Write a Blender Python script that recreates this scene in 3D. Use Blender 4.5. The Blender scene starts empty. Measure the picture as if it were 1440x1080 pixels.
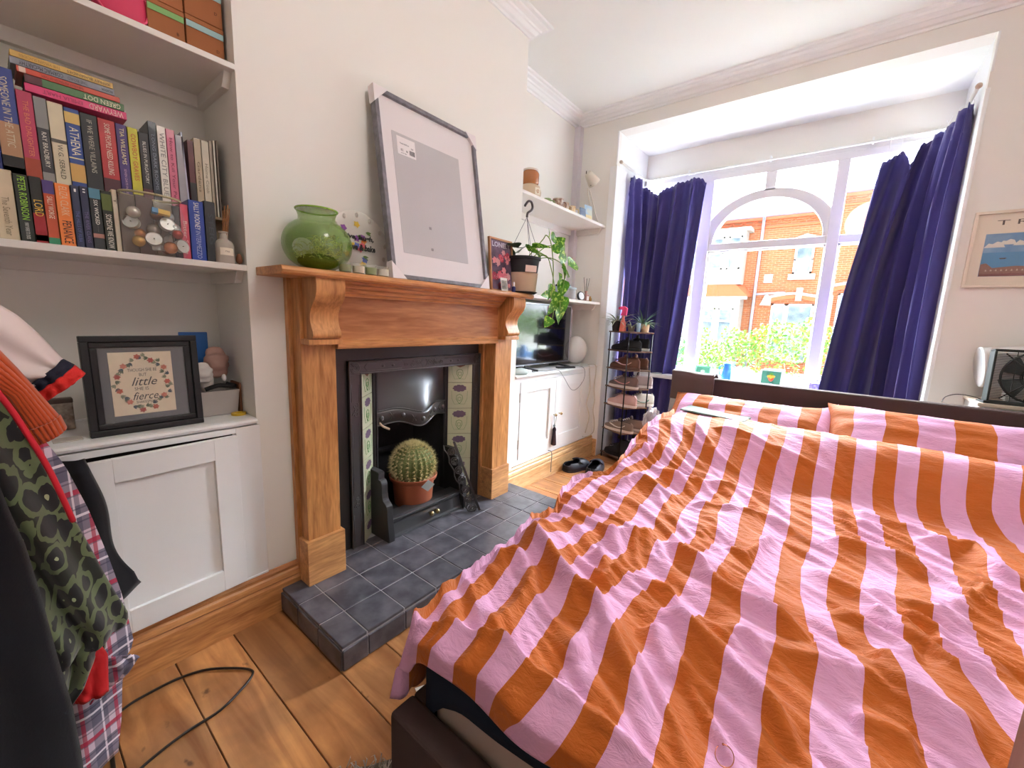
import bpy, bmesh, math, random
import numpy as np
from mathutils import Vector, Matrix, Euler, noise
PI = math.pi
R = random.Random(7)
C = bpy.context.scene.collection
ORG = {}

# ------------------------------------------------------------------ materials
def srgb(h):
    if isinstance(h, str):
        h = h.lstrip('#'); c = [int(h[i:i+2], 16)/255 for i in (0, 2, 4)]
    else: c = list(h)
    return tuple(((v/12.92) if v <= .04045 else ((v+.055)/1.055)**2.4) for v in c) + (1,)
MC = {}
def new_mat(name):
    m = bpy.data.materials.new(name); m.use_nodes = True
    return m, m.node_tree, m.node_tree.nodes['Principled BSDF']
def link(nt, a, ao, b, bi): nt.links.new(a.outputs[ao], b.inputs[bi])
def add_bump(nt, b, scale, strength, dist=.002, detail=4, stretch=None, coord='Object'):
    tc = nt.nodes.new('ShaderNodeTexCoord'); n = nt.nodes.new('ShaderNodeTexNoise')
    n.inputs['Scale'].default_value = scale; n.inputs['Detail'].default_value = detail
    if stretch:
        mp = nt.nodes.new('ShaderNodeMapping'); mp.inputs['Scale'].default_value = stretch
        link(nt, tc, coord, mp, 'Vector'); link(nt, mp, 'Vector', n, 'Vector')
    else: link(nt, tc, coord, n, 'Vector')
    bp = nt.nodes.new('ShaderNodeBump'); bp.inputs['Strength'].default_value = strength; bp.inputs['Distance'].default_value = dist
    link(nt, n, 'Fac', bp, 'Height'); link(nt, bp, 'Normal', b, 'Normal')
    return n
def mat(col, rough=.6, metal=0, bump=0, bscale=60, bdist=.002, emit=0, alpha=1, trans=0, spec=.5, vary=0, vscale=8, col2=None, stretch=None, sheen=0, coat=0, name=None):
    key = (str(col), rough, metal, bump, bscale, bdist, emit, alpha, trans, spec, vary, vscale, str(col2), stretch, sheen, coat)
    if key in MC: return MC[key]
    m, nt, b = new_mat(name or 'surface')
    c = srgb(col); b.inputs['Base Color'].default_value = c
    b.inputs['Roughness'].default_value = rough; b.inputs['Metallic'].default_value = metal
    b.inputs['Specular IOR Level'].default_value = spec
    if trans: b.inputs['Transmission Weight'].default_value = trans; b.inputs['IOR'].default_value = 1.45
    if alpha < 1: b.inputs['Alpha'].default_value = alpha
    if sheen: b.inputs['Sheen Weight'].default_value = sheen
    if coat: b.inputs['Coat Weight'].default_value = coat
    if emit: b.inputs['Emission Color'].default_value = c; b.inputs['Emission Strength'].default_value = emit
    if bump: add_bump(nt, b, bscale, bump, bdist, stretch=stretch)
    if vary or col2:
        tc = nt.nodes.new('ShaderNodeTexCoord'); n = nt.nodes.new('ShaderNodeTexNoise'); n.inputs['Scale'].default_value = vscale
        n.inputs['Detail'].default_value = 5
        mp = nt.nodes.new('ShaderNodeMapping'); mp.inputs['Scale'].default_value = stretch or (1, 1, 1)
        link(nt, tc, 'Object', mp, 'Vector'); link(nt, mp, 'Vector', n, 'Vector')
        r = nt.nodes.new('ShaderNodeValToRGB'); r.color_ramp.elements[0].position = .35; r.color_ramp.elements[1].position = .68
        r.color_ramp.elements[0].color = c
        r.color_ramp.elements[1].color = srgb(col2) if col2 else tuple(min(1, v*(1+vary)) for v in c[:3])+(1,)
        link(nt, n, 'Fac', r, 'Fac'); link(nt, r, 'Color', b, 'Base Color')
    MC[key] = m
    return m
def wood(c1, c2, axis='y', scale=6, rough=.45, knots=True, coat=.1, name='wood', contrast=1.0):
    """long grain along the axis, dark knots and fine grain"""
    m, nt, b = new_mat(name)
    tc = nt.nodes.new('ShaderNodeTexCoord'); mp = nt.nodes.new('ShaderNodeMapping')
    s = {'x': (.12, 1, 1), 'y': (1, .12, 1), 'z': (1, 1, .12)}[axis]
    mp.inputs['Scale'].default_value = tuple(v*scale for v in s); link(nt, tc, 'Object', mp, 'Vector')
    n = nt.nodes.new('ShaderNodeTexNoise'); n.inputs['Scale'].default_value = 3; n.inputs['Detail'].default_value = 8; n.inputs['Distortion'].default_value = 1.2
    link(nt, mp, 'Vector', n, 'Vector')
    w = nt.nodes.new('ShaderNodeTexNoise'); w.inputs['Scale'].default_value = 22; w.inputs['Detail'].default_value = 5; w.inputs['Distortion'].default_value = .4
    link(nt, mp, 'Vector', w, 'Vector')
    mx = nt.nodes.new('ShaderNodeMath'); mx.operation = 'MULTIPLY_ADD'; mx.inputs[1].default_value = .55*contrast
    link(nt, w, 'Fac', mx, 0)
    sc = nt.nodes.new('ShaderNodeMath'); sc.operation = 'MULTIPLY'; sc.inputs[1].default_value = .62; link(nt, n, 'Fac', sc, 0); link(nt, sc, 0, mx, 2)
    r = nt.nodes.new('ShaderNodeValToRGB'); r.color_ramp.elements[0].position = .38; r.color_ramp.elements[1].position = .72
    r.color_ramp.elements[0].color = srgb(c1); r.color_ramp.elements[1].color = srgb(c2)
    link(nt, mx, 0, r, 'Fac'); out = r
    if knots:
        v = nt.nodes.new('ShaderNodeTexVoronoi'); v.inputs['Scale'].default_value = 1.0
        m2 = nt.nodes.new('ShaderNodeMapping'); k = {'x': (3.2, 9, 9), 'y': (9, 3.2, 9), 'z': (9, 9, 3.2)}[axis]
        m2.inputs['Scale'].default_value = k; link(nt, tc, 'Object', m2, 'Vector'); link(nt, m2, 'Vector', v, 'Vector')
        kr = nt.nodes.new('ShaderNodeValToRGB'); kr.color_ramp.elements[0].position = .045; kr.color_ramp.elements[1].position = .11
        kr.color_ramp.elements[0].color = (.55, .5, .45, 1); kr.color_ramp.elements[1].color = (0, 0, 0, 1)
        link(nt, v, 'Distance', kr, 'Fac')
        mix = nt.nodes.new('ShaderNodeMixRGB'); mix.inputs['Color2'].default_value = tuple(v*.35 for v in srgb(c1)[:3])+(1,)
        link(nt, kr, 'Color', mix, 'Fac'); link(nt, r, 'Color', mix, 'Color1'); out = mix
    link(nt, out, 'Color', b, 'Base Color')
    b.inputs['Roughness'].default_value = rough; b.inputs['Coat Weight'].default_value = coat; b.inputs['Coat Roughness'].default_value = .3
    bp = nt.nodes.new('ShaderNodeBump'); bp.inputs['Strength'].default_value = .25; bp.inputs['Distance'].default_value = .002
    link(nt, w, 'Fac', bp, 'Height'); link(nt, bp, 'Normal', b, 'Normal')
    return m

# ------------------------------------------------------------------ mesh builder
class MB:
    def __init__(s): s.v = []; s.f = []; s.uv = None
    def add(s, vs, fs):
        o = len(s.v); s.v += [tuple(p) for p in vs]; s.f += [tuple(i+o for i in f) for f in fs]; return s
    def box(s, x0, x1, y0, y1, z0, z1):
        if x0 > x1: x0, x1 = x1, x0
        if y0 > y1: y0, y1 = y1, y0
        if z0 > z1: z0, z1 = z1, z0
        return s.add([(x0,y0,z0),(x1,y0,z0),(x1,y1,z0),(x0,y1,z0),(x0,y0,z1),(x1,y0,z1),(x1,y1,z1),(x0,y1,z1)],
              [(0,3,2,1),(4,5,6,7),(0,1,5,4),(1,2,6,5),(2,3,7,6),(3,0,4,7)])
    def mbox(s, M, sx, sy, sz, c=(0,0,0)):
        vs = []
        for z in (-.5, .5):
            for x, y in ((-.5,-.5),(.5,-.5),(.5,.5),(-.5,.5)): vs.append(M @ Vector((c[0]+x*sx, c[1]+y*sy, c[2]+z*sz)))
        return s.add(vs, [(0,3,2,1),(4,5,6,7),(0,1,5,4),(1,2,6,5),(2,3,7,6),(3,0,4,7)])
    def prism(s, pts, axis, a, b):
        """closed 2D outline extruded between a and b along axis; pts are the other two coordinates in xyz order"""
        def P(p, t): return {'x': (t, p[0], p[1]), 'y': (p[0], t, p[1]), 'z': (p[0], p[1], t)}[axis]
        n = len(pts); vs = [P(p, a) for p in pts]+[P(p, b) for p in pts]
        fs = [(i, (i+1) % n, (i+1) % n+n, i+n) for i in range(n)]+[tuple(range(n))[::-1], tuple(range(n, 2*n))]
        return s.add(vs, fs)
    def strip(s, A, B, axis, a, b):
        """band between two outlines A and B (same length), extruded"""
        def P(p, t): return {'x': (t, p[0], p[1]), 'y': (p[0], t, p[1]), 'z': (p[0], p[1], t)}[axis]
        n = len(A)
        vs = [P(p, a) for p in A]+[P(p, a) for p in B]+[P(p, b) for p in A]+[P(p, b) for p in B]; fs = []
        for i in range(n-1):
            fs += [(i, i+1, n+i+1, n+i), (2*n+i, 3*n+i, 3*n+i+1, 2*n+i+1), (i, 2*n+i, 2*n+i+1, i+1), (n+i, n+i+1, 3*n+i+1, 3*n+i)]
        fs += [(0, n, 3*n, 2*n), (n-1, 3*n-1, 4*n-1, 2*n-1)]
        return s.add(vs, fs)
    def tube(s, path, r, n=8, cap=True, squash=1):
        P = [Vector(p) for p in path]; m = len(P); rs = r if isinstance(r, (list, tuple)) else [r]*m
        vs = []; up = Vector((0, 0, 1)); prev = None
        for i in range(m):
            t = (P[min(i+1, m-1)]-P[max(i-1, 0)]).normalized()
            if prev is None:
                a = up if abs(t.z) < .9 else Vector((1, 0, 0)); prev = t.cross(a).normalized()
            u = (prev-t*prev.dot(t)); u = u.normalized() if u.length > 1e-6 else t.orthogonal().normalized(); prev = u; w = t.cross(u)
            for k in range(n):
                an = 2*PI*k/n; vs.append(P[i]+u*math.cos(an)*rs[i]+w*math.sin(an)*rs[i]*squash)
        fs = [(i*n+k, i*n+(k+1) % n, (i+1)*n+(k+1) % n, (i+1)*n+k) for i in range(m-1) for k in range(n)]
        if cap: fs += [tuple(range(n))[::-1], tuple(range((m-1)*n, m*n))]
        return s.add(vs, fs)
    def lathe(s, prof, c=(0,0,0), n=32, M=None, closed=False):
        vs = []; M = M or Matrix.Identity(4)
        for r, z in prof:
            for k in range(n):
                a = 2*PI*k/n; vs.append(Vector(c)+M.to_3x3() @ Vector((r*math.cos(a), r*math.sin(a), z)))
        m = len(prof)
        fs = [(i*n+k, i*n+(k+1) % n, (i+1)*n+(k+1) % n, (i+1)*n+k) for i in range(m-1) for k in range(n)]
        if closed: fs += [((m-1)*n+k, (m-1)*n+(k+1) % n, (k+1) % n, k) for k in range(n)]
        else:
            if prof[0][0] > 1e-5: fs.append(tuple(range(n))[::-1])
            if prof[-1][0] > 1e-5: fs.append(tuple(range((m-1)*n, m*n)))
        return s.add(vs, fs)
    def ell(s, c, rx, ry, rz, n=16, m=10, M=None, fn=None):
        vs = []; M = (M or Matrix.Identity(4)).to_3x3()
        for i in range(m+1):
            t = -PI/2+PI*i/m
            for k in range(n):
                a = 2*PI*k/n; p = Vector((math.cos(t)*math.cos(a), math.cos(t)*math.sin(a), math.sin(t)))
                if fn: p = fn(p)
                vs.append(Vector(c)+M @ Vector((p.x*rx, p.y*ry, p.z*rz)))
        return s.add(vs, [(i*n+k, i*n+(k+1) % n, (i+1)*n+(k+1) % n, (i+1)*n+k) for i in range(m) for k in range(n)])
    def grid(s, fn, nu, nv, closeu=False):
        vs = [fn(i/nu, j/nv) for j in range(nv+1) for i in range(nu+1)]
        return s.add(vs, [(j*(nu+1)+i, j*(nu+1)+i+1, (j+1)*(nu+1)+i+1, (j+1)*(nu+1)+i) for j in range(nv) for i in range(nu)])
    def leaf(s, M, L, W, droop=.25, n=5):
        """a pointed blade of length L with a folded midrib"""
        vs = []; 
        for i in range(n+1):
            t = i/n; w = W*math.sin(PI*min(1, t**.75*.98+.02))*.5+.0005; y = L*t; z = -droop*L*t*t
            vs += [M @ Vector((-w, y, z+w*.35)), M @ Vector((0, y, z)), M @ Vector((w, y, z+w*.35))]
        fs = []
        for i in range(n):
            a = 3*i; fs += [(a, a+1, a+4, a+3), (a+1, a+2, a+5, a+4)]
        return s.add(vs, fs)
def link_mesh(name, me, m, parent=None, org=None):
    ob = bpy.data.objects.new(name, me); C.objects.link(ob)
    if m is not None and not me.materials: me.materials.append(m)
    if parent is not None: ob.parent = parent; ORG[ob.name] = ORG.get(parent.name, Vector((0,0,0)))
    elif org is not None: ob.location = org; ORG[ob.name] = Vector(org)
    return ob
def obj(name, mb, m, parent=None, smooth=False, bevel=0, org=None, solid=0, sub=0, uv=None, weld=False, segs=2, angle=None):
    """one mesh object; coordinates in mb are world coordinates"""
    o0 = ORG.get(parent.name, Vector((0,0,0))) if parent is not None else (Vector(org) if org is not None else Vector((0,0,0)))
    me = bpy.data.meshes.new(name); me.from_pydata([tuple(Vector(v)-o0) for v in mb.v], [], mb.f)
    bm = bmesh.new(); bm.from_mesh(me)
    if weld: bmesh.ops.remove_doubles(bm, verts=bm.verts, dist=1e-5)
    bmesh.ops.recalc_face_normals(bm, faces=bm.faces); bm.to_mesh(me); bm.free()
    if smooth:
        me.shade_smooth()
        if angle: me.set_sharp_from_angle(angle=angle)
    if uv:
        l = me.uv_layers.new(name='UVMap')
        for p in me.polygons:
            for li in p.loop_indices: l.data[li].uv = uv[me.loops[li].vertex_index]
    ob = link_mesh(name, me, m, parent, org)
    if solid: md = ob.modifiers.new('Solidify', 'SOLIDIFY'); md.thickness = solid; md.offset = 0
    if bevel: md = ob.modifiers.new('Bevel', 'BEVEL'); md.width = bevel; md.segments = segs; md.limit_method = 'ANGLE'; md.angle_limit = .7; md.harden_normals = False
    if sub: md = ob.modifiers.new('Subdivision', 'SUBSURF'); md.levels = sub; md.render_levels = sub
    return ob
def tag(o, label, cat, group=None, kind=None):
    if label: o['label'] = label
    if cat: o['category'] = cat
    if group: o['group'] = group
    if kind: o['kind'] = kind
    return o
def thing(name, label, cat, loc, group=None):
    o = bpy.data.objects.new(name, None); C.objects.link(o); o.location = loc; o.empty_display_size = .05
    ORG[o.name] = Vector(loc); return tag(o, label, cat, group)
def struct(name, mb, m, **k):
    o = obj(name, mb, m, **k); o['kind'] = 'structure'; return o
def frame(o, xdir, ydir):
    x = Vector(xdir).normalized(); y = Vector(ydir); y = (y-x*y.dot(x)).normalized(); z = x.cross(y)
    return Matrix(((x.x, y.x, z.x, o[0]), (x.y, y.y, z.y, o[1]), (x.z, y.z, z.z, o[2]), (0, 0, 0, 1)))
FONT = {}
def text(s, M, size, m, parent, name='lettering', ext=.0003, width=None, align='CENTER', bold=0, space=1.0, shear=0, height=None):
    """real lettering, converted to a mesh; M maps local x = reading direction, y = up of letters"""
    cu = bpy.data.curves.new('t', 'FONT'); cu.body = s; cu.size = size; cu.extrude = ext; cu.align_x = align; cu.align_y = 'CENTER'
    cu.offset = bold; cu.space_character = space; cu.shear = shear; cu.resolution_u = 2
    to = bpy.data.objects.new('t', cu); C.objects.link(to); bpy.context.view_layer.update()
    dg = bpy.context.evaluated_depsgraph_get(); me = bpy.data.meshes.new_from_object(to.evaluated_get(dg))
    bpy.data.objects.remove(to); bpy.data.curves.remove(cu)
    o0 = ORG.get(parent.name, Vector((0,0,0)))
    xs = [v.co.x for v in me.vertices] or [0]; w = max(xs)-min(xs); sx = (width/w) if width and w > 0 else 1
    ys = [v.co.y for v in me.vertices] or [0]; h = max(ys)-min(ys); sy = (height/h) if height and h > 0 else 1
    if width and not height: sy = min(1, sx)
    for v in me.vertices: v.co = M @ Vector((v.co.x*sx, v.co.y*sy, v.co.z))-o0
    me.materials.clear(); me.materials.append(m); me.name = name
    return link_mesh(name, me, m, parent)
def smooth_path(pts, n=6):
    out = []
    P = [Vector(p) for p in pts]
    for i in range(len(P)-1):
        p0 = P[max(i-1, 0)]; p1 = P[i]; p2 = P[i+1]; p3 = P[min(i+2, len(P)-1)]
        for k in range(n):
            t = k/n; out.append(.5*((2*p1)+(p2-p0)*t+(2*p0-5*p1+4*p2-p3)*t*t+(3*p1-p0-3*p2+p3)*t**3))
    out.append(P[-1]); return out

# ------------------------------------------------------------------ camera
H = 1.2
cd = bpy.data.cameras.new('camera'); cam = bpy.data.objects.new('camera', cd); C.objects.link(cam)
RT, UP, FW = Vector((.781191, .62308, .038894)), Vector((-.129012, .100165, .986571)), Vector((-.610817, .775718, -.158632))
cam.matrix_world = Matrix(((RT.x, UP.x, -FW.x, 0), (RT.y, UP.y, -FW.y, 0), (RT.z, UP.z, -FW.z, H), (0, 0, 0, 1)))
cd.sensor_width = 36; cd.lens = 577.7/1440*36; cd.clip_start = .02; cd.clip_end = 200
bpy.context.scene.camera = cam
# ------------------------------------------------------------------ the room
WALL = mat('#f1eee8', .85, bump=.12, bscale=90, bdist=.001, name='wall_paint')
CEIL = mat('#f4f6f2', .9, bump=.06, bscale=60, bdist=.001, name='ceiling_paint')
GLOSS = mat('#f6f7f7', .35, bump=.05, bscale=30, bdist=.001, name='white_gloss_paint')
UPVC = mat('#f0eff3', .3, name='window_paint')
BX, AX, RX = -1.645, -1.975, -1.985        # breast face, back of the left alcove, back of the right recess
Y0, Y1, YF, YB = .575, 2.12, 3.30, -1.15    # breast from Y0 to Y1, window wall, wall behind
ZC, XR = 2.88, 1.9
struct('wall_left', MB().box(-2.15, AX, YB-.1, Y0, 0, ZC).box(-2.15, RX, Y0, YF+.1, 0, ZC), WALL)
struct('wall_chimney_breast', MB().box(AX, BX, Y0, .865, 0, ZC).box(AX, BX, 1.865, Y1, 0, ZC).box(AX, BX, .865, 1.865, 1.05, ZC).box(AX, -1.95, .865, 1.865, 0, 1.05), WALL)
struct('wall_back', MB().box(-2.15, XR+.1, YB-.1, YB, 0, ZC), WALL)
struct('wall_right', MB().box(XR, XR+.1, YB, YF+.1, 0, ZC), WALL)
XL, XW, YW = -1.6, .42, 3.92               # bay opening
struct('wall_front', MB().box(RX, XL-.12, YF, YF+.12, 0, ZC).box(XW+.12, XR, YF, YF+.12, 0, ZC).box(XL-.12, XW+.12, YF, YF+.12, 2.715, ZC)
       .box(XL-.12, XL, YF, YF+.05, 0, 2.715).box(XW, XW+.12, YF, YF+.05, 0, 2.715), WALL)
struct('ceiling', MB().box(-2.15, XR+.1, YB-.1, YF+.12, ZC, ZC+.1), CEIL)
# the square bay: cheeks, soffit, apron and lintel
def cheek(x0, x1):
    return MB().box(x0, x1, YF+.05, 3.58, 0, 2.715).box(x0, x1, 3.58, 4.02, 0, .74).box(x0, x1, 3.58, 4.02, 2.43, 2.715).box(x0, x1, 3.90, 4.02, .74, 2.43)
struct('wall_bay_left', cheek(XL-.12, XL), GLOSS)
struct('wall_bay_right', cheek(XW, XW+.12), GLOSS)
struct('wall_bay_front', MB().box(XL, XW, 3.93, 4.03, 0, .74).box(XL, XW, 3.93, 4.03, 2.45, 2.715), WALL)
struct('ceiling_bay', MB().box(XL-.12, XW+.12, YF+.12, 4.03, 2.715, 2.80), CEIL)
# casings on the window wall beside the opening
struct('trim_1', MB().box(-1.655, XL, YF-.012, YF, 0, 2.452).box(XL-.005, XL+.006, YF-.012, 3.50, 0, 2.452).box(-1.61, XL, YF-.006, YF, 2.46, 2.715), GLOSS, bevel=.003)
struct('trim_2', MB().box(XW-.006, XW+.012, YF-.014, 3.50, 0, 2.452).box(XW, XW+.010, YF-.006, YF, 2.53, 2.715), GLOSS, bevel=.003)
# cornice with stepped mouldings
def sweep(path, prof, side=1):
    mb = MB(); n = len(path); m = len(prof); vs = []
    for i, p in enumerate(path):
        p = Vector(p); d0 = (p-Vector(path[i-1])).normalized() if i else None; d1 = (Vector(path[i+1])-p).normalized() if i < n-1 else None
        d0 = d0 or d1; d1 = d1 or d0; n0 = Vector((d0.y, -d0.x))*side; n1 = Vector((d1.y, -d1.x))*side
        b = (n0+n1); b = b/(b.length_squared/2) if b.length > 1e-6 else n0
        for d, z in prof: vs.append((p.x+b.x*d, p.y+b.y*d, z))
    fs = [(i*m+k, i*m+(k+1) % m, (i+1)*m+(k+1) % m, (i+1)*m+k) for i in range(n-1) for k in range(m)]
    fs += [tuple(range(m)), tuple(range((n-1)*m, n*m))[::-1]]
    return mb.add(vs, fs)
cp = [(0, ZC), (0, ZC-.072), (.010, ZC-.072), (.014, ZC-.060), (.028, ZC-.056), (.042, ZC-.040), (.050, ZC-.038), (.055, ZC-.028), (.078, ZC-.022), (.082, ZC-.012), (.10, ZC-.010), (.105, ZC)]
struct('trim_3', sweep([(AX, YB), (AX, Y0), (BX, Y0), (BX, Y1), (RX, Y1), (RX, YF), (XR, YF), (XR, YB)], cp), GLOSS)
# boxed pipe in the corner of the recess
struct('trim_4', MB().box(RX, RX+.055, YF-.055, YF, .82, ZC-.07), mat('#ddd6dc', .5))
# skirting
PINE = wood('#9a5a2c', '#d89a5e', 'y', 5, .42, coat=.25, name='pine_skirting')
PINE2 = wood('#c08850', '#ecc48c', 'y', 5, .42, coat=.2, name='light_pine_skirting')
bp = [(0, 0), (.022, 0), (.022, .115), (.017, .125), (.022, .132), (.016, .150), (.010, .156), (.012, .168), (.004, .182), (0, .182)]
struct('baseboard_left', sweep([(BX, YB), (BX, .700)], [(d+.004, z) for d, z in bp]), PINE)
struct('baseboard_recess', sweep([(BX-.008, Y1-.14), (BX-.008, YF)], bp), PINE2)
struct('baseboard_front', sweep([(BX-.01, YF), (-1.60, YF)], bp), PINE2)
# floorboards
def floor_mat():
    m, nt, b = new_mat('floorboards')
    g = nt.nodes.new('ShaderNodeNewGeometry'); tc = nt.nodes.new('ShaderNodeTexCoord'); off = nt.nodes.new('ShaderNodeVectorMath'); off.operation = 'MULTIPLY_ADD'
    cx = nt.nodes.new('ShaderNodeCombineXYZ'); link(nt, g, 'Random Per Island', cx, 'X'); link(nt, g, 'Random Per Island', cx, 'Z'); 
    off.inputs[1].default_value = (37, 0, 19); link(nt, cx, 0, off, 0); link(nt, tc, 'Object', off, 2)
    mp = nt.nodes.new('ShaderNodeMapping'); mp.inputs['Scale'].default_value = (.9, 9, 9); link(nt, off, 0, mp, 'Vector')
    n = nt.nodes.new('ShaderNodeTexNoise'); n.inputs['Scale'].default_value = 1.6; n.inputs['Detail'].default_value = 9; n.inputs['Distortion'].default_value = 1.5; link(nt, mp, 0, n, 'Vector')
    r = nt.nodes.new('ShaderNodeValToRGB'); e = r.color_ramp.elements; e[0].position = .3; e[1].position = .72; e[0].color = srgb('#9c6236'); e[1].color = srgb('#d69c66')
    link(nt, n, 'Fac', r, 'Fac')
    # worn patches and small dark dents
    n2 = nt.nodes.new('ShaderNodeTexNoise'); n2.inputs['Scale'].default_value = 5; n2.inputs['Detail'].default_value = 6; link(nt, off, 0, n2, 'Vector')
    r2 = nt.nodes.new('ShaderNodeValToRGB'); r2.color_ramp.elements[0].position = .42; r2.color_ramp.elements[1].position = .66; r2.color_ramp.elements[0].color = (.72, .70, .68, 1); r2.color_ramp.elements[1].color = (1.15, 1.1, 1.0, 1)
    link(nt, n2, 'Fac', r2, 'Fac')
    mul = nt.nodes.new('ShaderNodeMixRGB'); mul.blend_type = 'MULTIPLY'; mul.inputs['Fac'].default_value = 1; link(nt, r, 'Color', mul, 'Color1'); link(nt, r2, 'Color', mul, 'Color2')
    v = nt.nodes.new('ShaderNodeTexVoronoi'); v.inputs['Scale'].default_value = 13; m3 = nt.nodes.new('ShaderNodeMapping'); m3.inputs['Scale'].default_value = (.45, 1, 1)
    link(nt, off, 0, m3, 'Vector'); nz = nt.nodes.new('ShaderNodeTexNoise'); nz.inputs['Scale'].default_value = 30; link(nt, off, 0, nz, 'Vector')
    ad = nt.nodes.new('ShaderNodeMixRGB'); ad.inputs['Fac'].default_value = .03; link(nt, m3, 0, ad, 'Color1'); link(nt, nz, 'Color', ad, 'Color2'); link(nt, ad, 0, v, 'Vector')
    kr = nt.nodes.new('ShaderNodeValToRGB'); kr.color_ramp.elements[0].position = .06; kr.color_ramp.elements[1].position = .13; kr.color_ramp.elements[0].color = (.8, .8, .8, 1); kr.color_ramp.elements[1].color = (0, 0, 0, 1)
    link(nt, v, 'Distance', kr, 'Fac')
    mix = nt.nodes.new('ShaderNodeMixRGB'); mix.inputs['Color2'].default_value = srgb('#4a2a16'); link(nt, kr, 'Color', mix, 'Fac'); link(nt, mul, 'Color', mix, 'Color1')
    link(nt, mix, 'Color', b, 'Base Color'); b.inputs['Roughness'].default_value = .38; b.inputs['Coat Weight'].default_value = .25; b.inputs['Coat Roughness'].default_value = .25
    bpn = nt.nodes.new('ShaderNodeBump'); bpn.inputs['Strength'].default_value = .2; bpn.inputs['Distance'].default_value = .002; link(nt, n, 'Fac', bpn, 'Height'); link(nt, bpn, 0, b, 'Normal')
    return m
fm = MB(); y = .446-.1715*10
while y < 4.0:
    cuts = [-1.98, R.uniform(-.2, .6), 1.95] if R.random() < .5 else [-1.98, 1.95]
    for a, b2 in zip(cuts[:-1], cuts[1:]): fm.box(a+.0012, b2-.0012, y+.0016, y+.1715-.0016, -.02, 0)
    y += .1715
struct('floor', fm, floor_mat(), bevel=.0015, segs=1)
struct('floor_underlay', MB().box(-2.1, 2, YB, 4.03, -.05, -.0205), mat('#1d120b', .9))

# ------------------------------------------------------------------ bay window
GLASS, gnt, gb = new_mat('window_glass')
gnt.nodes.remove(gb); tr = gnt.nodes.new('ShaderNodeBsdfTransparent'); gl = gnt.nodes.new('ShaderNodeBsdfGlossy'); gl.inputs['Roughness'].default_value = .02
ms = gnt.nodes.new('ShaderNodeMixShader'); ms.inputs[0].default_value = .05; link(gnt, tr, 0, ms, 1); link(gnt, gl, 0, ms, 2); link(gnt, ms, 0, gnt.nodes['Material Output'], 0)
ZS, ZH = .75, 2.45
w = MB(); ya, yb = 3.90, 3.97
w.box(XL, XW, ya-.01, yb, 2.40, ZH); w.box(XL, XW, ya, yb, ZS, .81)
for x0, x1 in ((XL, -1.55), (-1.085, -.99), (-.176, -.104), (.37, XW)): w.box(x0, x1, ya-.012, yb, .81, 2.40)
for x0, x1 in ((-1.55, -1.085), (-.99, -.176), (-.104, .37)): w.box(x0, x1, ya-.005, yb, 1.83, 1.888)
cx0, zsp = -.583, 1.888
A_, B_ = [], []
for i in range(49):
    a = PI*i/48; ax, az = math.cos(a), math.sin(a)
    A_.append((cx0+.378*ax, zsp+.322*az)); ox = .47*ax; B_.append((cx0+max(-.407, min(.407, ox)), zsp+.39*az))
w.strip(A_, B_, 'y', ya-.004, yb)
w.box(cx0-.036, cx0+.036, ya-.004, yb, 2.262, 2.40)
wf = struct('window_1', w, UPVC, bevel=.004)
# beads round the glass and the panes
bd = MB()
for x0, x1 in ((-1.55, -1.085), (-.99, -.176), (-.104, .37)):
    for z0, z1 in ((.81, 1.83),):
        for q in ((x0, x0+.012, z0, z1), (x1-.012, x1, z0, z1), (x0, x1, z0, z0+.012), (x0, x1, z1-.012, z1)): bd.box(q[0], q[1], ya+.015, ya+.05, q[2], q[3])
bo = obj('glazing_bead', bd, mat('#ffffff', .3), wf)
pn = obj('glass_pane', MB().box(XL+.01, XW-.01, ya+.035, ya+.039, .80, 2.41), GLASS, wf)
for nm, xx, d in (('window_2', XL, -1), ('window_3', XW, 1)):
    s = MB(); a, b2 = (xx-.07, xx+.004) if d < 0 else (xx-.004, xx+.07)
    s.box(a, b2, 3.57, 3.61, .74, 2.44).box(a, b2, 3.865, 3.905, .74, 2.44).box(a, b2, 3.61, 3.865, 2.40, 2.44).box(a, b2, 3.61, 3.865, .74, .80).box(a, b2, 3.61, 3.865, 1.83, 1.885)
    so = struct(nm, s, UPVC, bevel=.004)
    obj('glass_pane', MB().box((a+b2)/2-.002, (a+b2)/2+.002, 3.60, 3.87, .79, 2.41), GLASS, so)
struct('trim_5', MB().box(XL, XW, 3.72, 3.93, .715, .752), UPVC, bevel=.006)   # window board
struct('trim_6', MB().box(XL+.012, XW, 3.905, 3.93, 2.452, 2.50), UPVC, bevel=.004)

# curtain rail round the bay
RAILP = [(XL+.03, 3.31, 2.478), (XL+.03, 3.80, 2.478), (XL+.05, 3.84, 2.478), (XL+.09, 3.86, 2.478), (XW-.09, 3.86, 2.478), (XW-.05, 3.84, 2.478), (XW-.03, 3.80, 2.478), (XW-.03, 3.31, 2.478)]
rail = thing('curtain_rail', 'thin white curtain rail bent round the inside of the bay above the window', 'curtain rail', (-.6, 3.86, 2.478))
obj('track', MB().tube(RAILP, .009, 6), mat('#efeeea', .35), rail, smooth=True)
for x, s1 in ((XL+.03, 1), (XW-.03, -1)):
    obj('end_stop', MB().lathe([(0, -.008), (.012, -.008), (.014, 0), (.012, .012), (0, .014)], (x, 3.31, 2.478), 14, Matrix.Rotation(PI/2, 4, 'X')), mat('#c9b7a6', .4), rail, smooth=True)
def bracket(p): return MB().box(p[0]-.006, p[0]+.006, p[1]-.002, p[1]+.05, p[2]-.006, p[2]+.03)
for x in (-1.2, -.6, 0): obj('bracket', bracket((x, 3.862, 2.478)), GLOSS, rail)

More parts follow.
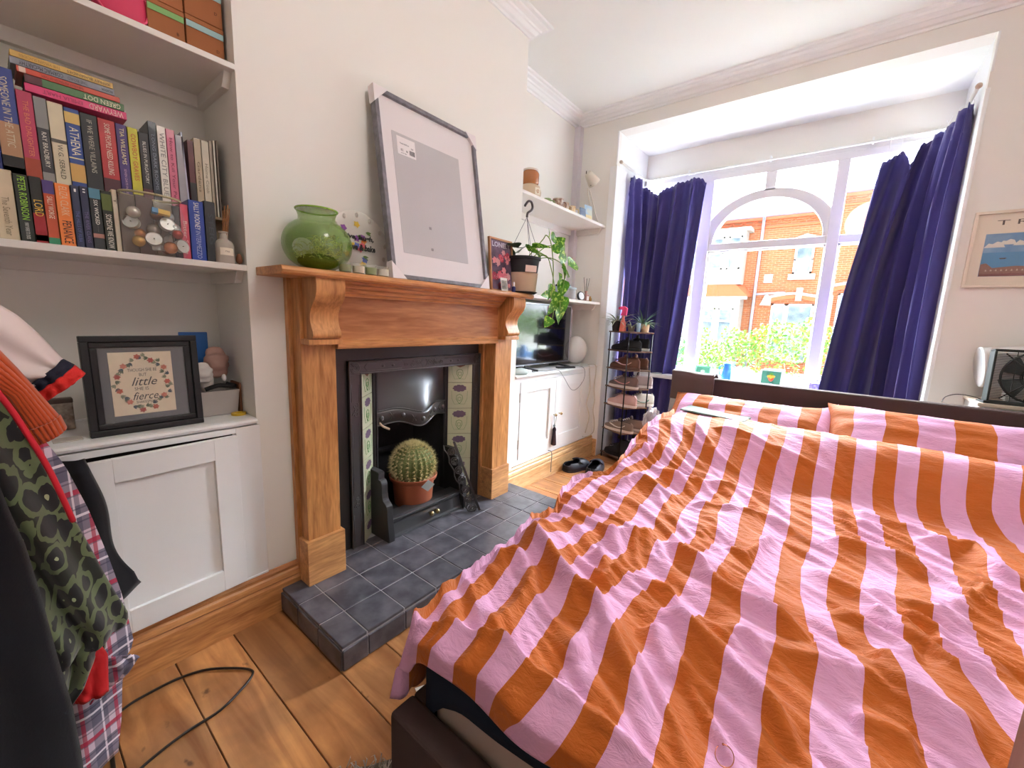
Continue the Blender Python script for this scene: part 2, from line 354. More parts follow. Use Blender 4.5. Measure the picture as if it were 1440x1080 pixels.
# ------------------------------------------------------------------ curtains
CUR = mat('#443e80', .75, bump=.15, bscale=700, bdist=.0005, sheen=.3, name='indigo_curtain_cloth', spec=.2)
def curtain(top, bot, zt, z0, npl, amp, seed, label):
    """pleated cloth hanging from the rail: top and bot are plan curves; zt gives the height of the heading along it"""
    rr = random.Random(seed); NU, NV = npl*14, 46
    def along(P, t):
        L = [0];
        for a, b in zip(P[:-1], P[1:]): L.append(L[-1]+(Vector(b)-Vector(a)).length)
        s = t*L[-1]
        for i in range(len(P)-1):
            if s <= L[i+1] or i == len(P)-2:
                k = (s-L[i])/max(1e-6, L[i+1]-L[i]); a, b = Vector(P[i]), Vector(P[i+1]); d = (b-a).normalized(); return a.lerp(b, k), Vector((d.y, -d.x))
    ph = [rr.uniform(-.5, .5) for _ in range(npl+2)]
    def f(u, v):
        zt_ = np.interp(u, [q[0] for q in zt], [q[1] for q in zt])
        a, n1 = along(top, u); b, n2 = along(bot, u)
        k = v**.8; p = a.lerp(b, k); nn = (n1.lerp(n2, k)).normalized()
        uu = u*npl; i = int(min(uu, npl-1e-6)); w = uu+.18*math.sin(v*3+ph[i]*4)*min(1, v*3)
        am = amp*(.42+.75*min(1, v*5))*(1+.5*ph[i])
        if v < .05: # gathered heading
            am += .004*math.sin(u*npl*2*PI*5)
        o = math.sin(w*2*PI)*am+.35*am*math.sin(w*4*PI+ph[i+1]*5)*(1-v*.3)
        z = zt_*(1-v)+z0*v
        if v < .03: z += .006*math.sin(u*npl*2*PI*4+1)+.005*math.sin(u*npl*2*PI*7)
        tt = Vector((-nn.y, nn.x)); p = p+nn*o+tt*math.cos(w*2*PI)*am*.35
        return (p.x, p.y, z)
    t = thing('curtain', label, 'curtain', (top[0][0], top[0][1], z0))
    ob = obj('cloth', MB().grid(f, NU, NV), CUR, t, smooth=True); md = ob.modifiers.new('Solidify', 'SOLIDIFY'); md.thickness = .004
    hd = obj('gathered_heading', MB().grid(lambda u, v: tuple(Vector(f(u, .012+v*.05))+Vector((0, 0, .004*math.sin(u*npl*2*PI*3+v*6))) + Vector((rr.uniform(-.003, .003), -.006+rr.uniform(-.003, .003), 0))), npl*12, 5), CUR, t, smooth=True)
    for q in range(npl*2):
        u = (q+.5)/(npl*2); a = Vector(f(u, 0)); b, _ = along(top, u)
        hk = MB().tube([(a.x, a.y, a.z-.02), (a.x, a.y+.004, a.z+.02), (b.x, b.y+.02, 2.478)], .0016, 5); obj('curtain_hook', hk, mat('#f4f4f2', .4), t)
    return t
curtain([(-1.56, 3.48), (-1.53, 3.72), (-1.44, 3.80), (-1.22, 3.80), (-1.035, 3.80)], [(-1.55, 3.52), (-1.52, 3.72), (-1.42, 3.80), (-1.3, 3.80), (-1.17, 3.78)],
        [(0, 2.40), (.06, 2.43), (.2, 2.43), (.38, 2.36), (.48, 2.33), (.6, 2.375), (.75, 2.40), (.86, 2.415), (.95, 2.41), (1, 2.36)], .06, 6, .038, 3,
        'dark indigo curtain gathered behind the shoe rack')
curtain([(.06, 3.80), (.18, 3.82), (.30, 3.80), (.345, 3.66), (.375, 3.50), (.385, 3.42)], [(-.16, 3.76), (.05, 3.80), (.25, 3.78), (.33, 3.64), (.365, 3.52), (.37, 3.44)],
        [(0, 2.31), (.08, 2.33), (.17, 2.38), (.22, 2.28), (.26, 2.29), (.31, 2.40), (.5, 2.42), (.56, 2.39), (.7, 2.42), (.85, 2.44), (1, 2.442)], .06, 5, .042, 5,
        'dark indigo curtain hanging beside the framed poster')
# ------------------------------------------------------------------ hearth
TILE = mat('#403f47', .34, bump=.25, bscale=45, bdist=.002, col2='#68656c', vscale=14, name='black_quarry_tile')
GROUT = mat('#b5b1b3', .9)
HZ = .095
hearth = thing('hearth', 'raised hearth of square black tiles in front of the fireplace', 'hearth', (-1.4, 1.35, 0))
obj('hearth_bed', MB().box(-1.625, -1.168, .624, 2.086, 0, HZ-.003).box(-1.88, -1.625, .87, 1.86, 0, HZ-.003), GROUT, hearth)
tm = MB(); g_ = .0022
xs = [-1.165, -1.3215, -1.478, -1.6345]; ys = [.62, .717]+[.717+.1575*i for i in range(1, 9)]+[2.09]
ys = [y for y in ys if y < 2.09]+[2.09]
for i in range(3):
    for j in range(len(ys)-1):
        if ys[j+1]-ys[j] < .02: continue
        tm.box(xs[i+1]+g_, xs[i]-g_, ys[j]+g_, ys[j+1]-g_, HZ-.012, HZ+R.uniform(-.0008, .0008))
for j in range(len(ys)-1):
    tm.box(-1.70, xs[3]-g_, max(ys[j], .87)+g_, min(ys[j+1], 1.855)-g_, HZ-.012, HZ) if ys[j+1] > .9 and ys[j] < 1.8 else None
    tm.box(-1.168, -1.160, ys[j]+g_, ys[j+1]-g_, .004, HZ-.016)
for i in range(3): tm.box(xs[i+1]+g_, xs[i]-g_, .616, .624, .004, HZ-.016)
obj('tiles', tm, TILE, hearth, bevel=.0025)

# ------------------------------------------------------------------ pine surround
PV = wood('#a0642f', '#dd9f62', 'z', 4.5, .42, name='surround_upright_pine')
PH = wood('#a06230', '#dc9c60', 'y', 4.5, .42, name='surround_rail_pine', knots=False)
SF = -1.56
sur = thing('fireplace_surround', 'honey pine fireplace surround with a long mantel shelf and scrolled corbels', 'fireplace surround', (-1.6, 1.34, HZ))
obj('mantel_shelf', MB().prism([(-1.645, 1.314), (-1.445, 1.314), (-1.437, 1.320), (-1.435, 1.328), (-1.438, 1.338), (-1.446, 1.342), (-1.645, 1.342)], 'y', .602, 2.0), PH, sur, bevel=.002)
obj('shelf_moulding', MB().prism([(-1.645, 1.314), (-1.492, 1.314), (-1.494, 1.305), (-1.505, 1.300), (-1.508, 1.290), (-1.520, 1.284), (-1.522, 1.272), (-1.534, 1.268), (-1.538, 1.258), (-1.645, 1.258)], 'y', .822, 1.815), PH, sur)
obj('frieze', MB().box(-1.645, -1.552, .842, 1.815, 1.06, 1.262), wood('#9c5c30', '#d89760', 'y', 3, .38, name='frieze_pine', knots=False, contrast=.7), sur)
obj('architrave', MB().prism([(-1.70, 1.052), (-1.545, 1.052), (-1.540, 1.060), (-1.540, 1.072), (-1.547, 1.078), (-1.547, 1.086), (-1.556, 1.094), (-1.70, 1.094)], 'y', .842, 1.815), PH, sur)
for y0, y1 in ((.707, .842), (1.815, 1.962)):
    t1 = obj('pilaster', MB().box(-1.645, SF, y0, y1, .285, 1.314).box(-1.72, -1.645, .866 if y1 < 1 else 1.80, .872 if y1 < 1 else 1.83, HZ, 1.052), PV, sur, bevel=.002)
    obj('plinth', MB().box(-1.66, SF+.014, y0-.012, y1+(.012 if y1 < 1 else .004), HZ, .285), wood('#aa7040', '#e2a86c', 'y', 5, .42, name='plinth_pine'), sur, bevel=.002)
    yc = (y0+y1)/2; a, b = (yc-.054, yc+.054)
    pr = [(-1.56, 1.314), (-1.455, 1.314), (-1.452, 1.29), (-1.455, 1.262), (-1.470, 1.235), (-1.492, 1.212), (-1.505, 1.19), (-1.508, 1.165), (-1.500, 1.14), (-1.490, 1.122), (-1.488, 1.108), (-1.497, 1.097), (-1.56, 1.094)]
    pr2 = [p.to_tuple() for p in []]
    P3 = smooth_path([(p[0], 0, p[1]) for p in pr[1:12]], 4)
    obj('corbel', MB().prism([(-1.56, 1.314)]+[(p.x, p.z) for p in P3]+[(-1.56, 1.094)], 'y', a, b), PV, sur, smooth=True, angle=.6)
    obj('corbel_block', MB().box(-1.645, -1.500, a-.012, b+.012, 1.074, 1.094) if y1 < 1 else MB().box(-1.645, -1.50, a-.006, b+.012, 1.074, 1.094), PV, sur, bevel=.002)
obj('side_panel', MB().box(-1.645, -1.62, .692, .707, HZ, 1.314), PV, sur)

# ------------------------------------------------------------------ cast iron insert
IRON = mat('#424244', .36, metal=.45, bump=.2, bscale=120, bdist=.001, name='blackened_cast_iron', spec=.6)
IRON2 = mat('#59595b', .30, metal=.55, bump=.12, bscale=90, bdist=.001, name='polished_cast_iron', spec=.7)
SOOT = mat('#17151a', .8, bump=.4, bscale=30, bdist=.004, name='sooty_firebrick')
ins = thing('fireplace_insert', 'black cast iron fireplace insert with a hood and floral tile cheeks', 'fireplace', (-1.7, 1.378, HZ))
IC = 1.378
p = MB().box(-1.70, -1.682, .868, 1.860, .985, 1.048).box(-1.70, -1.682, .868, .960, HZ, .985).box(-1.70, -1.682, 1.796, 1.860, HZ, .985)
obj('back_plate', p, IRON, ins)
def mould(x0, w, zt, y0, y1, th):
    """raised band round three sides"""
    m = MB(); m.box(x0, x0+th, y0, y1, zt-w, zt); m.box(x0, x0+th, y0, y0+w, HZ, zt-w); m.box(x0, x0+th, y1-w, y1, HZ, zt-w)
    e = .006
    m.box(x0, x0+th+.008, y0, y1, zt-e, zt).box(x0, x0+th+.008, y0, y0+e, HZ, zt).box(x0, x0+th+.008, y1-e, y1, HZ, zt)
    m.box(x0, x0+th+.006, y0+w-e, y1-w+e, zt-w, zt-w+e).box(x0, x0+th+.006, y0+w-e, y0+w, HZ, zt-w).box(x0, x0+th+.006, y1-w, y1-w+e, HZ, zt-w)
    return m
fr = obj('moulded_frame', mould(-1.684, .062, .985, .955, 1.801, .016), IRON2, ins, bevel=.002)
# cast ornament along the frame
def swirl(c, r, t0, turns, x, flip=1, n=22, r0=.2):
    return [(x, c[0]+flip*math.cos(t0+turns*2*PI*i/n)*r*(1-(1-r0)*i/n), c[1]+math.sin(t0+turns*2*PI*i/n)*r*(1-(1-r0)*i/n)) for i in range(n+1)]
orn = MB(); xo = -1.667; zc_ = .954
for s1 in (1, -1):
    for k, (dy, rr_) in enumerate(((.035, .016), (.075, .017), (.115, .013))):
        orn.tube(swirl((IC+s1*dy, zc_+(-1)**k*.002), rr_, PI*.5*k, 1.3, xo, s1), .0022, 5)
    orn.tube([(xo, IC+s1*.01, zc_-.018), (xo, IC+s1*.02, zc_), (xo, IC+s1*.012, zc_+.018)], .0025, 5)
    for dy in (.19, .245): orn.ell((xo-.002, IC+s1*dy, zc_), .005, .009, .006, 12, 8)
    orn.tube([(xo, IC+s1*.14, zc_-.018), (xo, IC+s1*.33, zc_-.018), (xo, IC+s1*.345, zc_), (xo, IC+s1*.33, zc_+.018), (xo, IC+s1*.14, zc_+.018)], .0016, 5)
    yc = IC+s1*.392
    for q in range(4): orn.tube(swirl((yc, zc_-.002), .026-.005*q, PI*.25, .9, xo, s1, r0=.75), .0022, 5)
    for zz in (.74, .30):
        for q in range(3): orn.tube(swirl((yc, zz+.02*q), .016, q, 1.1, xo, s1), .002, 5)
    for dz in (-.018, .018): orn.tube([(xo, yc+dz, .88), (xo, yc+dz, .80)], .0016, 5); orn.tube([(xo, yc+dz, .70), (xo, yc+dz, .36)], .0016, 5); orn.tube([(xo, yc+dz, .26), (xo, yc+dz, .12)], .0016, 5)
obj('cast_ornament', orn, IRON2, fr, smooth=True)
# splayed tile cheeks
TW = mat('#cfd4b4', .12, coat=.6, name='cream_green_glazed_tile'); MAUVE = mat('#7c6a80', .2, name='mauve_glaze'); TGR = mat('#5f9a5c', .2, name='green_glaze'); TLN = mat('#4f7a50', .3)
def cheekset(ya, yb, s1):
    xa, xb = -1.672, -1.765
    A, B = Vector((xa, ya, 0)), Vector((xb, yb, 0)); d = (B-A).normalized(); n = Vector((0, 0, 1)).cross(d)*(1 if s1 > 0 else -1)
    if n.x < 0: n = -n
    L = (B-A).length
    def P(u, z, h): q = A+d*u+n*h; return (q.x, q.y, z)
    k = MB().add([P(0, HZ, -.006), P(L, HZ, -.006), P(L, .925, -.006), P(0, .925, -.006)], [(0, 1, 2, 3)])
    bk = obj('tile_cheek', k, mat('#8b8f78', .8), ins, solid=.004)
    zs = [.923, .814, .659, .504, .349, .194, HZ]
    for z1, z0 in zip(zs[:-1], zs[1:]):
        t = MB(); e = .0012; q = [P(e, z0+e, 0), P(L-e, z0+e, 0), P(L-e, z1-e, 0), P(e, z1-e, 0), P(e, z0+e, .004), P(L-e, z0+e, .004), P(L-e, z1-e, .004), P(e, z1-e, .004)]
        t.add(q, [(0, 3, 2, 1), (4, 5, 6, 7), (0, 1, 5, 4), (1, 2, 6, 5), (2, 3, 7, 6), (3, 0, 4, 7)])
        to = obj('tile', t, TW, bk, bevel=.001)
        # mauve poppy under the joint, green leaf drop lower down
        fl = MB(); c = L/2; zz = z1-.034
        if z1 < .92:
            for a in range(9):
                an = 2*PI*a/9; fl.add([P(c, zz, .0052)]+[P(c+math.cos(an+da)*.040*rr_, zz+math.sin(an+da)*.021*rr_, .0052) for da, rr_ in ((-.38, .85), (-.15, 1.05), (.15, 1.0), (.38, .85))], [(0, 1, 2, 3, 4)])
            obj('flower_motif', fl, MAUVE, to)
        elif s1: 
            fl.add([P(c-.03, z1-.008, .0052), P(c, z1-.02, .0052), P(c+.03, z1-.008, .0052), P(c+.03, z1-.003, .0052), P(c-.03, z1-.003, .0052)], [(0, 1, 2, 3, 4)]); obj('flower_motif', fl, mat('#8d6a5c', .2), to)
        if z1-z0 > .1:
            zz = z0+.055 if z1 < .92 else z0+.05
            g = MB()
            for sx in (-1, 1):
                g.tube([P(c, zz+.030, .0045), P(c+sx*.016, zz+.022, .0045), P(c+sx*.019, zz+.002, .0045), P(c+sx*.008, zz-.018, .0045), P(c, zz-.028, .0045)], .0013, 5)
                g.tube([P(c, zz+.012, .0045), P(c+sx*.009, zz+.010, .0045), P(c+sx*.009, zz-.004, .0045), P(c, zz-.010, .0045)], .0012, 5)
                g.tube([P(c, zz-.028, .0045), P(c+sx*.03, zz-.03, .0045), P(c+sx*.045, zz+.005, .0045), P(c+sx*.047, zz+.05, .0045)], .0007, 4)
            obj('leaf_motif', g, TGR, to)
cheekset(1.017, 1.130, 1); cheekset(1.741, 1.628, -1)
p = MB()
for ya, yb in ((1.128, 1.160), (1.598, 1.630)): p.box(-1.80, -1.758, ya, yb, HZ, .925); 
for yc in (1.135, 1.152, 1.606, 1.623): p.tube([(-1.757, yc, HZ), (-1.757, yc, .925)], .004, 8)
obj('opening_frame', p.box(-1.80, -1.70, 1.0, 1.76, .921, .94), IRON, ins)
obj('fire_back', MB().box(-1.948, -1.94, 1.02, 1.74, HZ, .94).add([(-1.76, 1.145, HZ), (-1.94, 1.23, HZ), (-1.94, 1.23, .94), (-1.76, 1.145, .94)], [(0, 1, 2, 3)]).add([(-1.76, 1.613, HZ), (-1.94, 1.52, HZ), (-1.94, 1.52, .94), (-1.76, 1.613, .94)], [(0, 3, 2, 1)])
    .box(-1.94, -1.76, 1.1, 1.65, .935, .945).box(-1.94, -1.90, 1.18, 1.58, .44, .455).box(-1.94, -1.70, 1.1, 1.65, HZ, .165), SOOT, ins)
# hood: bulging plate with a scalloped decorated lip
HY0, HY1 = 1.150, 1.608
def hoodb(t): return .648+.012*math.cos(4*PI*t)*(-1)-.022*math.sin(PI*t)**2
def hoodf(u, v):
    y = HY0+(HY1-HY0)*u; zb = hoodb(u)+.0; zt = .923; z = zt+(zb-zt)*v
    b = math.sin(PI*u)**1.3*math.sin(min(1, v*1.05)*PI/2)**2.2
    dome = math.exp(-((u-.52)/.24)**2-((v-.70)/.36)**2)
    return (-1.768+.050*b+.040*dome, y, z)
hd = obj('hood', MB().grid(hoodf, 40, 30), IRON2, ins, smooth=True, solid=.006)
lip = MB()
def lf(u, v, o=.0): q = hoodf(u, v); return (q[0]+.006+o, q[1], q[2])
lip.grid(lambda u, v: lf(u, .74+v*.26, .003*math.sin(PI*v)), 48, 6)
lp = obj('hood_lip', lip, IRON2, hd, smooth=True, solid=.004)
o2 = MB()
for v in (.735, .995): o2.tube([lf(i/48, v, .003) for i in range(49)], .004, 6)
for i in range(9):
    u = (i+.5)/9; c = lf(u, .865, .006)
    if i % 2: 
        for s1 in (-1, 1): o2.tube([(c[0], c[1]+s1*.014, c[2]+.018), (c[0], c[1], c[2]), (c[0], c[1]+s1*.014, c[2]-.018)], .003, 5)
    else: o2.ell(c, .008, .013, .014, 12, 8)
obj('lip_ornament', o2, IRON2, lp, smooth=True)
# ash pan front with scrolled end brackets and grate bed
ash = obj('ash_pan_front', MB().prism([(-1.70, HZ), (-1.600, HZ), (-1.598, .108), (-1.610, .112), (-1.618, .15), (-1.622, .178), (-1.612, .184), (-1.612, .194), (-1.63, .198), (-1.70, .198)], 'y', 1.132, 1.604), IRON2, ins, bevel=.0015)
kn = mat('#8d7c58', .3, metal=.9)
for y in (1.372, 1.412):
    obj('knob', MB().lathe([(0, 0), (.004, 0), (.004, .010), (.011, .014), (.014, .022), (.011, .031), (0, .034)], (-1.615, y, .148), 16, Matrix.Rotation(PI/2, 4, 'Y')), kn, ash, smooth=True)
for y0, y1 in ((1.098, 1.132), (1.604, 1.636)):
    pr = [(-1.70, HZ), (-1.585, HZ), (-1.583, .12), (-1.595, .20), (-1.600, .265), (-1.612, .285), (-1.632, .30), (-1.640, .33), (-1.640, .375), (-1.652, .395), (-1.668, .40), (-1.668, .43), (-1.70, .435)]
    PP = smooth_path([(a, 0, b) for a, b in pr[1:]], 3)
    obj('scroll_bracket', MB().prism([(-1.78, HZ)]+[(q.x, q.z) for q in PP]+[(-1.78, .435)], 'y', y0, y1), IRON, ins, bevel=.002)
obj('grate', MB().box(-1.93, -1.62, 1.14, 1.60, .165, .175), IRON, ins)
# torn scrap of liner hanging under the hood
st = MB().tube(smooth_path([(-1.765, 1.165, .675), (-1.755, 1.17, .650), (-1.748, 1.185, .632), (-1.742, 1.215, .615)], 4), [.003]*4+[.006]*9, 6)
obj('flue_paper', st.grid(lambda u, v: (-1.80+.02*math.sin(u*6), 1.235+.06*u, .655+.02*v+.006*math.sin(u*9+v*5)), 6, 3), mat('#d2bda4', .8), ins, smooth=True)

# loose cast fret leaning on the insert
fret = thing('cast_iron_fret', 'loose black openwork cast iron fret leaning against the tiles', 'fret', (-1.50, 1.65, HZ))
T, Bt = Vector((-1.655, 1.590, .490)), Vector((-1.498, 1.652, HZ+.006)); T2 = Vector((-1.690, 1.547, .478)); 
Ld = (Bt-T).normalized(); Wd = (T2-T); Wd = (Wd-Ld*Wd.dot(Ld)).normalized(); Nd = Ld.cross(Wd); LL = (Bt-T).length
FM_ = lambda u, w, h=0: tuple(T+Ld*u+Wd*w+Nd*h)
b0 = MB(); Mx = Matrix(((Ld.x, Wd.x, Nd.x, T.x), (Ld.y, Wd.y, Nd.y, T.y), (Ld.z, Wd.z, Nd.z, T.z), (0, 0, 0, 1)))
b0.mbox(Mx, LL, .014, .014, (LL/2, .004, 0)); obj('edge_bar', b0, IRON2, fret, bevel=.002)
sc = MB()
for i in range(7):
    u = .03+i*(LL-.05)/6.5; s1 = 1 if i % 2 else -1
    for r0_ in (.024, .013): sc.tube([FM_(u+.02+r0_*math.cos(a/10*2*PI*1.2)*(1-a/40), .038+s1*r0_*math.sin(a/10*2*PI*1.2)*(1-a/40)) for a in range(12)], .0035, 6)
    sc.tube([FM_(u, .01), FM_(u+.014, .03), FM_(u+.03, .064)], .0035, 6)
sc.tube([FM_(LL*k/16, .066+.006*math.sin(k*1.9)) for k in range(17)], .004, 6)
sc.tube([FM_(LL-.02, .01), FM_(LL-.012, .05), FM_(LL-.03, .07)], .005, 6)
obj('scrollwork', sc, IRON2, fret, smooth=True)

# ------------------------------------------------------------------ barrel cactus in the grate
cac = thing('potted_cactus', 'round spiny barrel cactus in a terracotta plastic pot in the fireplace', 'cactus', (-1.75, 1.365, .176))
TC = mat('#b0603f', .55, name='terracotta_plastic'); px, py, pz = -1.742, 1.366, .1755
obj('pot', MB().lathe([(0, 0), (.098, 0), (.101, .004), (.112, .135), (.124, .138), (.127, .142), (.130, .158), (.127, .161), (.120, .158), (.116, .145), (.114, .14), (0, .138)], (px, py, pz), 40), TC, cac, smooth=True, angle=.6)
def cacf(t, a): 
    rr_ = 1+.055*math.cos(a*21)*math.cos(t*.92)**.5 if abs(t) < 1.55 else 1
    return rr_
cv = MB(); N1, N2 = 168, 28; vs = []
for i in range(N2+1):
    t = -PI/2+PI*i/N2
    for k in range(N1):
        a = 2*PI*k/N1; rr_ = 1+.06*math.cos(a*21)*max(0, math.cos(t))**.6
        vs.append((px+.108*rr_*math.cos(t)*math.cos(a), py+.108*rr_*math.cos(t)*math.sin(a), pz+.215+.108*math.sin(t)*(1 if t < 0 else .92)))
cv.add(vs, [(i*N1+k, i*N1+(k+1) % N1, (i+1)*N1+(k+1) % N1, (i+1)*N1+k) for i in range(N2) for k in range(N1)])
obj('cactus_body', cv, mat('#6f7d48', .6, name='cactus_skin'), cac, smooth=True)
sp = MB()
for k in range(21):
    a0 = 2*PI*k/21
    for i in range(13):
        t = -.75+i*.185; 
        if t > 1.52: continue
        for q in range(14):
            n = Vector((math.cos(t)*math.cos(a0), math.cos(t)*math.sin(a0), math.sin(t))); b_ = Vector((px, py, pz+.215))+n*.113
            d = (n+Vector((R.uniform(-1, 1), R.uniform(-1, 1), R.uniform(-1, 1)))*.85).normalized()*R.uniform(.018, .034); s_ = d.orthogonal().normalized()*.0011; e_ = d.cross(s_).normalized()*.0011
            sp.add([b_+s_, b_-s_*.5+e_, b_-s_*.5-e_, b_+d], [(0, 1, 3), (1, 2, 3), (2, 0, 3)])
so = obj('spines', sp, mat('#d9cc96', .5, name='pale_spines'), cac); so['kind'] = 'stuff'
tg = frame((px+.128, py-.005, pz+.130), (.35, .93, .05), (.25, 0, 1)); tb = MB(); tm4 = tg @ Matrix.Rotation(PI/4, 4, 'Z')
tb.mbox(tm4, .052, .052, .0012, (0, 0, .004))
obj('plant_tag', tb, mat('#cfe0dc', .3, name='clear_label'), cac)
# ------------------------------------------------------------------ left alcove: shelves
SHW = mat('#eae5df', .5, bump=.08, bscale=40, bdist=.001, name='shelf_paint')
def alcove_shelf(zt, th, label):
    t = thing('alcove_shelf', label, 'shelf', (-1.81, -.1, zt-th))
    obj('shelf_board', MB().box(AX, BX, -1.0, Y0+.0, zt-th, zt), SHW, t, bevel=.002)
    obj('batten', MB().box(AX, AX+.022, -1.0, Y0, zt-th-.04, zt-th), SHW, t)
    obj('batten', MB().prism([(AX+.022, zt-th), (BX-.03, zt-th), (BX-.05, zt-th-.03), (BX-.06, zt-th-.04), (AX+.022, zt-th-.04)], 'y', Y0-.022, Y0), SHW, t)
    return t
alcove_shelf(1.975, .018, 'white upper shelf of the alcove holding the cardboard boxes')
alcove_shelf(1.345, .020, 'white lower shelf of the alcove holding the books')
# ------------------------------------------------------------------ left cupboard
cab = thing('alcove_cupboard', 'white painted alcove cupboard with its door ajar beside the chimney breast', 'cupboard', (-1.81, -.1, .18))
CF = -1.64
obj('carcass', MB().box(AX, CF-.02, -1.0, Y0, .18, .19).box(AX, CF-.02, Y0-.012, Y0, .19, .775).box(AX, AX+.01, -1.0, Y0, .19, .775), GLOSS, cab)
obj('face_frame', MB().box(CF-.02, CF, .505, .583, .185, .775).box(CF-.02, CF, -1.0, .505, .755, .775).box(CF-.02, CF+.004, -1.0, .583, .170, .187).box(CF-.02, CF, -.46, -.40, .187, .755), GLOSS, cab, bevel=.0015)
obj('dark_gap_sheet', MB().box(CF-.024, CF-.020, .10, .50, .20, .75), mat('#20191a', .9), cab)  # dark sheet standing in for the shade inside the ajar cupboard
def panel_door(name, parent, M, w, h, st, th=.02):
    """flat panel door in local coordinates: x across from the hinge, z up, y outwards"""
    d = MB()
    for a, b, c, e in ((0, st, 0, h), (w-st, w, 0, h), (st, w-st, 0, st*1.05), (st, w-st, h-st, h)): d.mbox(M, b-a, th, e-c, ((a+b)/2, th/2, (c+e)/2))
    o = obj(name, d, GLOSS, parent, bevel=.0015)
    q = MB(); q.mbox(M, w-2*st, .006, h-2.05*st, (w/2, .005, h/2)); obj('door_panel', q, GLOSS, o)
    return o
a = math.radians(4.5); MD = Matrix.Translation((CF, .502, .19)) @ Matrix(((math.sin(a), math.cos(a), 0, 0), (-math.cos(a), math.sin(a), 0, 0), (0, 0, 1, 0), (0, 0, 0, 1)))
d1 = panel_door('door', cab, MD, .40, .562, .073)
for z in (.31, .65): obj('hinge', MB().box(CF, CF+.006, .490, .510, z-.036, z+.036), GLOSS, d1, bevel=.002)
a2 = 0; MD2 = Matrix.Translation((CF, -.40, .19)) @ Matrix(((0, 1, 0, 0), (-1, 0, 0, 0), (0, 0, 1, 0), (0, 0, 0, 1)))
top = thing('cupboard_top', 'white worktop with a rounded front edge over the open alcove cupboard', 'worktop', (-1.81, -.1, .775))
obj('board', MB().prism([(AX, .777), (-1.648, .777), (-1.636, .782), (-1.633, .790), (-1.636, .797), (-1.648, .800), (AX, .800)], 'y', -1.0, Y0), GLOSS, top)
obj('upstand', MB().box(AX, AX+.012, -1.0, Y0, .800, .806), GLOSS, top)

# black garment hung over the open door
BK = mat('#15141a', .85, bump=.3, bscale=300, bdist=.0008, name='black_jersey', sheen=.3, spec=.2)
gt = obj('hanging_cloth', MB().grid(lambda u, v: (-1.570+.012*math.sin(u*9+v*2)-.02*(v<.06), .005+.118*u+v*(.062*u+.02*math.sin(v*7)*u)+.01*v, .772-.40*v-(.05*math.sin(u*PI*.9) if v > .95 else 0)), 20, 30), BK, smooth=True, solid=.004, org=(-1.57, .08, .33))
tag(gt, 'black cloth hanging down in front of the open alcove cupboard', 'cloth')

# ------------------------------------------------------------------ books
PAGE = mat('#d8cbb2', .9, bump=.3, bscale=400, stretch=(1, 1, .02), bdist=.0006, name='page_edges')
def book(yc, w, zb, h, xf, d, cov, label, group, title=None, tcol='#f2ead8', lean=0, bands=(), size=.6, author=None, acol=None, tw=.8, font_h=None, shelf_rot=0):
    """upright book, spine at x=xf facing the room"""
    t = thing('book', label, 'book', (xf-d/2, yc, zb), group)
    M = Matrix.Translation((xf, yc, zb)) @ Matrix.Rotation(lean, 4, 'X')
    b = MB()
    b.mbox(M, .0025, w, h, (-.00125, 0, h/2)); b.mbox(M, d, .0018, h, (-d/2, w/2-.0009, h/2)); b.mbox(M, d, .0018, h, (-d/2, -w/2+.0009, h/2))
    obj('cover', b, mat(cov, .42, coat=.2, vary=.12, vscale=20), t, bevel=.0008, segs=1)
    obj('pages', MB().add([M @ Vector(p) for p in [(-.002, -w/2+.0018, .003), (-.002, w/2-.0018, .003), (-.002, w/2-.0018, h-.003), (-.002, -w/2+.0018, h-.003), (-d+.003, -w/2+.0018, .003), (-d+.003, w/2-.0018, .003), (-d+.003, w/2-.0018, h-.003), (-d+.003, -w/2+.0018, h-.003)]],
        [(0, 1, 2, 3), (7, 6, 5, 4), (0, 4, 5, 1), (1, 5, 6, 2), (2, 6, 7, 3), (3, 7, 4, 0)]), PAGE, t)
    for (z0, z1, c) in bands:
        q = MB(); q.mbox(M, .0006, w*.985, (z1-z0)*h, (.0003, 0, (z0+z1)/2*h)); obj('spine_band', q, mat(c, .45), t)
    # spine lettering reads downwards
    def txt(s, z0, z1, col, hh, nm='lettering'):
        TM = M @ Matrix(((0, 0, 1, .0007), (0, 1, 0, 0), (-1, 0, 0, (z0+z1)/2*h), (0, 0, 0, 1)))
        text(s, TM, hh, mat(col, .5), t, nm, width=(z1-z0)*h, height=hh, ext=.0002)
    if title:
        for q in title: txt(*q)
    return t
SG, LG = 'upright books in the upper row of the alcove', 'upright books in the lower row of the alcove'
ZB = 1.345; XB = -1.702
def lrow(y0, y1, h, cov, lab, title=(), **k):
    w = y1-y0-.001; f = (y0)/.26; x = XB+.03*max(0, min(1, f))
    title = [(s, a, b, c, min(hh, w*.8)) for s, a, b, c, hh in title]
    return book((y0+y1)/2, w, ZB, h, x, .115, cov, lab, LG, title, **k)
lrow(-.045, .006, .162, '#6d2230', 'dark red book at the far end of the lower row, before the pale cream one', [('SAGA', .2, .8, '#e6d8c0', .02)])
lrow(.006, .035, .172, '#d9d2c4', 'thin white book between the dark red book and the pale cream one')
lrow(.036, .071, .174, '#d3c2a4', 'fat pale cream book with faint grey script on its spine', [('The Seventh Year', .08, .62, '#8d8069', .012)])
lrow(.071, .097, .169, '#1c241d', 'black book with tall green lettering in the lower row', [('PETER ROBINSON', .34, .97, '#9ad23c', .013), ('MANY RIVERS TO CROSS', .06, .30, '#d8d8d0', .007)])
lrow(.097, .119, .169, '#141210', 'black and red book with gold lettering in the lower row', [('LORD', .42, .66, '#e8b93c', .015)], bands=[(.0, .46, '#a31d26'), (.05, .14, '#d8b050')])
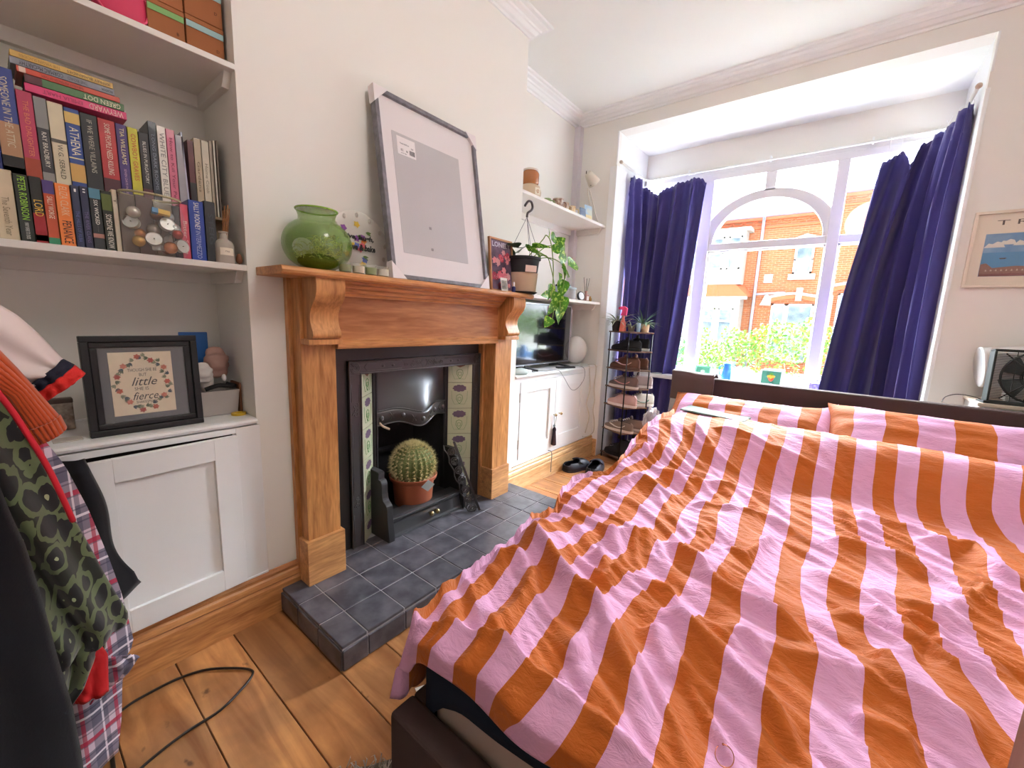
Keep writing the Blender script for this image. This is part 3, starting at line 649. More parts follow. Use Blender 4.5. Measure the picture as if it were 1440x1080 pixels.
lrow(.119, .141, .165, '#c4502a', 'orange book with a purple top and green foot', [('SALLY WORGE', .42, .76, '#f3e1c9', .010)], bands=[(.80, 1, '#4f3a7e'), (0, .12, '#2f8a62')])
lrow(.141, .170, .163, '#f0853a', 'bright orange book lettered PENANCE', [('ELIZA CLARK', .5, .96, '#f8c9a0', .015), ('PENANCE', .06, .42, '#23201e', .017)])
lrow(.170, .187, .164, '#222b4c', 'slim navy book beside the bright orange one', [('I', .9, .95, '#e8e8e8', .004), ('THE HILLS OF ALBA', .1, .6, '#56609a', .007)])
lrow(.187, .204, .166, '#25294a', 'slim navy book beside the teal topped one', [('II', .9, .96, '#e8e8e8', .005), ('THE RIVER CLANS', .1, .6, '#6a6090', .007)])
lrow(.204, .228, .165, '#1d2224', 'black book with a teal top lettered SIX WICKED REASONS', [('SIX WICKED', .42, .82, '#e9e6da', .008), ('REASONS', .3, .62, '#e9e6da', .0001)], bands=[(.84, 1, '#4f87a0'), (.20, .27, '#a8786a')])
lrow(.228, .250, .164, '#22281c', 'black and olive book lettered SOMEONE WE KNOW', [('SOMEONE WE KNOW', .05, .62, '#ece7d8', .012)], bands=[(.68, .95, '#5c6a28')])
lrow(.250, .262, .172, '#cfc3ac', 'thin tan book half hidden behind the jar', [('T', .78, .86, '#6a6050', .006)])
lrow(.262, .300, .165, '#6b5a50', 'brown book hidden behind the left side of the jar')
lrow(.300, .340, .168, '#5a3f3a', 'dull maroon book hidden behind the middle of the jar')
lrow(.340, .385, .160, '#7b6f5e', 'greyish book hidden behind the right side of the jar')
lrow(.386, .404, .158, '#2a2a2c', 'thin black book just right of the jar')
lrow(.404, .426, .168, '#c6465c', 'slim raspberry red book right of the jar', [('Bitter Suite', .1, .7, '#f0c7c0', .010)])
lrow(.427, .468, .186, '#1f3f9c', 'royal blue book lettered INTERMEZZO in the lower row', [('INTERMEZZO', .04, .50, '#aeb8de', .013), ('SALLY ROONEY', .52, .97, '#f4f2ec', .014)])
lrow(.469, .500, .192, '#17181c', 'black book with raised dark lettering behind the reed diffuser', [('STEIG', .3, .8, '#3a3d44', .014)])
# riser on which the upper row stands
rs = obj('book_riser', MB().box(AX+.01, -1.822, -.5, .565, ZB, 1.51).box(-1.822, -1.768, -.5, .565, 1.502, 1.51), mat('#a89478', .7), org=(-1.85, .05, ZB)); tag(rs, 'plain wooden riser behind the lower row of books', 'riser')
ZU = 1.510
def urow(y0, y1, zt, cov, lab, title=(), lean=.02, xf=-1.775, **k):
    w = y1-y0-.001; title = [(s, a, b, c, min(hh, w*.8)) for s, a, b, c, hh in title]
    return book((y0+y1)/2, w, ZU+.001, zt-ZU, xf, .115, cov, lab, SG, title, lean=lean, **k)
LN = -.0
def ux(y): return -1.775
urow(-.02, .020, 1.77, '#c9b58a', 'tan book at the far end of the upper row', lean=LN)
urow(.020, .062, 1.80, '#1f2f7a', 'tall royal blue book at the far end of the upper row', lean=LN)
urow(.062, .100, 1.785, '#3b4a92', 'fat blue and purple book lettered IN THE ATTIC with a tan and black foot', [('SOMEONE IN THE ATTIC', .30, .92, '#d8cdb4', .014)], lean=LN, bands=[(.22, .52, '#b58a68'), (0, .22, '#1c1a1f'), (.06, .12, '#e6e2da')])
urow(.100, .130, 1.742, '#b8395a', 'crimson and orange book under the pile of flat books', [('THE BAD DAUGHTER', .3, .9, '#e88a6a', .010)], lean=LN, bands=[(0, .28, '#a8452c')])
urow(.130, .154, 1.737, '#3c3b40', 'grey and black banded book left of the cream one with a dark stripe', [('RAY BRADBURY', .22, .62, '#e8e4da', .009)], lean=LN, bands=[(.66, 1, '#8d8d8b'), (0, .16, '#8f8c88')])
urow(.154, .185, 1.735, '#d9cbae', 'cream book with a thin dark stripe across its spine', [('W.G. SEBALD', .12, .52, '#55503f', .010)], lean=LN, bands=[(.54, .58, '#5b554e')])
urow(.185, .216, 1.732, '#24438e', 'blue book with gold figures under the pile of flat books', [('ATHENA', .44, .78, '#e8e0c4', .018)], lean=LN, bands=[(.82, .95, '#d9b868'), (.12, .34, '#cfa65c'), (.4, .415, '#e8d8a0')])
urow(.216, .252, 1.730, '#17191d', 'black book lettered IF WE WERE VILLAINS', [('IF WE WERE VILLAINS', .28, .93, '#b9b4a6', .011)], lean=LN, bands=[(.04, .08, '#55524a')])
urow(.252, .290, 1.729, '#b32a2c', 'red book lettered SOME PEOPLE NEED KILLING', [('SOME PEOPLE NEED KILLING', .30, .95, '#f2dccb', .012)], lean=LN, bands=[(0, .25, '#4a1a24')])
urow(.290, .316, 1.728, '#41276c', 'purple book with gold lettering left of the acid yellow one', [('TIA WILLIAMS', .48, .95, '#eadcae', .010), ('SEVEN DAYS IN JUNE', .06, .42, '#d9b0d0', .007)], lean=LN)
urow(.316, .341, 1.727, '#c9c22e', 'acid yellow book with red lettering', [('COWBOY GRAVES', .30, .92, '#c74a2c', .011)], lean=LN, bands=[(.05, .11, '#2a2a20')])
urow(.341, .366, 1.722, '#201c22', 'black book with white lettering beside the acid yellow one', [('BLUES IN PURGATORY', .3, .88, '#e8e4de', .008)], lean=LN, bands=[(0, .22, '#5c2632')])
urow(.366, .387, 1.762, '#272e3c', 'taller slate blue book left of the white one', [('LONG DARK ROOMS', .2, .85, '#8790a0', .008)], lean=LN)
urow(.387, .410, 1.757, '#e6e1d8', 'white book with grey lettering right of the slate blue one', [('WHITE CITY BLUE', .15, .92, '#8f8a88', .012)], lean=LN)
urow(.410, .433, 1.755, '#cf6a86', 'rose pink book right of the white one', [('How to Kill Your Pet', .12, .9, '#7a2c48', .008)], lean=LN)
urow(.433, .455, 1.745, '#9f9ea6', 'silver grey book right of the rose pink one', lean=LN)
urow(.4555, .4615, 1.758, '#c9cbe0', 'thin pale lilac folder standing among the books', lean=.03)
urow(.464, .482, 1.740, '#5b1f26', 'dark maroon book beside the lilac folder', lean=LN, bands=[(0, .42, '#24191c')])
urow(.482, .503, 1.752, '#b9a78c', 'tan book beside the dark maroon one', [('Gardens', .3, .7, '#7d6d54', .008)], lean=LN)
urow(.503, .525, 1.752, '#d1c6b2', 'pale stone book near the breast wall', [('Home Cook', .3, .7, '#8d8068', .008)], lean=LN)
urow(.525, .535, 1.757, '#a99a88', 'slim taupe booklet near the breast wall', lean=LN)
urow(.537, .544, 1.762, '#e0d8ca', 'slim ivory booklet beside the taupe one', lean=LN)
urow(.546, .552, 1.765, '#8f7f74', 'slim brown booklet at the wall end of the upper row', lean=LN)
# pile of flat books on the upper row
def flat(y0, y1, z0, z1, cov, lab, title=(), bands=()):
    x = -1.770; t = thing('book', lab, 'book', (x-.06, (y0+y1)/2, z0), 'books lying flat on the upper row')
    b = MB().box(x-.0025, x, y0, y1, z0, z1).box(x-.12, x, y0, y1, z0, z0+.0018).box(x-.12, x, y0, y1, z1-.0018, z1)
    obj('cover', b, mat(cov, .42, coat=.2, vary=.1, vscale=20), t, bevel=.0008, segs=1); obj('pages', MB().box(x-.118, x-.002, y0+.002, y1-.002, z0+.0018, z1-.0018), PAGE, t)
    for a, c, col in bands: obj('spine_band', MB().box(x, x+.0005, y0+(y1-y0)*a, y0+(y1-y0)*c, z0+.0004, z1-.0004), mat(col, .45), t)
    for s, a, c, col, hh in title:   # spine text stands upside down
        L = y1-y0; TM = Matrix(((0, 0, 1, x+.0007), (-1, 0, 0, y0+L*(a+c)/2), (0, -1, 0, (z0+z1)/2), (0, 0, 0, 1))); text(s, TM, hh, mat(col, .5), t, width=L*(c-a), height=hh, ext=.0002)
zz = 1.744
flat(.118, .318, zz, zz+.021, '#d83a72', 'hot pink flat book lettered WEYWARD, bottom of the pile', [('WEYWARD', .60, .96, '#f3cfc4', .015), ('EMILIA HART', .16, .54, '#9c1f50', .009)])
flat(.120, .314, zz+.0215, zz+.042, '#4f7a4c', 'green flat book lettered GREEN DOT', [('GREEN DOT', .56, .96, '#efe8c8', .013)], bands=[(0, .16, '#5c2a30')])
flat(.108, .306, zz+.0425, zz+.057, '#cc4a33', 'thin red orange flat book above the green one', [('THE GREAT PRETENDER OF THEM', .22, .62, '#8a2a24', .006)], bands=[(.02, .08, '#e9c8b8')])
flat(.098, .296, zz+.0575, zz+.075, '#8b8c96', 'grey flat book lettered THE ROAD, second from the top of the pile', [('CORMAC McCARTHY', .08, .48, '#2e2e38', .010), ('THE ROAD', .52, .72, '#5c5c68', .008), ('PICADOR', .86, .98, '#3c3c46', .006)])
flat(.100, .294, zz+.0755, zz+.091, '#d9b25e', 'mustard yellow flat book on top of the pile', [('JEFFREY EUGENIDES', .52, .97, '#6b4a20', .009), ('THE VIRGIN SUICIDES', .08, .46, '#b98a3e', .007)])

# ------------------------------------------------------------------ boxes on the top shelf
KR = mat('#a5663c', .8, bump=.15, bscale=80, bdist=.0008, name='kraft_board')
def cbox(y0, y1, z0, h, strip, lab, mark):
    t = thing('cardboard_box', lab, 'box', (-1.80, (y0+y1)/2, z0), 'brown cardboard boxes on the top shelf')
    obj('box_body', MB().box(-1.90, -1.70, y0, y1, z0, z0+h*.86), KR, t, bevel=.002)
    obj('box_lid', MB().box(-1.902, -1.698, y0-.001, y1+.001, z0+h*.87, z0+h), KR, t, bevel=.002)
    obj('coloured_strip', MB().box(-1.698, -1.697, y0+.001, y1-.001, z0+h*.70, z0+h*.86), mat(strip, .6), t)
    TM = Matrix(((0, 0, 1, -1.6995), (1, 0, 0, y1-.018), (0, 1, 0, z0+h*.35), (0, 0, 0, 1))); text(mark, TM, .012, mat('#5a3420', .7), t)
cbox(.374, .462, 1.976, .105, '#7fb068', 'brown cardboard box with a green strip', 'B')
cbox(.466, .566, 1.976, .108, '#9fc0c2', 'brown cardboard box with a pale blue strip beside the breast wall', 'D')
cbox(.376, .462, 2.083, .105, '#7fb068', 'upper brown cardboard box above the green stripped one', 'B')
cbox(.466, .566, 2.086, .105, '#9fc0c2', 'upper brown cardboard box above the blue stripped one', 'D')
lb = thing('lunch_bag', 'bright pink zipped bag beside the cardboard boxes', 'bag', (-1.74, .325, 1.976))
LBX = bpy.data  # soft body of the bag
def sup(p, e=.35): return Vector((math.copysign(abs(p.x)**e, p.x), math.copysign(abs(p.y)**e, p.y), math.copysign(abs(p.z)**e, p.z)))
PK = mat('#d6365e', .6, bump=.2, bscale=60, name='pink_bag_cloth')
obj('bag_body', MB().ell((-1.755, .322, 2.04), .055, .062, .063, 32, 20, fn=lambda p: sup(p, .5)), PK, lb, smooth=True)
obj('piping', MB().tube([(-1.705, .322+.058*math.cos(q/24*2*PI), 2.04+.058*math.sin(q/24*2*PI)) for q in range(25)], .0035, 6), mat('#e8557a', .5), lb, smooth=True)
dk = obj('folded_scarf', MB().ell((-1.76, .215, 2.008), .06, .048, .031, 24, 12, fn=lambda p: sup(p, .7)+Vector((0, 0, .08*math.sin(p.y*9)))), mat('#39303c', .8, bump=.4, bscale=50), smooth=True, org=(-1.76, .215, 1.976))
tag(dk, 'dark bundled scarf beside the pink bag', 'scarf')

# ------------------------------------------------------------------ jar of keepsakes and reed diffuser
JG, jn, jb = new_mat('clear_glass'); jb.inputs['Base Color'].default_value = (.93, .97, .96, 1); jb.inputs['Roughness'].default_value = .03; jb.inputs['Alpha'].default_value = .10; jb.inputs['Specular IOR Level'].default_value = 1
def thinglass(name, col, alpha, rough=.03):
    m, nt, b = new_mat(name); b.inputs['Base Color'].default_value = srgb(col); b.inputs['Alpha'].default_value = alpha; b.inputs['Roughness'].default_value = rough; b.inputs['Specular IOR Level'].default_value = .9; return m
jx, jy = -1.600-.0, .335
jx = -1.728+.062
jar = thing('glass_jar', 'squat wide clear glass jar full of tealights and copper baubles', 'jar', (jx, jy, ZB))
J1, J2 = .055, .078
obj('jar_wall', MB().lathe([(0, .002), (.9, .002), (1.0, .012), (1.03, .05), (1.0, .12), (.93, .150), (.86, .158), (.86, .166), (.88, .170)], n=40).v and (lambda m: (setattr(m, 'v', [(jx+v[0]*J1, jy+v[1]*J2, ZB+v[2]) for v in m.v]), m)[1])(MB().lathe([(.9, .002), (1.0, .012), (1.03, .05), (1.0, .12), (.93, .150), (.88, .158), (.90, .170)], n=48)), JG, jar, smooth=True)
obj('jar_rim', MB().tube([(jx+J1*.9*math.cos(q/36*2*PI), jy+J2*.9*math.sin(q/36*2*PI), ZB+.170) for q in range(37)], .0035, 8), thinglass('rim_glass', '#cfc49c', .7), jar, smooth=True)
TL = mat('#dcdcd8', .35, metal=.5, bump=.3, bscale=200, name='foil_cup'); WX = mat('#efece2', .5)
tls = [((.034, .03, .095), (1, .1, .35)), ((.040, -.006, .046), (1, -.2, .3)), ((.0, .045, .05), (.7, .6, .1)), ((.036, .062, .035), (1, .5, .1)), ((.01, -.05, .09), (.8, -.5, .3)), ((-.01, .01, .03), (0, 0, 1))]
for i, (o, n) in enumerate(tls):
    n = Vector(n).normalized(); Mz = n.to_track_quat('Z', 'Y').to_matrix().to_4x4()
    t = thing('tealight', ['foil tealight facing out near the top of the jar', 'foil tealight lying near the bottom front of the jar', 'foil tealight deep among the baubles', 'foil tealight against the right side of the jar', 'foil tealight against the left side of the jar', 'foil tealight lying flat on the floor of the jar'][i], 'tealight', (jx+o[0]*.9, jy+o[1], ZB+o[2]), 'tealights in the jar')
    obj('cup', MB().lathe([(.016, -.014), (.0185, -.012), (.019, .002), (.0195, .003), (.018, .001), (0, .001)], (jx+o[0]*.85-.006, jy+o[1], ZB+o[2]), 24, Mz), TL, t, smooth=True, angle=.7)
    obj('wick', MB().lathe([(.0015, 0), (.001, .006)], (jx+o[0]*.85-.006, jy+o[1], ZB+o[2]), 6, Mz), mat('#6c6458', .6), t)
bl = [((.030, .032, .026), .018, '#b5713f'), ((.024, -.040, .035), .016, '#c49c5a'), ((.0, .0, .075), .018, '#9c8f86'), ((-.02, -.03, .06), .018, '#b8763c'), ((.02, -.045, .115), .017, '#d8d4cc'), ((.01, .048, .085), .018, '#cfd2d4'), ((.0, .01, .12), .016, '#8b5a44'), ((.03, .052, .068), .014, '#a83c2c'), ((-.01, .04, .12), .016, '#bfc4c6'), ((-.02, .03, .02), .016, '#98602c')]
for i, (o, r_, c) in enumerate(bl):
    nm = ['copper', 'gold', 'taupe', 'bronze', 'pearl', 'silver', 'rust brown', 'red', 'frosted', 'amber'][i]
    t = obj('bauble', MB().ell((jx+o[0]*.85, jy+o[1], ZB+o[2]), r_, r_, r_, 20, 12), mat(c, .25, metal=.6), smooth=True, org=(jx, jy, ZB)); tag(t, nm+' coloured bauble inside the clear jar', 'bauble', 'baubles in the jar')
mb_ = thing('matchbox', 'small blue and yellow box near the top of the jar', 'box', (jx+.02, jy+.01, ZB+.13))
Mm = frame((jx+.034, jy+.015, ZB+.125), (0, 1, -.1), (-.3, 0, 1)); q = MB(); q.mbox(Mm, .04, .014, .012); obj('yellow_box', q, mat('#d9b43c', .5), mb_)
q = MB(); q.mbox(Mm, .014, .0145, .0125, (-.015, 0, 0)); obj('blue_end', q, mat('#3c7fb0', .5), mb_)

df = thing('reed_diffuser', 'frosted glass reed diffuser bottle with wooden reeds at the end of the book shelf', 'diffuser', (-1.675, .520, ZB))
fx, fy = -1.675, .520
obj('bottle', MB().lathe([(0, 0), (.026, 0), (.028, .004), (.028, .062), (.024, .072), (.012, .080), (.011, .098), (.014, .100), (.014, .104), (.009, .104), (.009, .08)], (fx, fy, ZB), 32), mat('#cfc6ba', .3, alpha=.75, name='frosted_glass'), df, smooth=True, angle=.8)
obj('oil', MB().lathe([(0, .002), (.025, .002), (.025, .03), (0, .03)], (fx, fy, ZB), 24), mat('#c8a684', .3), df, smooth=True, angle=.8)
obj('paper_label', MB().add([(fx+.0284*math.cos(a), fy+.0284*math.sin(a), ZB+z) for z in (.026, .050) for a in [-.75+i*.15 for i in range(11)]], [(i, i+1, i+12, i+11) for i in range(10)]), mat('#efe6d6', .7), df)
TM = Matrix(((0, 0, 1, fx+.0290), (1, 0, 0, fy), (0, 1, 0, ZB+.038), (0, 0, 0, 1))); text('STILL', TM, .006, mat('#6a5f52', .6), df)
for i in range(5): obj('reed', MB().tube([(fx-.004+.002*i, fy-.004+.003*(i % 3), ZB+.02), (fx-.01+.006*i, fy+.006+.008*(i % 3), ZB+.175+.004*i)], .0016, 5), mat('#a06a3c', .7), df)
bn = obj('seed_head', MB().ell((-1.668, .560, ZB+.018), .012, .010, .018, 12, 8, fn=lambda p: p*(1+.15*math.sin(p.z*9))), mat('#7a4a30', .6), smooth=True, org=(-1.668, .556, ZB)); tag(bn, 'small brown dried seed head beside the reed diffuser', 'seed head')

# ------------------------------------------------------------------ things on the left cupboard
pf = thing('picture_frame', 'black moulded picture frame with a floral quote print on the alcove cupboard', 'picture', (-1.72, .29, .80))
a0, b0_ = Vector((-1.688, .150, .801)), Vector((-1.688-.004, .432, .801)); ux_ = (b0_-a0).normalized(); uz_ = (Vector((-.015, 0, .302))).normalized(); W1, H1 = .277, .300
FMx = Matrix.Translation(a0) @ frame((0, 0, 0), ux_, uz_)
def ringf(M, x0, x1, y0, y1, w, z0, z1): 
    q = MB()
    for a, b, c, e in ((x0, x1, y0, y0+w), (x0, x1, y1-w, y1), (x0, x0+w, y0+w, y1-w), (x1-w, x1, y0+w, y1-w)): q.mbox(M, b-a, e-c, z1-z0, ((a+b)/2, (c+e)/2, (z0+z1)/2))
    return q
BLK = mat('#17161a', .45, bump=.1, bscale=60, name='black_frame_paint')
o1 = obj('frame_outer', ringf(FMx, 0, W1, 0, H1, .018, -.02, .006), BLK, pf, bevel=.002)
obj('frame_inner', ringf(FMx, .018, W1-.018, .018, H1-.018, .018, -.02, .000), BLK, pf, bevel=.003)
q = MB(); q.mbox(FMx, W1-.04, H1-.04, .003, (W1/2, H1/2, -.010)); obj('mount', q, mat('#5c5c62', .7), pf)
q = MB(); q.mbox(FMx, .150, .195, .002, (W1/2-.006, H1/2+.002, -.0075)); pp = obj('print', q, mat('#e3d2b6', .7, vary=.1, vscale=30), pf)
def ptxt(s, cx, cy, h, w, col, sh=0, nm='lettering'): text(s, FMx @ Matrix.Translation((W1/2-.006+cx, H1/2+.002+cy, -.0060)), h, mat(col, .6), pp, nm, width=w, height=h, ext=.0002, shear=sh)
ptxt('THOUGH SHE BE', 0, .041, .010, .070, '#3c3836'); ptxt('BUT', 0, .026, .010, .018, '#3c3836'); ptxt('little', 0, .004, .026, .062, '#2a2628', .4)
ptxt('SHE IS', -.006, -.018, .010, .034, '#3c3836'); ptxt('fierce', 0, -.042, .024, .062, '#2a2628', .4); ptxt('SHAKESPEARE', .004, -.060, .008, .052, '#3c3836')
for i in range(44):
    an = 2*PI*i/44; cx, cy = .062*math.cos(an)*R.uniform(.86, 1.08), .083*math.sin(an)*R.uniform(.84, 1.05)
    Mq = FMx @ Matrix.Translation((W1/2-.006+cx, H1/2+.002+cy, -.0062)) @ Matrix.Rotation(an+R.uniform(-1, 1), 4, 'Z'); fm_ = MB()
    if i % 4 == 0:
        for k in range(6): fm_.leaf(Mq @ Matrix.Rotation(k*PI/3, 4, 'Z'), .009, .006, 0, 3)
        col = ['#c4573c', '#d88068', '#b8483a'][i//4 % 3]
    else:
        for k in (-.5, 0, .5): fm_.leaf(Mq @ Matrix.Rotation(k, 4, 'Z'), .012, .004, 0, 3)
        col = ['#5c6a4e', '#8a8f70', '#3e4f5c'][i % 3]
    obj('printed_flower' if i % 4 == 0 else 'printed_sprig', fm_, mat(col, .7), pp)
obj('frame_glass', (lambda q: (q.mbox(FMx, W1-.05, H1-.05, .001, (W1/2, H1/2, -.003)), q)[1])(MB()), thinglass('picture_glass', '#ffffff', .06, .05), pf)

tub = thing('storage_tub', 'grey white plastic tub full of toiletries behind the black picture frame', 'tub', (-1.82, .50, .80))
q = MB()
for (sx, sy, z) in ((.055, .055, .801), (.064, .062, .895)): pass
def taper_box(cx, cy, sx0, sy0, sx1, sy1, z0, z1, th):
    v = []
    for s0, s1_, z in ((sx0, sy0, z0), (sx1, sy1, z1), (sx1-th, sy1-th, z1), (sx0-th, sy0-th, z0+th)):
        v += [(cx-s0, cy-s1_, z), (cx+s0, cy-s1_, z), (cx+s0, cy+s1_, z), (cx-s0, cy+s1_, z)]
    f = [(3, 2, 1, 0)]
    for a in (0, 4, 8): f += [(a+i, a+(i+1) % 4, a+4+(i+1) % 4, a+4+i) for i in range(4)]
    f.append((12, 13, 14, 15)); return MB().add(v, f)
obj('tub_body', taper_box(-1.825, .500, .058, .056, .066, .064, .801, .893, .004), mat('#b9b2ae', .5), tub, bevel=.003)
tub_items = [('tube', 'white squeezy tube sticking out of the tub', (-1.82, .478, .93), (.020, .022, .05), '#d8cfca'), ('hairband', 'black hair tie lying on the rim of the tub', None, None, None),
             ('sachet', 'crumpled pink and clear sachet at the top of the tub', (-1.85, .52, .985), (.030, .040, .055), '#b08a80'), ('bottle_cap', 'small white bottle cap showing above the tub', (-1.80, .528, .935), (.008, .008, .014), '#efeae2'),
             ('washcloth', 'black and white cloth bundled at the left of the tub', (-1.81, .465, .955), (.022, .03, .035), '#e6e0dc')]
for nm, lab, c, r3, col in tub_items:
    if c is None:
        t = obj('hair_tie', MB().tube(smooth_path([(-1.775, .46, .900), (-1.77, .50, .912), (-1.775, .54, .905), (-1.80, .56, .902), (-1.82, .54, .91)], 5), .008, 8), mat('#151417', .8, bump=.4, bscale=80), smooth=True, org=(-1.78, .5, .893))
    else:
        s0_ = R.random()*9
        t = obj(nm, MB().ell(c, *r3, 24, 16, fn=lambda p: p*(1+.22*math.sin(p.x*5+s0_)*math.sin(p.z*6+s0_)*(1 if nm in ('sachet', 'washcloth') else 0))), mat(col, .5, bump=.5 if nm == 'sachet' else 0, bscale=30, bdist=.01), smooth=True, org=(c[0], c[1], .81))
    tag(t, lab, 'toiletry')
bb = obj('folder', MB().box(-1.93, -1.925, .43, .52, .801, 1.10), mat('#1f5fa8', .5), org=(-1.93, .48, .80), bevel=.003); tag(bb, 'bright blue folder standing behind the tub', 'folder')
bw = obj('notebook', MB().box(-1.90, -1.79, .573-.004, .573-.022+.02, .801, .915) if False else MB().box(-1.86, -1.77, .5655, .5735, .801, .915), mat('#7a4a2c', .6), org=(-1.82, .57, .80), bevel=.001); tag(bw, 'slim brown notebook wedged between the tub and the wall', 'notebook')
yt = obj('tape_roll', MB().lathe([(.013, 0), (.024, 0), (.024, .008), (.013, .008)], (-1.735, .548, .8005), 32, closed=True), mat('#d8b02c', .4), smooth=True, angle=.7, org=(-1.735, .548, .8005)); tag(yt, 'yellow ring of tape lying on the corner of the cupboard top', 'tape')
tn = thing('small_tin', 'small patterned tin behind the left edge of the black picture frame', 'tin', (-1.86, .11, .80))
obj('tin_body', MB().box(-1.88, -1.85, .072, .135, .801, .893), mat('#7d6a60', .5, col2='#c9bdb0', vscale=40), tn, bevel=.004); obj('tin_lid', MB().box(-1.881, -1.849, .071, .136, .885, .900), mat('#55433c', .5), tn, bevel=.003)
bs = obj('loose_card', MB().box(-1.74, -1.69, .075, .135, .8005, .803), mat('#c9c2ba', .6), org=(-1.71, .1, .8)); tag(bs, 'pale card lying flat left of the black picture frame', 'card')
# ------------------------------------------------------------------ on the mantel shelf
MZ = 1.342
GG = thinglass('green_glass', '#6f9f14', .52, .04)
vx, vy = -1.535, .772
vs_ = thing('glass_vase', 'round green glass vase filled with dry grass on the mantel', 'vase', (vx, vy, MZ))
prof = [(0, .003), (.045, .001), (.055, .004)]+[(.024+.094*math.cos(t), .093+.089*math.sin(t)) for t in [-1.15+i*.115 for i in range(21)]]+[(.062, .186), (.062, .190), (.068, .208), (.070, .212)]
obj('vase_body', MB().lathe(prof, (vx, vy, MZ), 48), GG, vs_, smooth=True)
obj('vase_rim', MB().tube([(vx+.070*math.cos(q/36*2*PI), vy+.070*math.sin(q/36*2*PI), MZ+.212) for q in range(37)], .003, 6), thinglass('green_rim', '#8fb83c', .9), vs_, smooth=True)
gr = MB()
for i in range(420):
    a = R.uniform(0, 2*PI); r_ = R.uniform(.01, .092); z = R.uniform(.015, .09+.03*math.cos(a)); r_ = min(r_, .024+.080*math.sqrt(max(0, 1-((z-.093)/.09)**2)))
    p = Vector((vx+r_*math.cos(a), vy+r_*math.sin(a), MZ+z)); d = Vector((R.uniform(-1, 1), R.uniform(-1, 1), R.uniform(-.7, .7))).normalized()*.024
    q = p+d; c = Vector((vx, vy, MZ+.09)); 
    if (q-c).length > .085: q = c+(q-c).normalized()*.085
    if (p-c).length > .086: p = c+(p-c).normalized()*.086
    gr.tube([p, (p+q)/2+Vector((0, 0, .004)), q], .0011, 4)
go = obj('dry_grass', gr, mat('#ece6a8', .8), vs_); go['kind'] = 'stuff'
moss = obj('moss', MB().ell((vx, vy, MZ+.034), .070, .070, .028, 24, 10), mat('#3c4a24', .9, bump=.6, bscale=60, bdist=.01), vs_, smooth=True)
# plate leaning on the wall
pl = thing('glass_plate', 'scalloped clear glass plate with painted flowers and lettering leaning on the mantel', 'plate', (-1.58, .99, MZ))
PM = frame((-1.592, .972, MZ+.133), (0, 1, 0), (-.24, 0, 1)); PRT = PM
N = 72; ring = MB(); vs = []; prf = [(0, 0), (.085, 0), (.092, .003), (.105, .010), (.124, .014), (.130, .015)]
for r_, z in prf:
    for k in range(N):
        a = 2*PI*k/N; rr_ = r_*(1+(.028*abs(math.sin(a*6))-.014 if r_ > .1 else 0)); vs.append(PRT @ Vector((rr_*math.cos(a), rr_*math.sin(a), z)))
ring.add(vs, [(i*N+k, i*N+(k+1) % N, (i+1)*N+(k+1) % N, (i+1)*N+k) for i in range(len(prf)-1) for k in range(N)])
PG = thinglass('plate_glass', '#f0ece6', .30, .12)
obj('plate_body', ring, PG, pl, smooth=True)
for k in range(12):
    a = 2*PI*k/12; c = PRT @ Vector((.113*math.cos(a), .113*math.sin(a), .015)); obj('rim_relief', MB().ell(c, .003, .007, .010, 10, 6), mat('#c9c2b8', .3, alpha=.8), pl, smooth=True)
for s, x, y, w in (('Live, laugh,', -.004, .022, .135), ('love & bake', .002, -.020, .125)): text(s, PRT @ Matrix.Translation((x, y, .011)), .03, mat('#161215', .6), pl, width=w, height=.027, shear=.3, bold=.0012, ext=.0004)
for i in range(18):
    cx, cy = R.gauss(.0, .022), R.gauss(-.005, .045); Mq = PRT @ Matrix.Translation((cx, cy, .0032+.0002*i % .002)) @ Matrix.Rotation(R.uniform(0, 6), 4, 'Z'); f_ = MB()
    if i % 3: 
        for k in range(5): f_.leaf(Mq @ Matrix.Rotation(k*2*PI/5, 4, 'Z'), .015, .012, 0, 3)
        c = ['#e0803c', '#d8b43c', '#8a4a9c', '#d85a6c', '#5c6ab0'][i % 5]
    else:
        for k in (0, .5): f_.leaf(Mq @ Matrix.Rotation(k, 4, 'Z'), .026, .009, 0, 3)
        c = '#5d7a3c'
    obj('painted_flower' if i % 3 else 'painted_leaf', f_, mat(c, .5), pl)
# four glass votives
for i, (y, lab) in enumerate(((.838, 'pale green glass votive candle nearest the green vase'), (.892, 'white votive candle beside the pale green one nearest the vase'), (.945, 'green glass votive candle between the two white ones'), (1.000, 'white votive candle nearest the large leaning frame'))):
    t = thing('votive_candle', lab, 'candle', (-1.462, y, MZ), 'glass votive candles on the mantel'); x = -1.466; gcol = ['#8ea05c', '#e6dfc8', '#8ea05c', '#e9e4d2'][i]
    obj('glass_cup', MB().lathe([(0, .001), (.020, .001), (.0225, .004), (.0235, .040), (.0225, .040), (.0215, .006)], (x, y, MZ), 28), thinglass('votive_glass%d' % i, '#dfe4d8', .15), t, smooth=True, angle=.8)
    obj('wax', MB().lathe([(0, .004), (.0205, .004), (.0212, .029), (0, .030)], (x, y, MZ), 24), mat(gcol, .5), t, smooth=True, angle=.8)
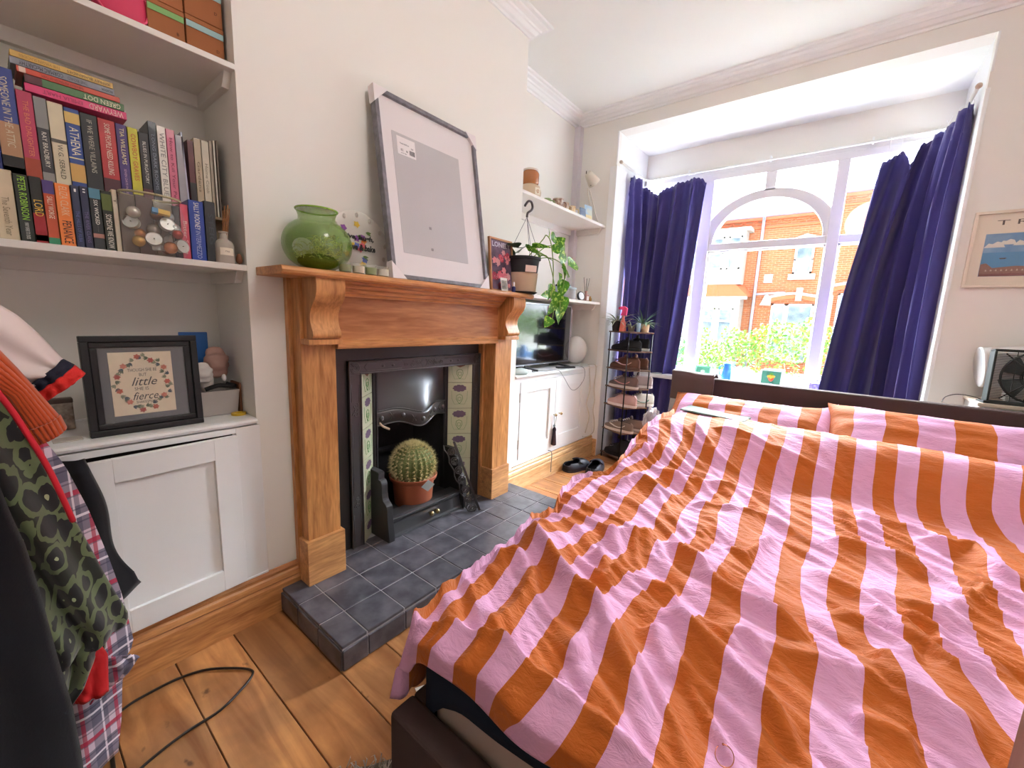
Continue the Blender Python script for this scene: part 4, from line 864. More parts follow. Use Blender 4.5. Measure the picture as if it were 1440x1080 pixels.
# the big frame in its packing
bf = thing('picture_frame', 'large empty grey frame with a white mount and cardboard corners leaning on the mantel', 'picture', (-1.5, 1.32, MZ))
BL = Vector((-1.463, 1.045, MZ+.002)); BRt = Vector((-1.463, 1.628, MZ+.002)); TLp = Vector((-1.588, 1.115, 2.10))
BW = (BRt-BL).length; ex = (BRt-BL).normalized(); ez = (Vector((-1.590, 1.10, 2.10))-BL); ez = (ez-ex*ez.dot(ex)); BH = ez.length; ez.normalize()
FB = Matrix.Translation(BL) @ frame((0, 0, 0), ex, ez)
GF = mat('#6f6c72', .5, bump=.2, bscale=90, col2='#83808a', vscale=40, name='grey_woodgrain_frame')
obj('frame_rails', ringf(FB, 0, BW, 0, BH, .018, -.028, .004), GF, bf, bevel=.0015)
q = MB(); q.mbox(FB, BW-.03, BH-.03, .002, (BW/2, BH/2, -.012)); obj('mount', q, mat('#e9e2e4', .6), bf)
q = MB(); q.mbox(FB, .385, .505, .0015, (.075+.193, .115+.253, -.0098)); bk_ = obj('backing_sheet', q, mat('#bdb8bc', .5, col2='#c6c2c6', vscale=3), bf)
q = MB(); q.mbox(FB, .095, .075, .001, (.075+.070, .115+.455, -.0085)); st_ = obj('price_sticker', q, mat('#efe9ea', .5), bf)
TXd = mat('#47434a', .6)
for s, x, y, w, h in (('Frame 50x70 cm', .135, .580, .045, .006), ('PAT 21', .120, .552, .012, .010), ('44', .145, .552, .010, .010), ('30', .174, .571, .012, .007), ('503.784', .128, .540, .03, .004)): text(s, FB @ Matrix.Translation((x, y, -.0078)), h, TXd, st_, width=w, height=h)
q = MB()
for k in range(13): q.mbox(FB, .0012 if k % 3 else .002, .020, .0004, (.160+k*.0022, .552, -.0078))
obj('barcode', q, TXd, st_)
for x, y in ((.235, .245), (.235, .150)): 
    q = MB(); q.mbox(FB, .014, .012, .0004, (x, y, -.0085)); obj('printed_mark', q, mat('#8c868c', .6), bf)
CW = mat('#e8e0e2', .6)
def corner(x, y, sx, sy, L=.07):
    vs = [(x, y, .006), (x+sx*L, y, .006), (x, y+sy*L, .006), (x, y, -.030), (x+sx*L, y, -.030), (x, y+sy*L, -.030)]
    return MB().add([FB @ Vector(v) for v in vs], [(0, 1, 2), (5, 4, 3), (0, 3, 4, 1), (0, 2, 5, 3), (1, 4, 5, 2)])
for x, y, sx, sy in ((-.003, -.001, 1, 1), (BW+.003, -.001, -1, 1), (-.003, BH+.003, 1, -1), (BW+.003, BH+.003, -1, -1)): obj('corner_protector', corner(x, y, sx, sy), CW, bf)
q = MB(); q.mbox(FB, BW-.02, BH-.02, .001, (BW/2, BH/2, -.004)); obj('frame_glass', q, thinglass('frame_glass', '#ffffff', .05, .04), bf)

# small floral poster, snapshot, ink bottle
sp_ = thing('picture_frame', 'small wooden frame with a pink floral LONELY poster on the mantel', 'picture', (-1.53, 1.78, MZ))
A_ = Vector((-1.505, 1.700, MZ+.001)); Bx = Vector((-1.505, 1.880, MZ+.001)); ex = (Bx-A_).normalized(); FS = Matrix.Translation(A_) @ frame((0, 0, 0), ex, (-.10, 0, 1)); SW, SH = .195, .285
obj('frame_rails', ringf(FS, 0, SW, 0, SH, .010, -.012, .003), mat('#c98f62', .5), sp_, bevel=.001)
q = MB(); q.mbox(FS, SW-.016, SH-.016, .002, (SW/2, SH/2, -.004)); po = obj('poster', q, mat('#4a3a4c', .6, col2='#8a6f8c', vscale=14), sp_)
for i in range(34):
    cx, cy, r_ = (R.uniform(.03, SW-.03), R.uniform(.02, SH-.07), R.uniform(.010, .026)); Mq = FS @ Matrix.Translation((cx, cy, -.0026+.00003*i)) @ Matrix.Rotation(R.uniform(0, 6), 4, 'Z'); f_ = MB()
    for k in range(6): f_.leaf(Mq @ Matrix.Rotation(k*PI/3, 4, 'Z'), r_, r_*.9, 0, 3)
    obj('printed_flower', f_, mat(['#e57a8c', '#d8485c', '#f0a0a8', '#a83a50', '#e8b0b4', '#6a5a7c'][i % 6], .6), po)
text('LONELY', FS @ Matrix.Translation((SW/2, SH-.035, -.0008)), .03, mat('#d8d4e4', .6), po, width=.155, height=.028, bold=.0008)
sn = thing('snapshot', 'small photo card leaning against the floral poster', 'photo', (-1.47, 1.76, MZ))
FN = Matrix.Translation((-1.468, 1.742, MZ+.001)) @ frame((0, 0, 0), (0, 1, 0), (-.18, 0, 1)); q = MB(); q.mbox(FN, .055, .072, .0015, (.0275, .036, 0)); obj('card', q, mat('#d9d2cc', .5), sn)
q = MB(); q.mbox(FN, .043, .048, .0006, (.0275, .034, .001)); obj('image', q, mat('#5a5450', .5, col2='#a89a8c', vscale=60), sn)
ib = thing('small_bottle', 'small blue bottle with a white cap at the foot of the floral poster', 'bottle', (-1.462, 1.845, MZ)); bx_, by_ = -1.462, 1.838
obj('bottle_body', MB().lathe([(0, 0), (.010, 0), (.011, .003), (.011, .028), (.006, .032), (0, .033)], (bx_, by_, MZ), 20), mat('#3b3f78', .2), ib, smooth=True, angle=.8)
obj('cap', MB().lathe([(.006, .032), (.006, .052), (.004, .056), (0, .056)], (bx_, by_, MZ), 16), mat('#dedee6', .4), ib, smooth=True, angle=.8)

# ------------------------------------------------------------------ trailing plant on the mantel end
hp = thing('hanging_plant', 'trailing variegated pothos in a black pot with a hanging hook on the mantel', 'plant', (-1.50, 1.965, MZ)); hx, hy = -1.500, 1.965
obj('black_saucer', MB().lathe([(0, 0), (.075, 0), (.088, .008), (.090, .010), (.084, .012), (.07, .006), (0, .005)], (hx, hy, MZ), 32), mat('#1d1c20', .5), hp, smooth=True)
obj('cream_pot', MB().lathe([(0, .008), (.076, .008), (.080, .014), (.088, .112), (.090, .116), (.086, .116), (.080, .03)], (hx, hy, MZ), 40), mat('#d9c0a4', .6), hp, smooth=True, angle=.8)
obj('black_pot', MB().lathe([(.070, .02), (.084, .112), (.094, .190), (.102, .192), (.103, .204), (.098, .206), (.094, .195), (0, .185)], (hx, hy, MZ), 40), mat('#232227', .5), hp, smooth=True, angle=.8)
lq = frame((hx+.088, hy-.045, MZ+.135), (.42, .9, 0), (.10, 0, 1)); q = MB(); q.mbox(lq, .070, .036, .001, (0, 0, .006)); lbp = obj('paper_label', q, mat('#e8cfc2', .6), hp)

hk = smooth_path([(-1.40, 1.857, 1.752), (-1.40, 1.862, 1.775), (-1.40, 1.892, 1.795), (-1.40, 1.905, 1.815), (-1.40, 1.893, 1.838), (-1.40, 1.865, 1.838), (-1.40, 1.840, 1.815), (-1.40, 1.835, 1.805)], 5)
hkx = [(p[0]-.05+.0, p[1]+.06, p[2]+.004) for p in hk]
obj('hook', MB().tube(hkx, .0065, 8), mat('#2b1d1a', .4), hp, smooth=True)
for i, (dx, dy) in enumerate(((.09, -.04), (-.02, .095), (-.06, -.075), (.085, .05))):
    b = hkx[0]; obj('wire', MB().tube([(b[0], b[1], b[2]), (hx+dx, hy+dy, MZ+.20)], .0013, 5), mat('#4a4248', .4), hp)
PM_, pn_, pb_ = new_mat('variegated_leaf'); tc = pn_.nodes.new('ShaderNodeTexCoord'); nn_ = pn_.nodes.new('ShaderNodeTexNoise'); nn_.inputs['Scale'].default_value = 55; nn_.inputs['Detail'].default_value = 4; link(pn_, tc, 'Object', nn_, 'Vector')
rr_ = pn_.nodes.new('ShaderNodeValToRGB'); rr_.color_ramp.elements[0].position = .52; rr_.color_ramp.elements[1].position = .60; rr_.color_ramp.elements[0].color = srgb('#4f8f22'); rr_.color_ramp.elements[1].color = srgb('#b8dc62'); link(pn_, nn_, 'Fac', rr_, 'Fac'); link(pn_, rr_, 'Color', pb_, 'Base Color')
pb_.inputs['Roughness'].default_value = .35; 
tl_ = pn_.nodes.new('ShaderNodeBsdfTranslucent'); link(pn_, rr_, 'Color', tl_, 'Color'); mxs = pn_.nodes.new('ShaderNodeMixShader'); mxs.inputs[0].default_value = .45; link(pn_, pb_, 0, mxs, 1); link(pn_, tl_, 0, mxs, 2); link(pn_, mxs, 0, pn_.nodes['Material Output'], 0)
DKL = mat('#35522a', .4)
def heart(M, L, W, droop=.5, n=7):
    mb = MB(); vs = []
    for i in range(n+1):
        t = i/n; w = W*.5*(math.sin(PI*(t**.62))**.8 if 0 < t < 1 else 0)+.0004; y = L*(t-.06*math.sin(PI*t)); z = -droop*L*t*t
        vs += [M @ Vector((-w, y, z+w*.25)), M @ Vector((0, y, z-.001)), M @ Vector((w, y, z+w*.25))]
    return mb.add(vs, [f for i in range(n) for f in ((3*i, 3*i+1, 3*i+4, 3*i+3), (3*i+1, 3*i+2, 3*i+5, 3*i+4))])
def leafM(p, d, up=(0, 0, 1), roll=0):
    y = Vector(d).normalized(); x = y.cross(Vector(up)); x = x.normalized() if x.length > .01 else Vector((1, 0, 0)); z = x.cross(y)
    return Matrix(((x.x, y.x, z.x, p[0]), (x.y, y.y, z.y, p[1]), (x.z, y.z, z.z, p[2]), (0, 0, 0, 1))) @ Matrix.Rotation(roll, 4, 'Y')
# leaves round the pot (dark, seen from below) and long trails to the right
for i in range(9):
    a = PI*.9+i*.62; p = (hx+.05*math.cos(a), hy+.05*math.sin(a), MZ+.235+R.uniform(0, .03)); d = (math.cos(a), math.sin(a), R.uniform(-.1, .2))
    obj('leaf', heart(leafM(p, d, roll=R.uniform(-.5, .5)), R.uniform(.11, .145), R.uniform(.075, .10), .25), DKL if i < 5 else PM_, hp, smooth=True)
trails = [[(-1.46, 2.0, 1.55), (-1.40, 2.06, 1.62), (-1.36, 2.12, 1.60), (-1.34, 2.16, 1.52), (-1.33, 2.15, 1.42), (-1.33, 2.12, 1.33), (-1.32, 2.11, 1.26)],
          [(-1.45, 1.99, 1.54), (-1.38, 2.02, 1.56), (-1.35, 2.04, 1.48), (-1.33, 2.05, 1.38), (-1.32, 2.04, 1.27), (-1.32, 2.03, 1.20)],
          [(-1.47, 1.98, 1.56), (-1.38, 1.98, 1.64), (-1.35, 1.97, 1.66), (-1.33, 1.99, 1.62), (-1.32, 2.01, 1.50), (-1.31, 2.0, 1.40), (-1.31, 1.985, 1.31)],
          [(-1.46, 2.0, 1.54), (-1.41, 2.10, 1.56), (-1.38, 2.18, 1.54), (-1.36, 2.22, 1.50), (-1.35, 2.24, 1.46)]]
lf_specs = [((-1.36, 2.13, 1.60), (.1, .9, .45), .115, .09), ((-1.34, 2.22, 1.53), (.1, 1, .25), .14, .10), ((-1.34, 2.13, 1.54), (.2, .6, -.8), .12, .10), ((-1.33, 2.15, 1.44), (.1, -.1, -1), .12, .095), ((-1.33, 2.10, 1.42), (.1, .5, -.9), .13, .10), ((-1.32, 2.13, 1.34), (.2, .1, -1), .12, .085),
            ((-1.32, 2.08, 1.35), (.1, .3, -1), .11, .08), ((-1.32, 2.04, 1.30), (.2, -.5, -.8), .095, .07), ((-1.32, 2.03, 1.21), (.1, -.7, -.5), .085, .065), ((-1.31, 2.00, 1.40), (.2, -.3, -.9), .10, .06), ((-1.31, 2.06, 1.26), (.2, .4, -.8), .10, .065), ((-1.31, 2.07, 1.47), (.2, .2, -1), .10, .075),
            ((-1.33, 1.98, 1.65), (.1, .2, 1), .05, .025), ((-1.32, 1.99, 1.64), (.1, .8, .3), .07, .05), ((-1.33, 2.03, 1.58), (.2, .5, .5), .08, .06), ((-1.31, 1.97, 1.34), (.2, -.7, -.1), .075, .045), ((-1.31, 2.10, 1.50), (.1, .8, -.3), .11, .085), ((-1.33, 2.05, 1.62), (.3, .3, .3), .08, .065),
            ((-1.30, 2.03, 1.36), (.1, .0, -1), .10, .06), ((-1.36, 2.05, 1.66), (0, .6, .5), .07, .05), ((-1.32, 2.12, 1.28), (.1, .1, -1), .10, .08), ((-1.33, 2.09, 1.56), (.2, .9, 0), .10, .08)]
for i, t in enumerate(trails): obj('stem', MB().tube(smooth_path(t, 6), .0028, 6), mat('#7fa044', .5), hp, smooth=True)
for i, (p, d, L, W) in enumerate(lf_specs): obj('leaf', heart(leafM((p[0]-.01, p[1], p[2]), d, up=(1, 0, .3), roll=R.uniform(-.6, .6)), L*.95, W, .25), PM_, hp, smooth=True)

# ------------------------------------------------------------------ right recess: shelves, cupboard, television
def rshelf(zt, th, label):
    t = thing('recess_shelf', label, 'shelf', (-1.82, 2.7, zt-th))
    obj('shelf_board', MB().box(RX, -1.665, Y1, YF, zt-th, zt), SHW, t, bevel=.002)
    obj('batten', MB().box(RX, RX+.02, Y1, YF, zt-th-.045, zt-th), SHW, t)
    obj('batten', MB().prism([(RX+.02, zt-th), (-1.70, zt-th), (-1.715, zt-th-.03), (-1.73, zt-th-.045), (RX+.02, zt-th-.045)], 'y', YF-.02, YF), SHW, t)
rshelf(1.995, .020, 'white upper shelf in the recess holding mugs and cards')
rshelf(1.362, .022, 'white lower shelf in the recess above the television')
rc = thing('recess_cupboard', 'white two door cupboard under the television', 'cupboard', (-1.81, 2.7, .18)); RF = -1.652
obj('carcass', MB().box(RX, RF-.02, Y1, YF, .185, .80), GLOSS, rc)
obj('face_frame', MB().box(RF-.02, RF, Y1, 2.190, .185, .800).box(RF-.02, RF, 2.190, YF, .772, .800).box(RF-.02, RF, 3.12, YF, .185, .772).box(RF-.02, RF, 2.190, 3.12, .185, .222), GLOSS, rc, bevel=.001)
def MDr(y): return Matrix.Translation((RF-.016, y, .224)) @ Matrix(((0, 1, 0, 0), (1, 0, 0, 0), (0, 0, 1, 0), (0, 0, 0, 1)))
dA = panel_door('door', rc, MDr(2.193), .445, .545, .075); dB = panel_door('door', rc, MDr(2.642), .475, .545, .075)
for z in (.335, .665): obj('hinge', MB().box(RF, RF+.005, 2.185, 2.199, z-.032, z+.032), mat('#c9c9c4', .4, metal=.6), dA, bevel=.001)
BR = mat('#c8b48c', .25, metal=.85, name='brass')
for d, y in ((dA, 2.652-.03), (dB, 2.70)): obj('knob', MB().lathe([(.004, 0), (.004, .012), (.010, .018), (.011, .025), (.007, .030), (0, .031)], (RF+.004, y, .480), 16, Matrix.Rotation(PI/2, 4, 'Y')), BR, d, smooth=True)
ts = thing('tassel', 'dark purple tassel hanging from a cupboard knob below the television', 'tassel', (RF+.02, 2.622, .24))
obj('loop', MB().tube(smooth_path([(RF+.022, 2.622, .490), (RF+.026, 2.630, .46), (RF+.02, 2.622, .40), (RF+.018, 2.612, .46), (RF+.022, 2.618, .490)], 4), .002, 5), mat('#8f9a9e', .5), ts)
obj('bead', MB().ell((RF+.018, 2.622, .395), .009, .009, .011, 12, 8), mat('#7d8b8a', .3), ts, smooth=True)
obj('threads', MB().lathe([(.006, .385), (.013, .372), (.014, .36), (.012, .35), (.016, .30), (.020, .245), (.012, .240), (0, .240)], (RF+.020, 2.622, 0), 20), mat('#33202f', .8, bump=.6, bscale=300), ts, smooth=True)
rt = thing('cupboard_top', 'white worktop of the recess cupboard under the television', 'worktop', (-1.81, 2.7, .802))
obj('board', MB().prism([(RX, .802), (-1.645, .802), (-1.634, .806), (-1.632, .814), (-1.640, .820), (RX, .820)], 'y', Y1, YF), GLOSS, rt)
tv = thing('television', 'flat black television on two feet in the recess', 'television', (-1.80, 2.63, .82))
SCR = mat('#101018', .10, spec=.8, coat=.5, name='dark_screen')
obj('bezel', MB().box(-1.83, -1.795, 2.255, 3.045, .858, 1.312), mat('#26262c', .3), tv, bevel=.004)
obj('screen', MB().box(-1.7952, -1.794, 2.263, 3.037, .870, 1.304), SCR, tv)
obj('silver_edge', MB().box(-1.800, -1.7925, 3.037, 3.047, .856, 1.314).box(-1.800, -1.7925, 2.255, 3.047, .856, .862).box(-1.800, -1.7925, 2.255, 3.047, 1.308, 1.314), mat('#b9b9c2', .3, metal=.8), tv)
for y in (2.43, 2.88):
    obj('foot', MB().tube([(-1.70, y+.03, .826), (-1.80, y, .840), (-1.80, y, .86)], .007, 8).tube([(-1.90, y+.03, .826), (-1.80, y, .840)], .007, 8), mat('#1b1b20', .4), tv, smooth=True)
gb_ = thing('globe_lamp', 'white glass globe lamp beside the television', 'lamp', (-1.815, 3.15, .82))
obj('globe', MB().ell((-1.80, 3.165, .948), .10, .10, .122, 36, 24), mat('#e6e2de', .12, coat=.6, name='opal_glass'), gb_, smooth=True)
obj('base_ring', MB().lathe([(0, 0), (.05, 0), (.05, .012), (.03, .016), (0, .016)], (-1.80, 3.165, .82), 28), mat('#d8d4d0', .4), gb_, smooth=True, angle=.8)
sk = thing('smart_speaker', 'small pale grey domed speaker in front of the television', 'speaker', (-1.70, 2.24, .82))
obj('dome', MB().ell((-1.69, 2.235, .835), .048, .056, .030, 28, 12, fn=lambda p: Vector((p.x, p.y, max(p.z, -.5)))), mat('#b9c4c2', .6), sk, smooth=True)
s2 = obj('power_adaptor', MB().ell((-1.70, 2.33, .832), .022, .035, .012, 20, 10, fn=lambda p: sup(p, .6)), mat('#c9cdca', .5), smooth=True, org=(-1.70, 2.33, .82)); tag(s2, 'small grey power adaptor beside the domed speaker', 'adaptor')
s3 = obj('hdmi_stick', MB().box(-1.72, -1.70, 2.355, 2.40, .8205, .834), mat('#26262a', .4), org=(-1.71, 2.38, .82), bevel=.003); tag(s3, 'small black stick beside the grey adaptor', 'adaptor')
rm_ = obj('remote_control', MB().mbox(Matrix.Translation((-1.69, 2.83, .827)) @ Matrix.Rotation(math.radians(-25), 4, 'Z'), .035, .17, .013) , mat('#1c1b20', .4), org=(-1.69, 2.83, .82), bevel=.004); tag(rm_, 'black remote control at the right foot of the television', 'remote control')
def cable(name, lab, pts, r, col, cat='cable', n=6):
    t = obj(name, MB().tube(smooth_path(pts, n), r, 6), mat(col, .45), smooth=True, org=pts[0]); return tag(t, lab, cat)
cable('thin_cable', 'thin grey cable looping over the front of the recess cupboard', [(-1.76, 2.42, .823), (-1.68, 2.52, .825), (-1.632, 2.62, .828), (-1.626, 2.70, .77), (-1.622, 2.82, .66), (-1.622, 2.92, .655), (-1.622, 3.02, .72), (-1.626, 3.03, .80), (-1.65, 2.99, .830), (-1.72, 2.93, .825)], .002, '#8a8a8c')
cable('white_cable', 'white mains cable hanging at the right end of the recess cupboard', [(-1.70, 3.22, .824), (-1.637, 3.235, .826), (-1.628, 3.24, .76), (-1.626, 3.22, .64), (-1.628, 3.25, .52), (-1.626, 3.235, .42), (-1.628, 3.275, .32), (-1.625, 3.27, .225), (-1.62, 3.16, .205), (-1.628, 3.08, .215)], .0042, '#d6d2c8')
cable('white_cable', 'second white cable beside the first, dropping to the skirting', [(-1.637, 3.13, .826), (-1.630, 3.13, .76), (-1.628, 3.15, .62), (-1.628, 3.11, .50), (-1.628, 3.17, .38), (-1.628, 3.12, .24)], .0040, '#d6d2c8')
cable('skirting_wire', 'short grey wire curling over the skirting below the cupboard doors', [(-1.632, 2.55, .215), (-1.618, 2.57, .205), (-1.612, 2.575, .17), (-1.613, 2.573, .10), (-1.614, 2.575, .04)], .003, '#7d7872')

# upper recess shelf
UZ = 1.995
gj = thing('ceramic_jar', 'squat cream jar with a red letter tile at the near end of the shelf', 'jar', (-1.80, 2.40, UZ))
obj('jar_body', MB().lathe([(0, 0), (.058, 0), (.074, .02), (.078, .06), (.066, .098), (.055, .105), (0, .105)], (-1.80, 2.40, UZ), 32), mat('#d9bfa0', .35, coat=.3), gj, smooth=True)
TM = frame((-1.80+.074, 2.40-.012, UZ+.055), (.18, 1, 0), (0, 0, 1)); q = MB(); q.mbox(TM, .045, .045, .002, (0, 0, 0)); lt = obj('letter_tile', q, mat('#efe4d0', .4), gj); text('C', TM @ Matrix.Translation((0, 0, .0015)), .03, mat('#c2452c', .5), lt)
g2 = thing('ginger_jar', 'amber glass jar stacked on the squat cream jar', 'jar', (-1.80, 2.40, UZ+.106))
obj('jar_body', MB().lathe([(0, 0), (.05, 0), (.058, .01), (.060, .07), (.052, .088), (.048, .088), (.055, .07)], (-1.80, 2.40, UZ+.106), 32), thinglass('amber_glass', '#c9793c', .75), g2, smooth=True)
obj('contents', MB().ell((-1.80, 2.40, UZ+.106+.04), .048, .048, .036, 24, 12, fn=lambda p: p*(1+.12*math.sin(p.x*7+p.z*5))), mat('#b0502a', .6, col2='#e0a070', vscale=50), g2, smooth=True)
obj('lid', MB().lathe([(0, .086), (.052, .086), (.054, .098), (.04, .104), (0, .104)], (-1.80, 2.40, UZ+.106), 32), mat('#e2d3c4', .4), g2, smooth=True, angle=.8)
def mug(x, y, z, r, h, col, lab, nm='mug', ang=0, c2=None):
    t = thing(nm, lab, 'mug', (x, y, z), 'mugs on the recess shelf'); obj('mug_body', MB().lathe([(0, 0), (r*.82, 0), (r, .01), (r, h), (r-.004, h), (r-.005, .012), (0, .01)], (x, y, z), 28), mat(col, .25, coat=.4, col2=c2, vscale=40), t, smooth=True, angle=.8)
    obj('handle', MB().tube(smooth_path([(x+(r-.002)*math.cos(ang), y+(r-.002)*math.sin(ang), z+h*.8), (x+(r+.022)*math.cos(ang), y+(r+.022)*math.sin(ang), z+h*.7), (x+(r+.020)*math.cos(ang), y+(r+.020)*math.sin(ang), z+h*.35), (x+(r-.002)*math.cos(ang), y+(r-.002)*math.sin(ang), z+h*.2)], 4), .004, 6), mat(col, .25, coat=.4), t, smooth=True)
mug(-1.76, 2.555, UZ, .028, .05, '#7f9a5c', 'small green cup beside the squat cream jar', 'cup', .6)
mug(-1.76, 2.70, UZ, .040, .082, '#8a5a48', 'brown patterned mug next to the small green cup', c2='#e8d8c8', ang=.9)
mug(-1.77, 2.80, UZ, .038, .078, '#dfc9b2', 'cream mug with a tan pattern in the middle of the shelf', c2='#a8704a', ang=.8)
mug(-1.77, 2.90, UZ, .038, .075, '#e6d0a8', 'cream mug with orange flowers right of the tan patterned one', c2='#c98a50', ang=.7)
for y, w_, h_, c1, c2_, lab in ((3.01, .075, .085, '#5c6c84', '#8fa0b4', 'slate blue card standing on the recess shelf'), (3.105, .095, .125, '#a8c8e0', '#ead9a8', 'sky blue and sand coloured card on the recess shelf')):
    M = frame((-1.72, y, UZ+.0015), (.15, 1, 0), (-.12, 0, 1)); q = MB(); q.mbox(M, w_, h_, .0025, (0, h_/2, 0)); t = thing('greeting_card', lab, 'card', (-1.72, y, UZ)); obj('card_face', q, mat(c1, .6, col2=c2_, vscale=12), t)
    q = MB(); q.mbox(M, w_*.8, h_*.3, .0008, (0, h_*.25, .0018)); obj('printed_picture', q, mat(c2_, .6), t)
dl = thing('desk_lamp', 'small cream desk lamp with a bent wire frame at the window end of the shelf', 'lamp', (-1.75, 3.2, UZ)); CRM = mat('#ddd6c6', .35)
for dy in (0, .0): pass
obj('wire_frame', MB().tube(smooth_path([(-1.760, 3.120, UZ+.27), (-1.755, 3.16, UZ+.16), (-1.745, 3.205, UZ+.03), (-1.745, 3.215, UZ+.006), (-1.70, 3.25, UZ+.005), (-1.715, 3.262, UZ+.02), (-1.735, 3.23, UZ+.10), (-1.755, 3.165, UZ+.245), (-1.765, 3.15, UZ+.262)], 5), .0035, 6), CRM, dl, smooth=True)
Ml = Matrix.Rotation(math.radians(35), 4, 'X')
obj('lamp_shade', MB().lathe([(0, .0), (.026, .0), (.03, .004), (.052, .10), (.050, .10), (.028, .008)], (-1.755, 3.10, UZ+.375), 28, (Vector((.25, .72, -.62))).to_track_quat('Z', 'Y').to_matrix().to_4x4()), CRM, dl, smooth=True, angle=.8)
obj('pivot', MB().ell((-1.735, 3.135, UZ+.29), .008, .008, .008, 10, 8), mat('#4a4038', .4), dl)
obj('switch_knob', MB().lathe([(.004, -.02), (.004, 0)], (-1.758, 3.085, UZ+.385), 10), mat('#4a4038', .4), dl)
# lower recess shelf
LZ = 1.362
cj = thing('candle_jar', 'glass candle jar with a blue lid and red wax over the television', 'candle', (-1.76, 2.92, LZ))
obj('glass_body', MB().lathe([(0, .001), (.05, .001), (.054, .006), (.054, .085), (.050, .085), (.049, .01)], (-1.76, 2.94, LZ), 32), thinglass('jar_glass', '#dfe6ea', .35), cj, smooth=True, angle=.8)
obj('wax', MB().lathe([(0, .006), (.047, .006), (.047, .05), (0, .05)], (-1.76, 2.94, LZ), 28), mat('#9c3a36', .5), cj, smooth=True, angle=.8)
obj('lid', MB().lathe([(0, .084), (.056, .084), (.056, .096), (.02, .102), (.006, .106), (.008, .118), (0, .120)], (-1.76, 2.94, LZ), 32), mat('#a9c0cc', .3), cj, smooth=True, angle=.8)
c2j = thing('glass_jar', 'smaller clear jar with a black knob behind the trailing plant', 'jar', (-1.80, 2.82, LZ))
obj('glass_body', MB().lathe([(0, .001), (.038, .001), (.042, .006), (.042, .09), (.02, .10), (0, .10)], (-1.82, 2.83, LZ), 28), thinglass('jar_glass2', '#c4d6e0', .5), c2j, smooth=True)
obj('knob', MB().ell((-1.82, 2.83, LZ+.108), .009, .009, .010, 12, 8), mat('#1d1d22', .4), c2j, smooth=True)
ck = thing('round_clock', 'small round dish clock between the candle and the scent bottle', 'clock', (-1.74, 3.09, LZ))
Mc = Vector((1, -.25, .25)).to_track_quat('Z', 'Y').to_matrix().to_4x4()
obj('clock_body', MB().lathe([(0, -.02), (.036, -.018), (.040, 0), (.037, .004), (.034, .001), (0, .001)], (-1.735, 3.09, LZ+.041), 28, Mc), mat('#2c2c34', .3), ck, smooth=True, angle=.8)
obj('clock_face', MB().lathe([(0, .002), (.031, .002), (.031, .003), (0, .003)], (-1.735, 3.09, LZ+.041), 28, Mc), mat('#e9ebee', .3), ck)
r2 = thing('reed_diffuser', 'small pink scent bottle with dark reeds at the end of the lower recess shelf', 'diffuser', (-1.75, 3.18, LZ))
obj('bottle', MB().box(-1.765, -1.725, 3.16, 3.21, LZ+.001, LZ+.058).lathe([(.010, .058), (.010, .075), (.013, .077), (.013, .088), (0, .088)], (-1.745, 3.185, LZ), 16), mat('#d9a79c', .25, alpha=.85), r2, bevel=.003)
obj('label', MB().box(-1.7245, -1.7238, 3.166, 3.204, LZ+.012, LZ+.045), mat('#f0e6e0', .6), r2)
for d in ((-.01, -.035, .20), (-.005, .055, .20), (.01, -.02, .19)): obj('reed', MB().tube([(-1.745, 3.185, LZ+.02), (-1.745+d[0], 3.185+d[1], LZ+d[2])], .0022, 5), mat('#3a2c2a', .6), r2)
gbt = obj('scent_bottle', MB().lathe([(0, 0), (.014, 0), (.015, .03), (.008, .036), (.008, .048), (0, .048)], (-1.735, 3.245, LZ), 18), mat('#c9a05c', .25, metal=.3), smooth=True, org=(-1.735, 3.245, LZ)); tag(gbt, 'tiny golden scent bottle at the window end of the lower recess shelf', 'bottle')
# ------------------------------------------------------------------ bed
BRN = mat('#4b3a37', .85, bump=.3, bscale=500, bdist=.0008, name='brown_faux_leather', spec=.3)
bed = thing('bed_frame', 'low brown upholstered bed frame with a plain headboard under the window', 'bed', (.2, 1.7, 0))
obj('headboard', MB().box(-.80, 1.25, 2.870, 2.945, 0, .862), BRN, bed, bevel=.012, segs=3)
obj('footboard', MB().box(-.695, 1.22, .478, .545, .02, .302), BRN, bed, bevel=.010, segs=3)
for x0, x1 in ((-.695, -.650), (1.175, 1.22)): obj('side_rail', MB().box(x0, x1, .545, 2.87, .02, .300), BRN, bed, bevel=.008)
mt = thing('mattress', 'navy sheeted mattress with a beige end showing above the brown footboard', 'mattress', (.2, 1.7, .20))
obj('mattress_core', MB().box(-.640, 1.165, .556, 2.855, .205, .455), mat('#b39c90', .8, bump=.2, bscale=200), mt, bevel=.03, segs=4)
def lowz(x): return float(np.interp(x, [-.66, -.635, -.615, -.587, -.55, -.52, -.43, -.325, -.245, 1.3], [.262, .275, .305, .335, .355, .366, .372, .385, .39, .39]))
NV = mat('#1d2636', .85, bump=.3, bscale=300, bdist=.0006, name='navy_jersey_sheet', spec=.2)
sh = MB()
def shf(u, v):
    x = -.648+u*1.82; lz = lowz(x); L = .456-lz
    s = v*(L+.5); 
    if s < L: return (x, .547-.006*math.sin(u*14)*(1-s/L), lz+s)
    return (x, .550+(s-L)*4.55, .459)
sh.grid(shf, 90, 30)
sh.grid(lambda u, v: (-.650, .549+u*2.28, .26+(.458-.26)*v), 20, 6)
obj('fitted_sheet', sh, NV, mt, smooth=True, angle=.6, solid=.003)

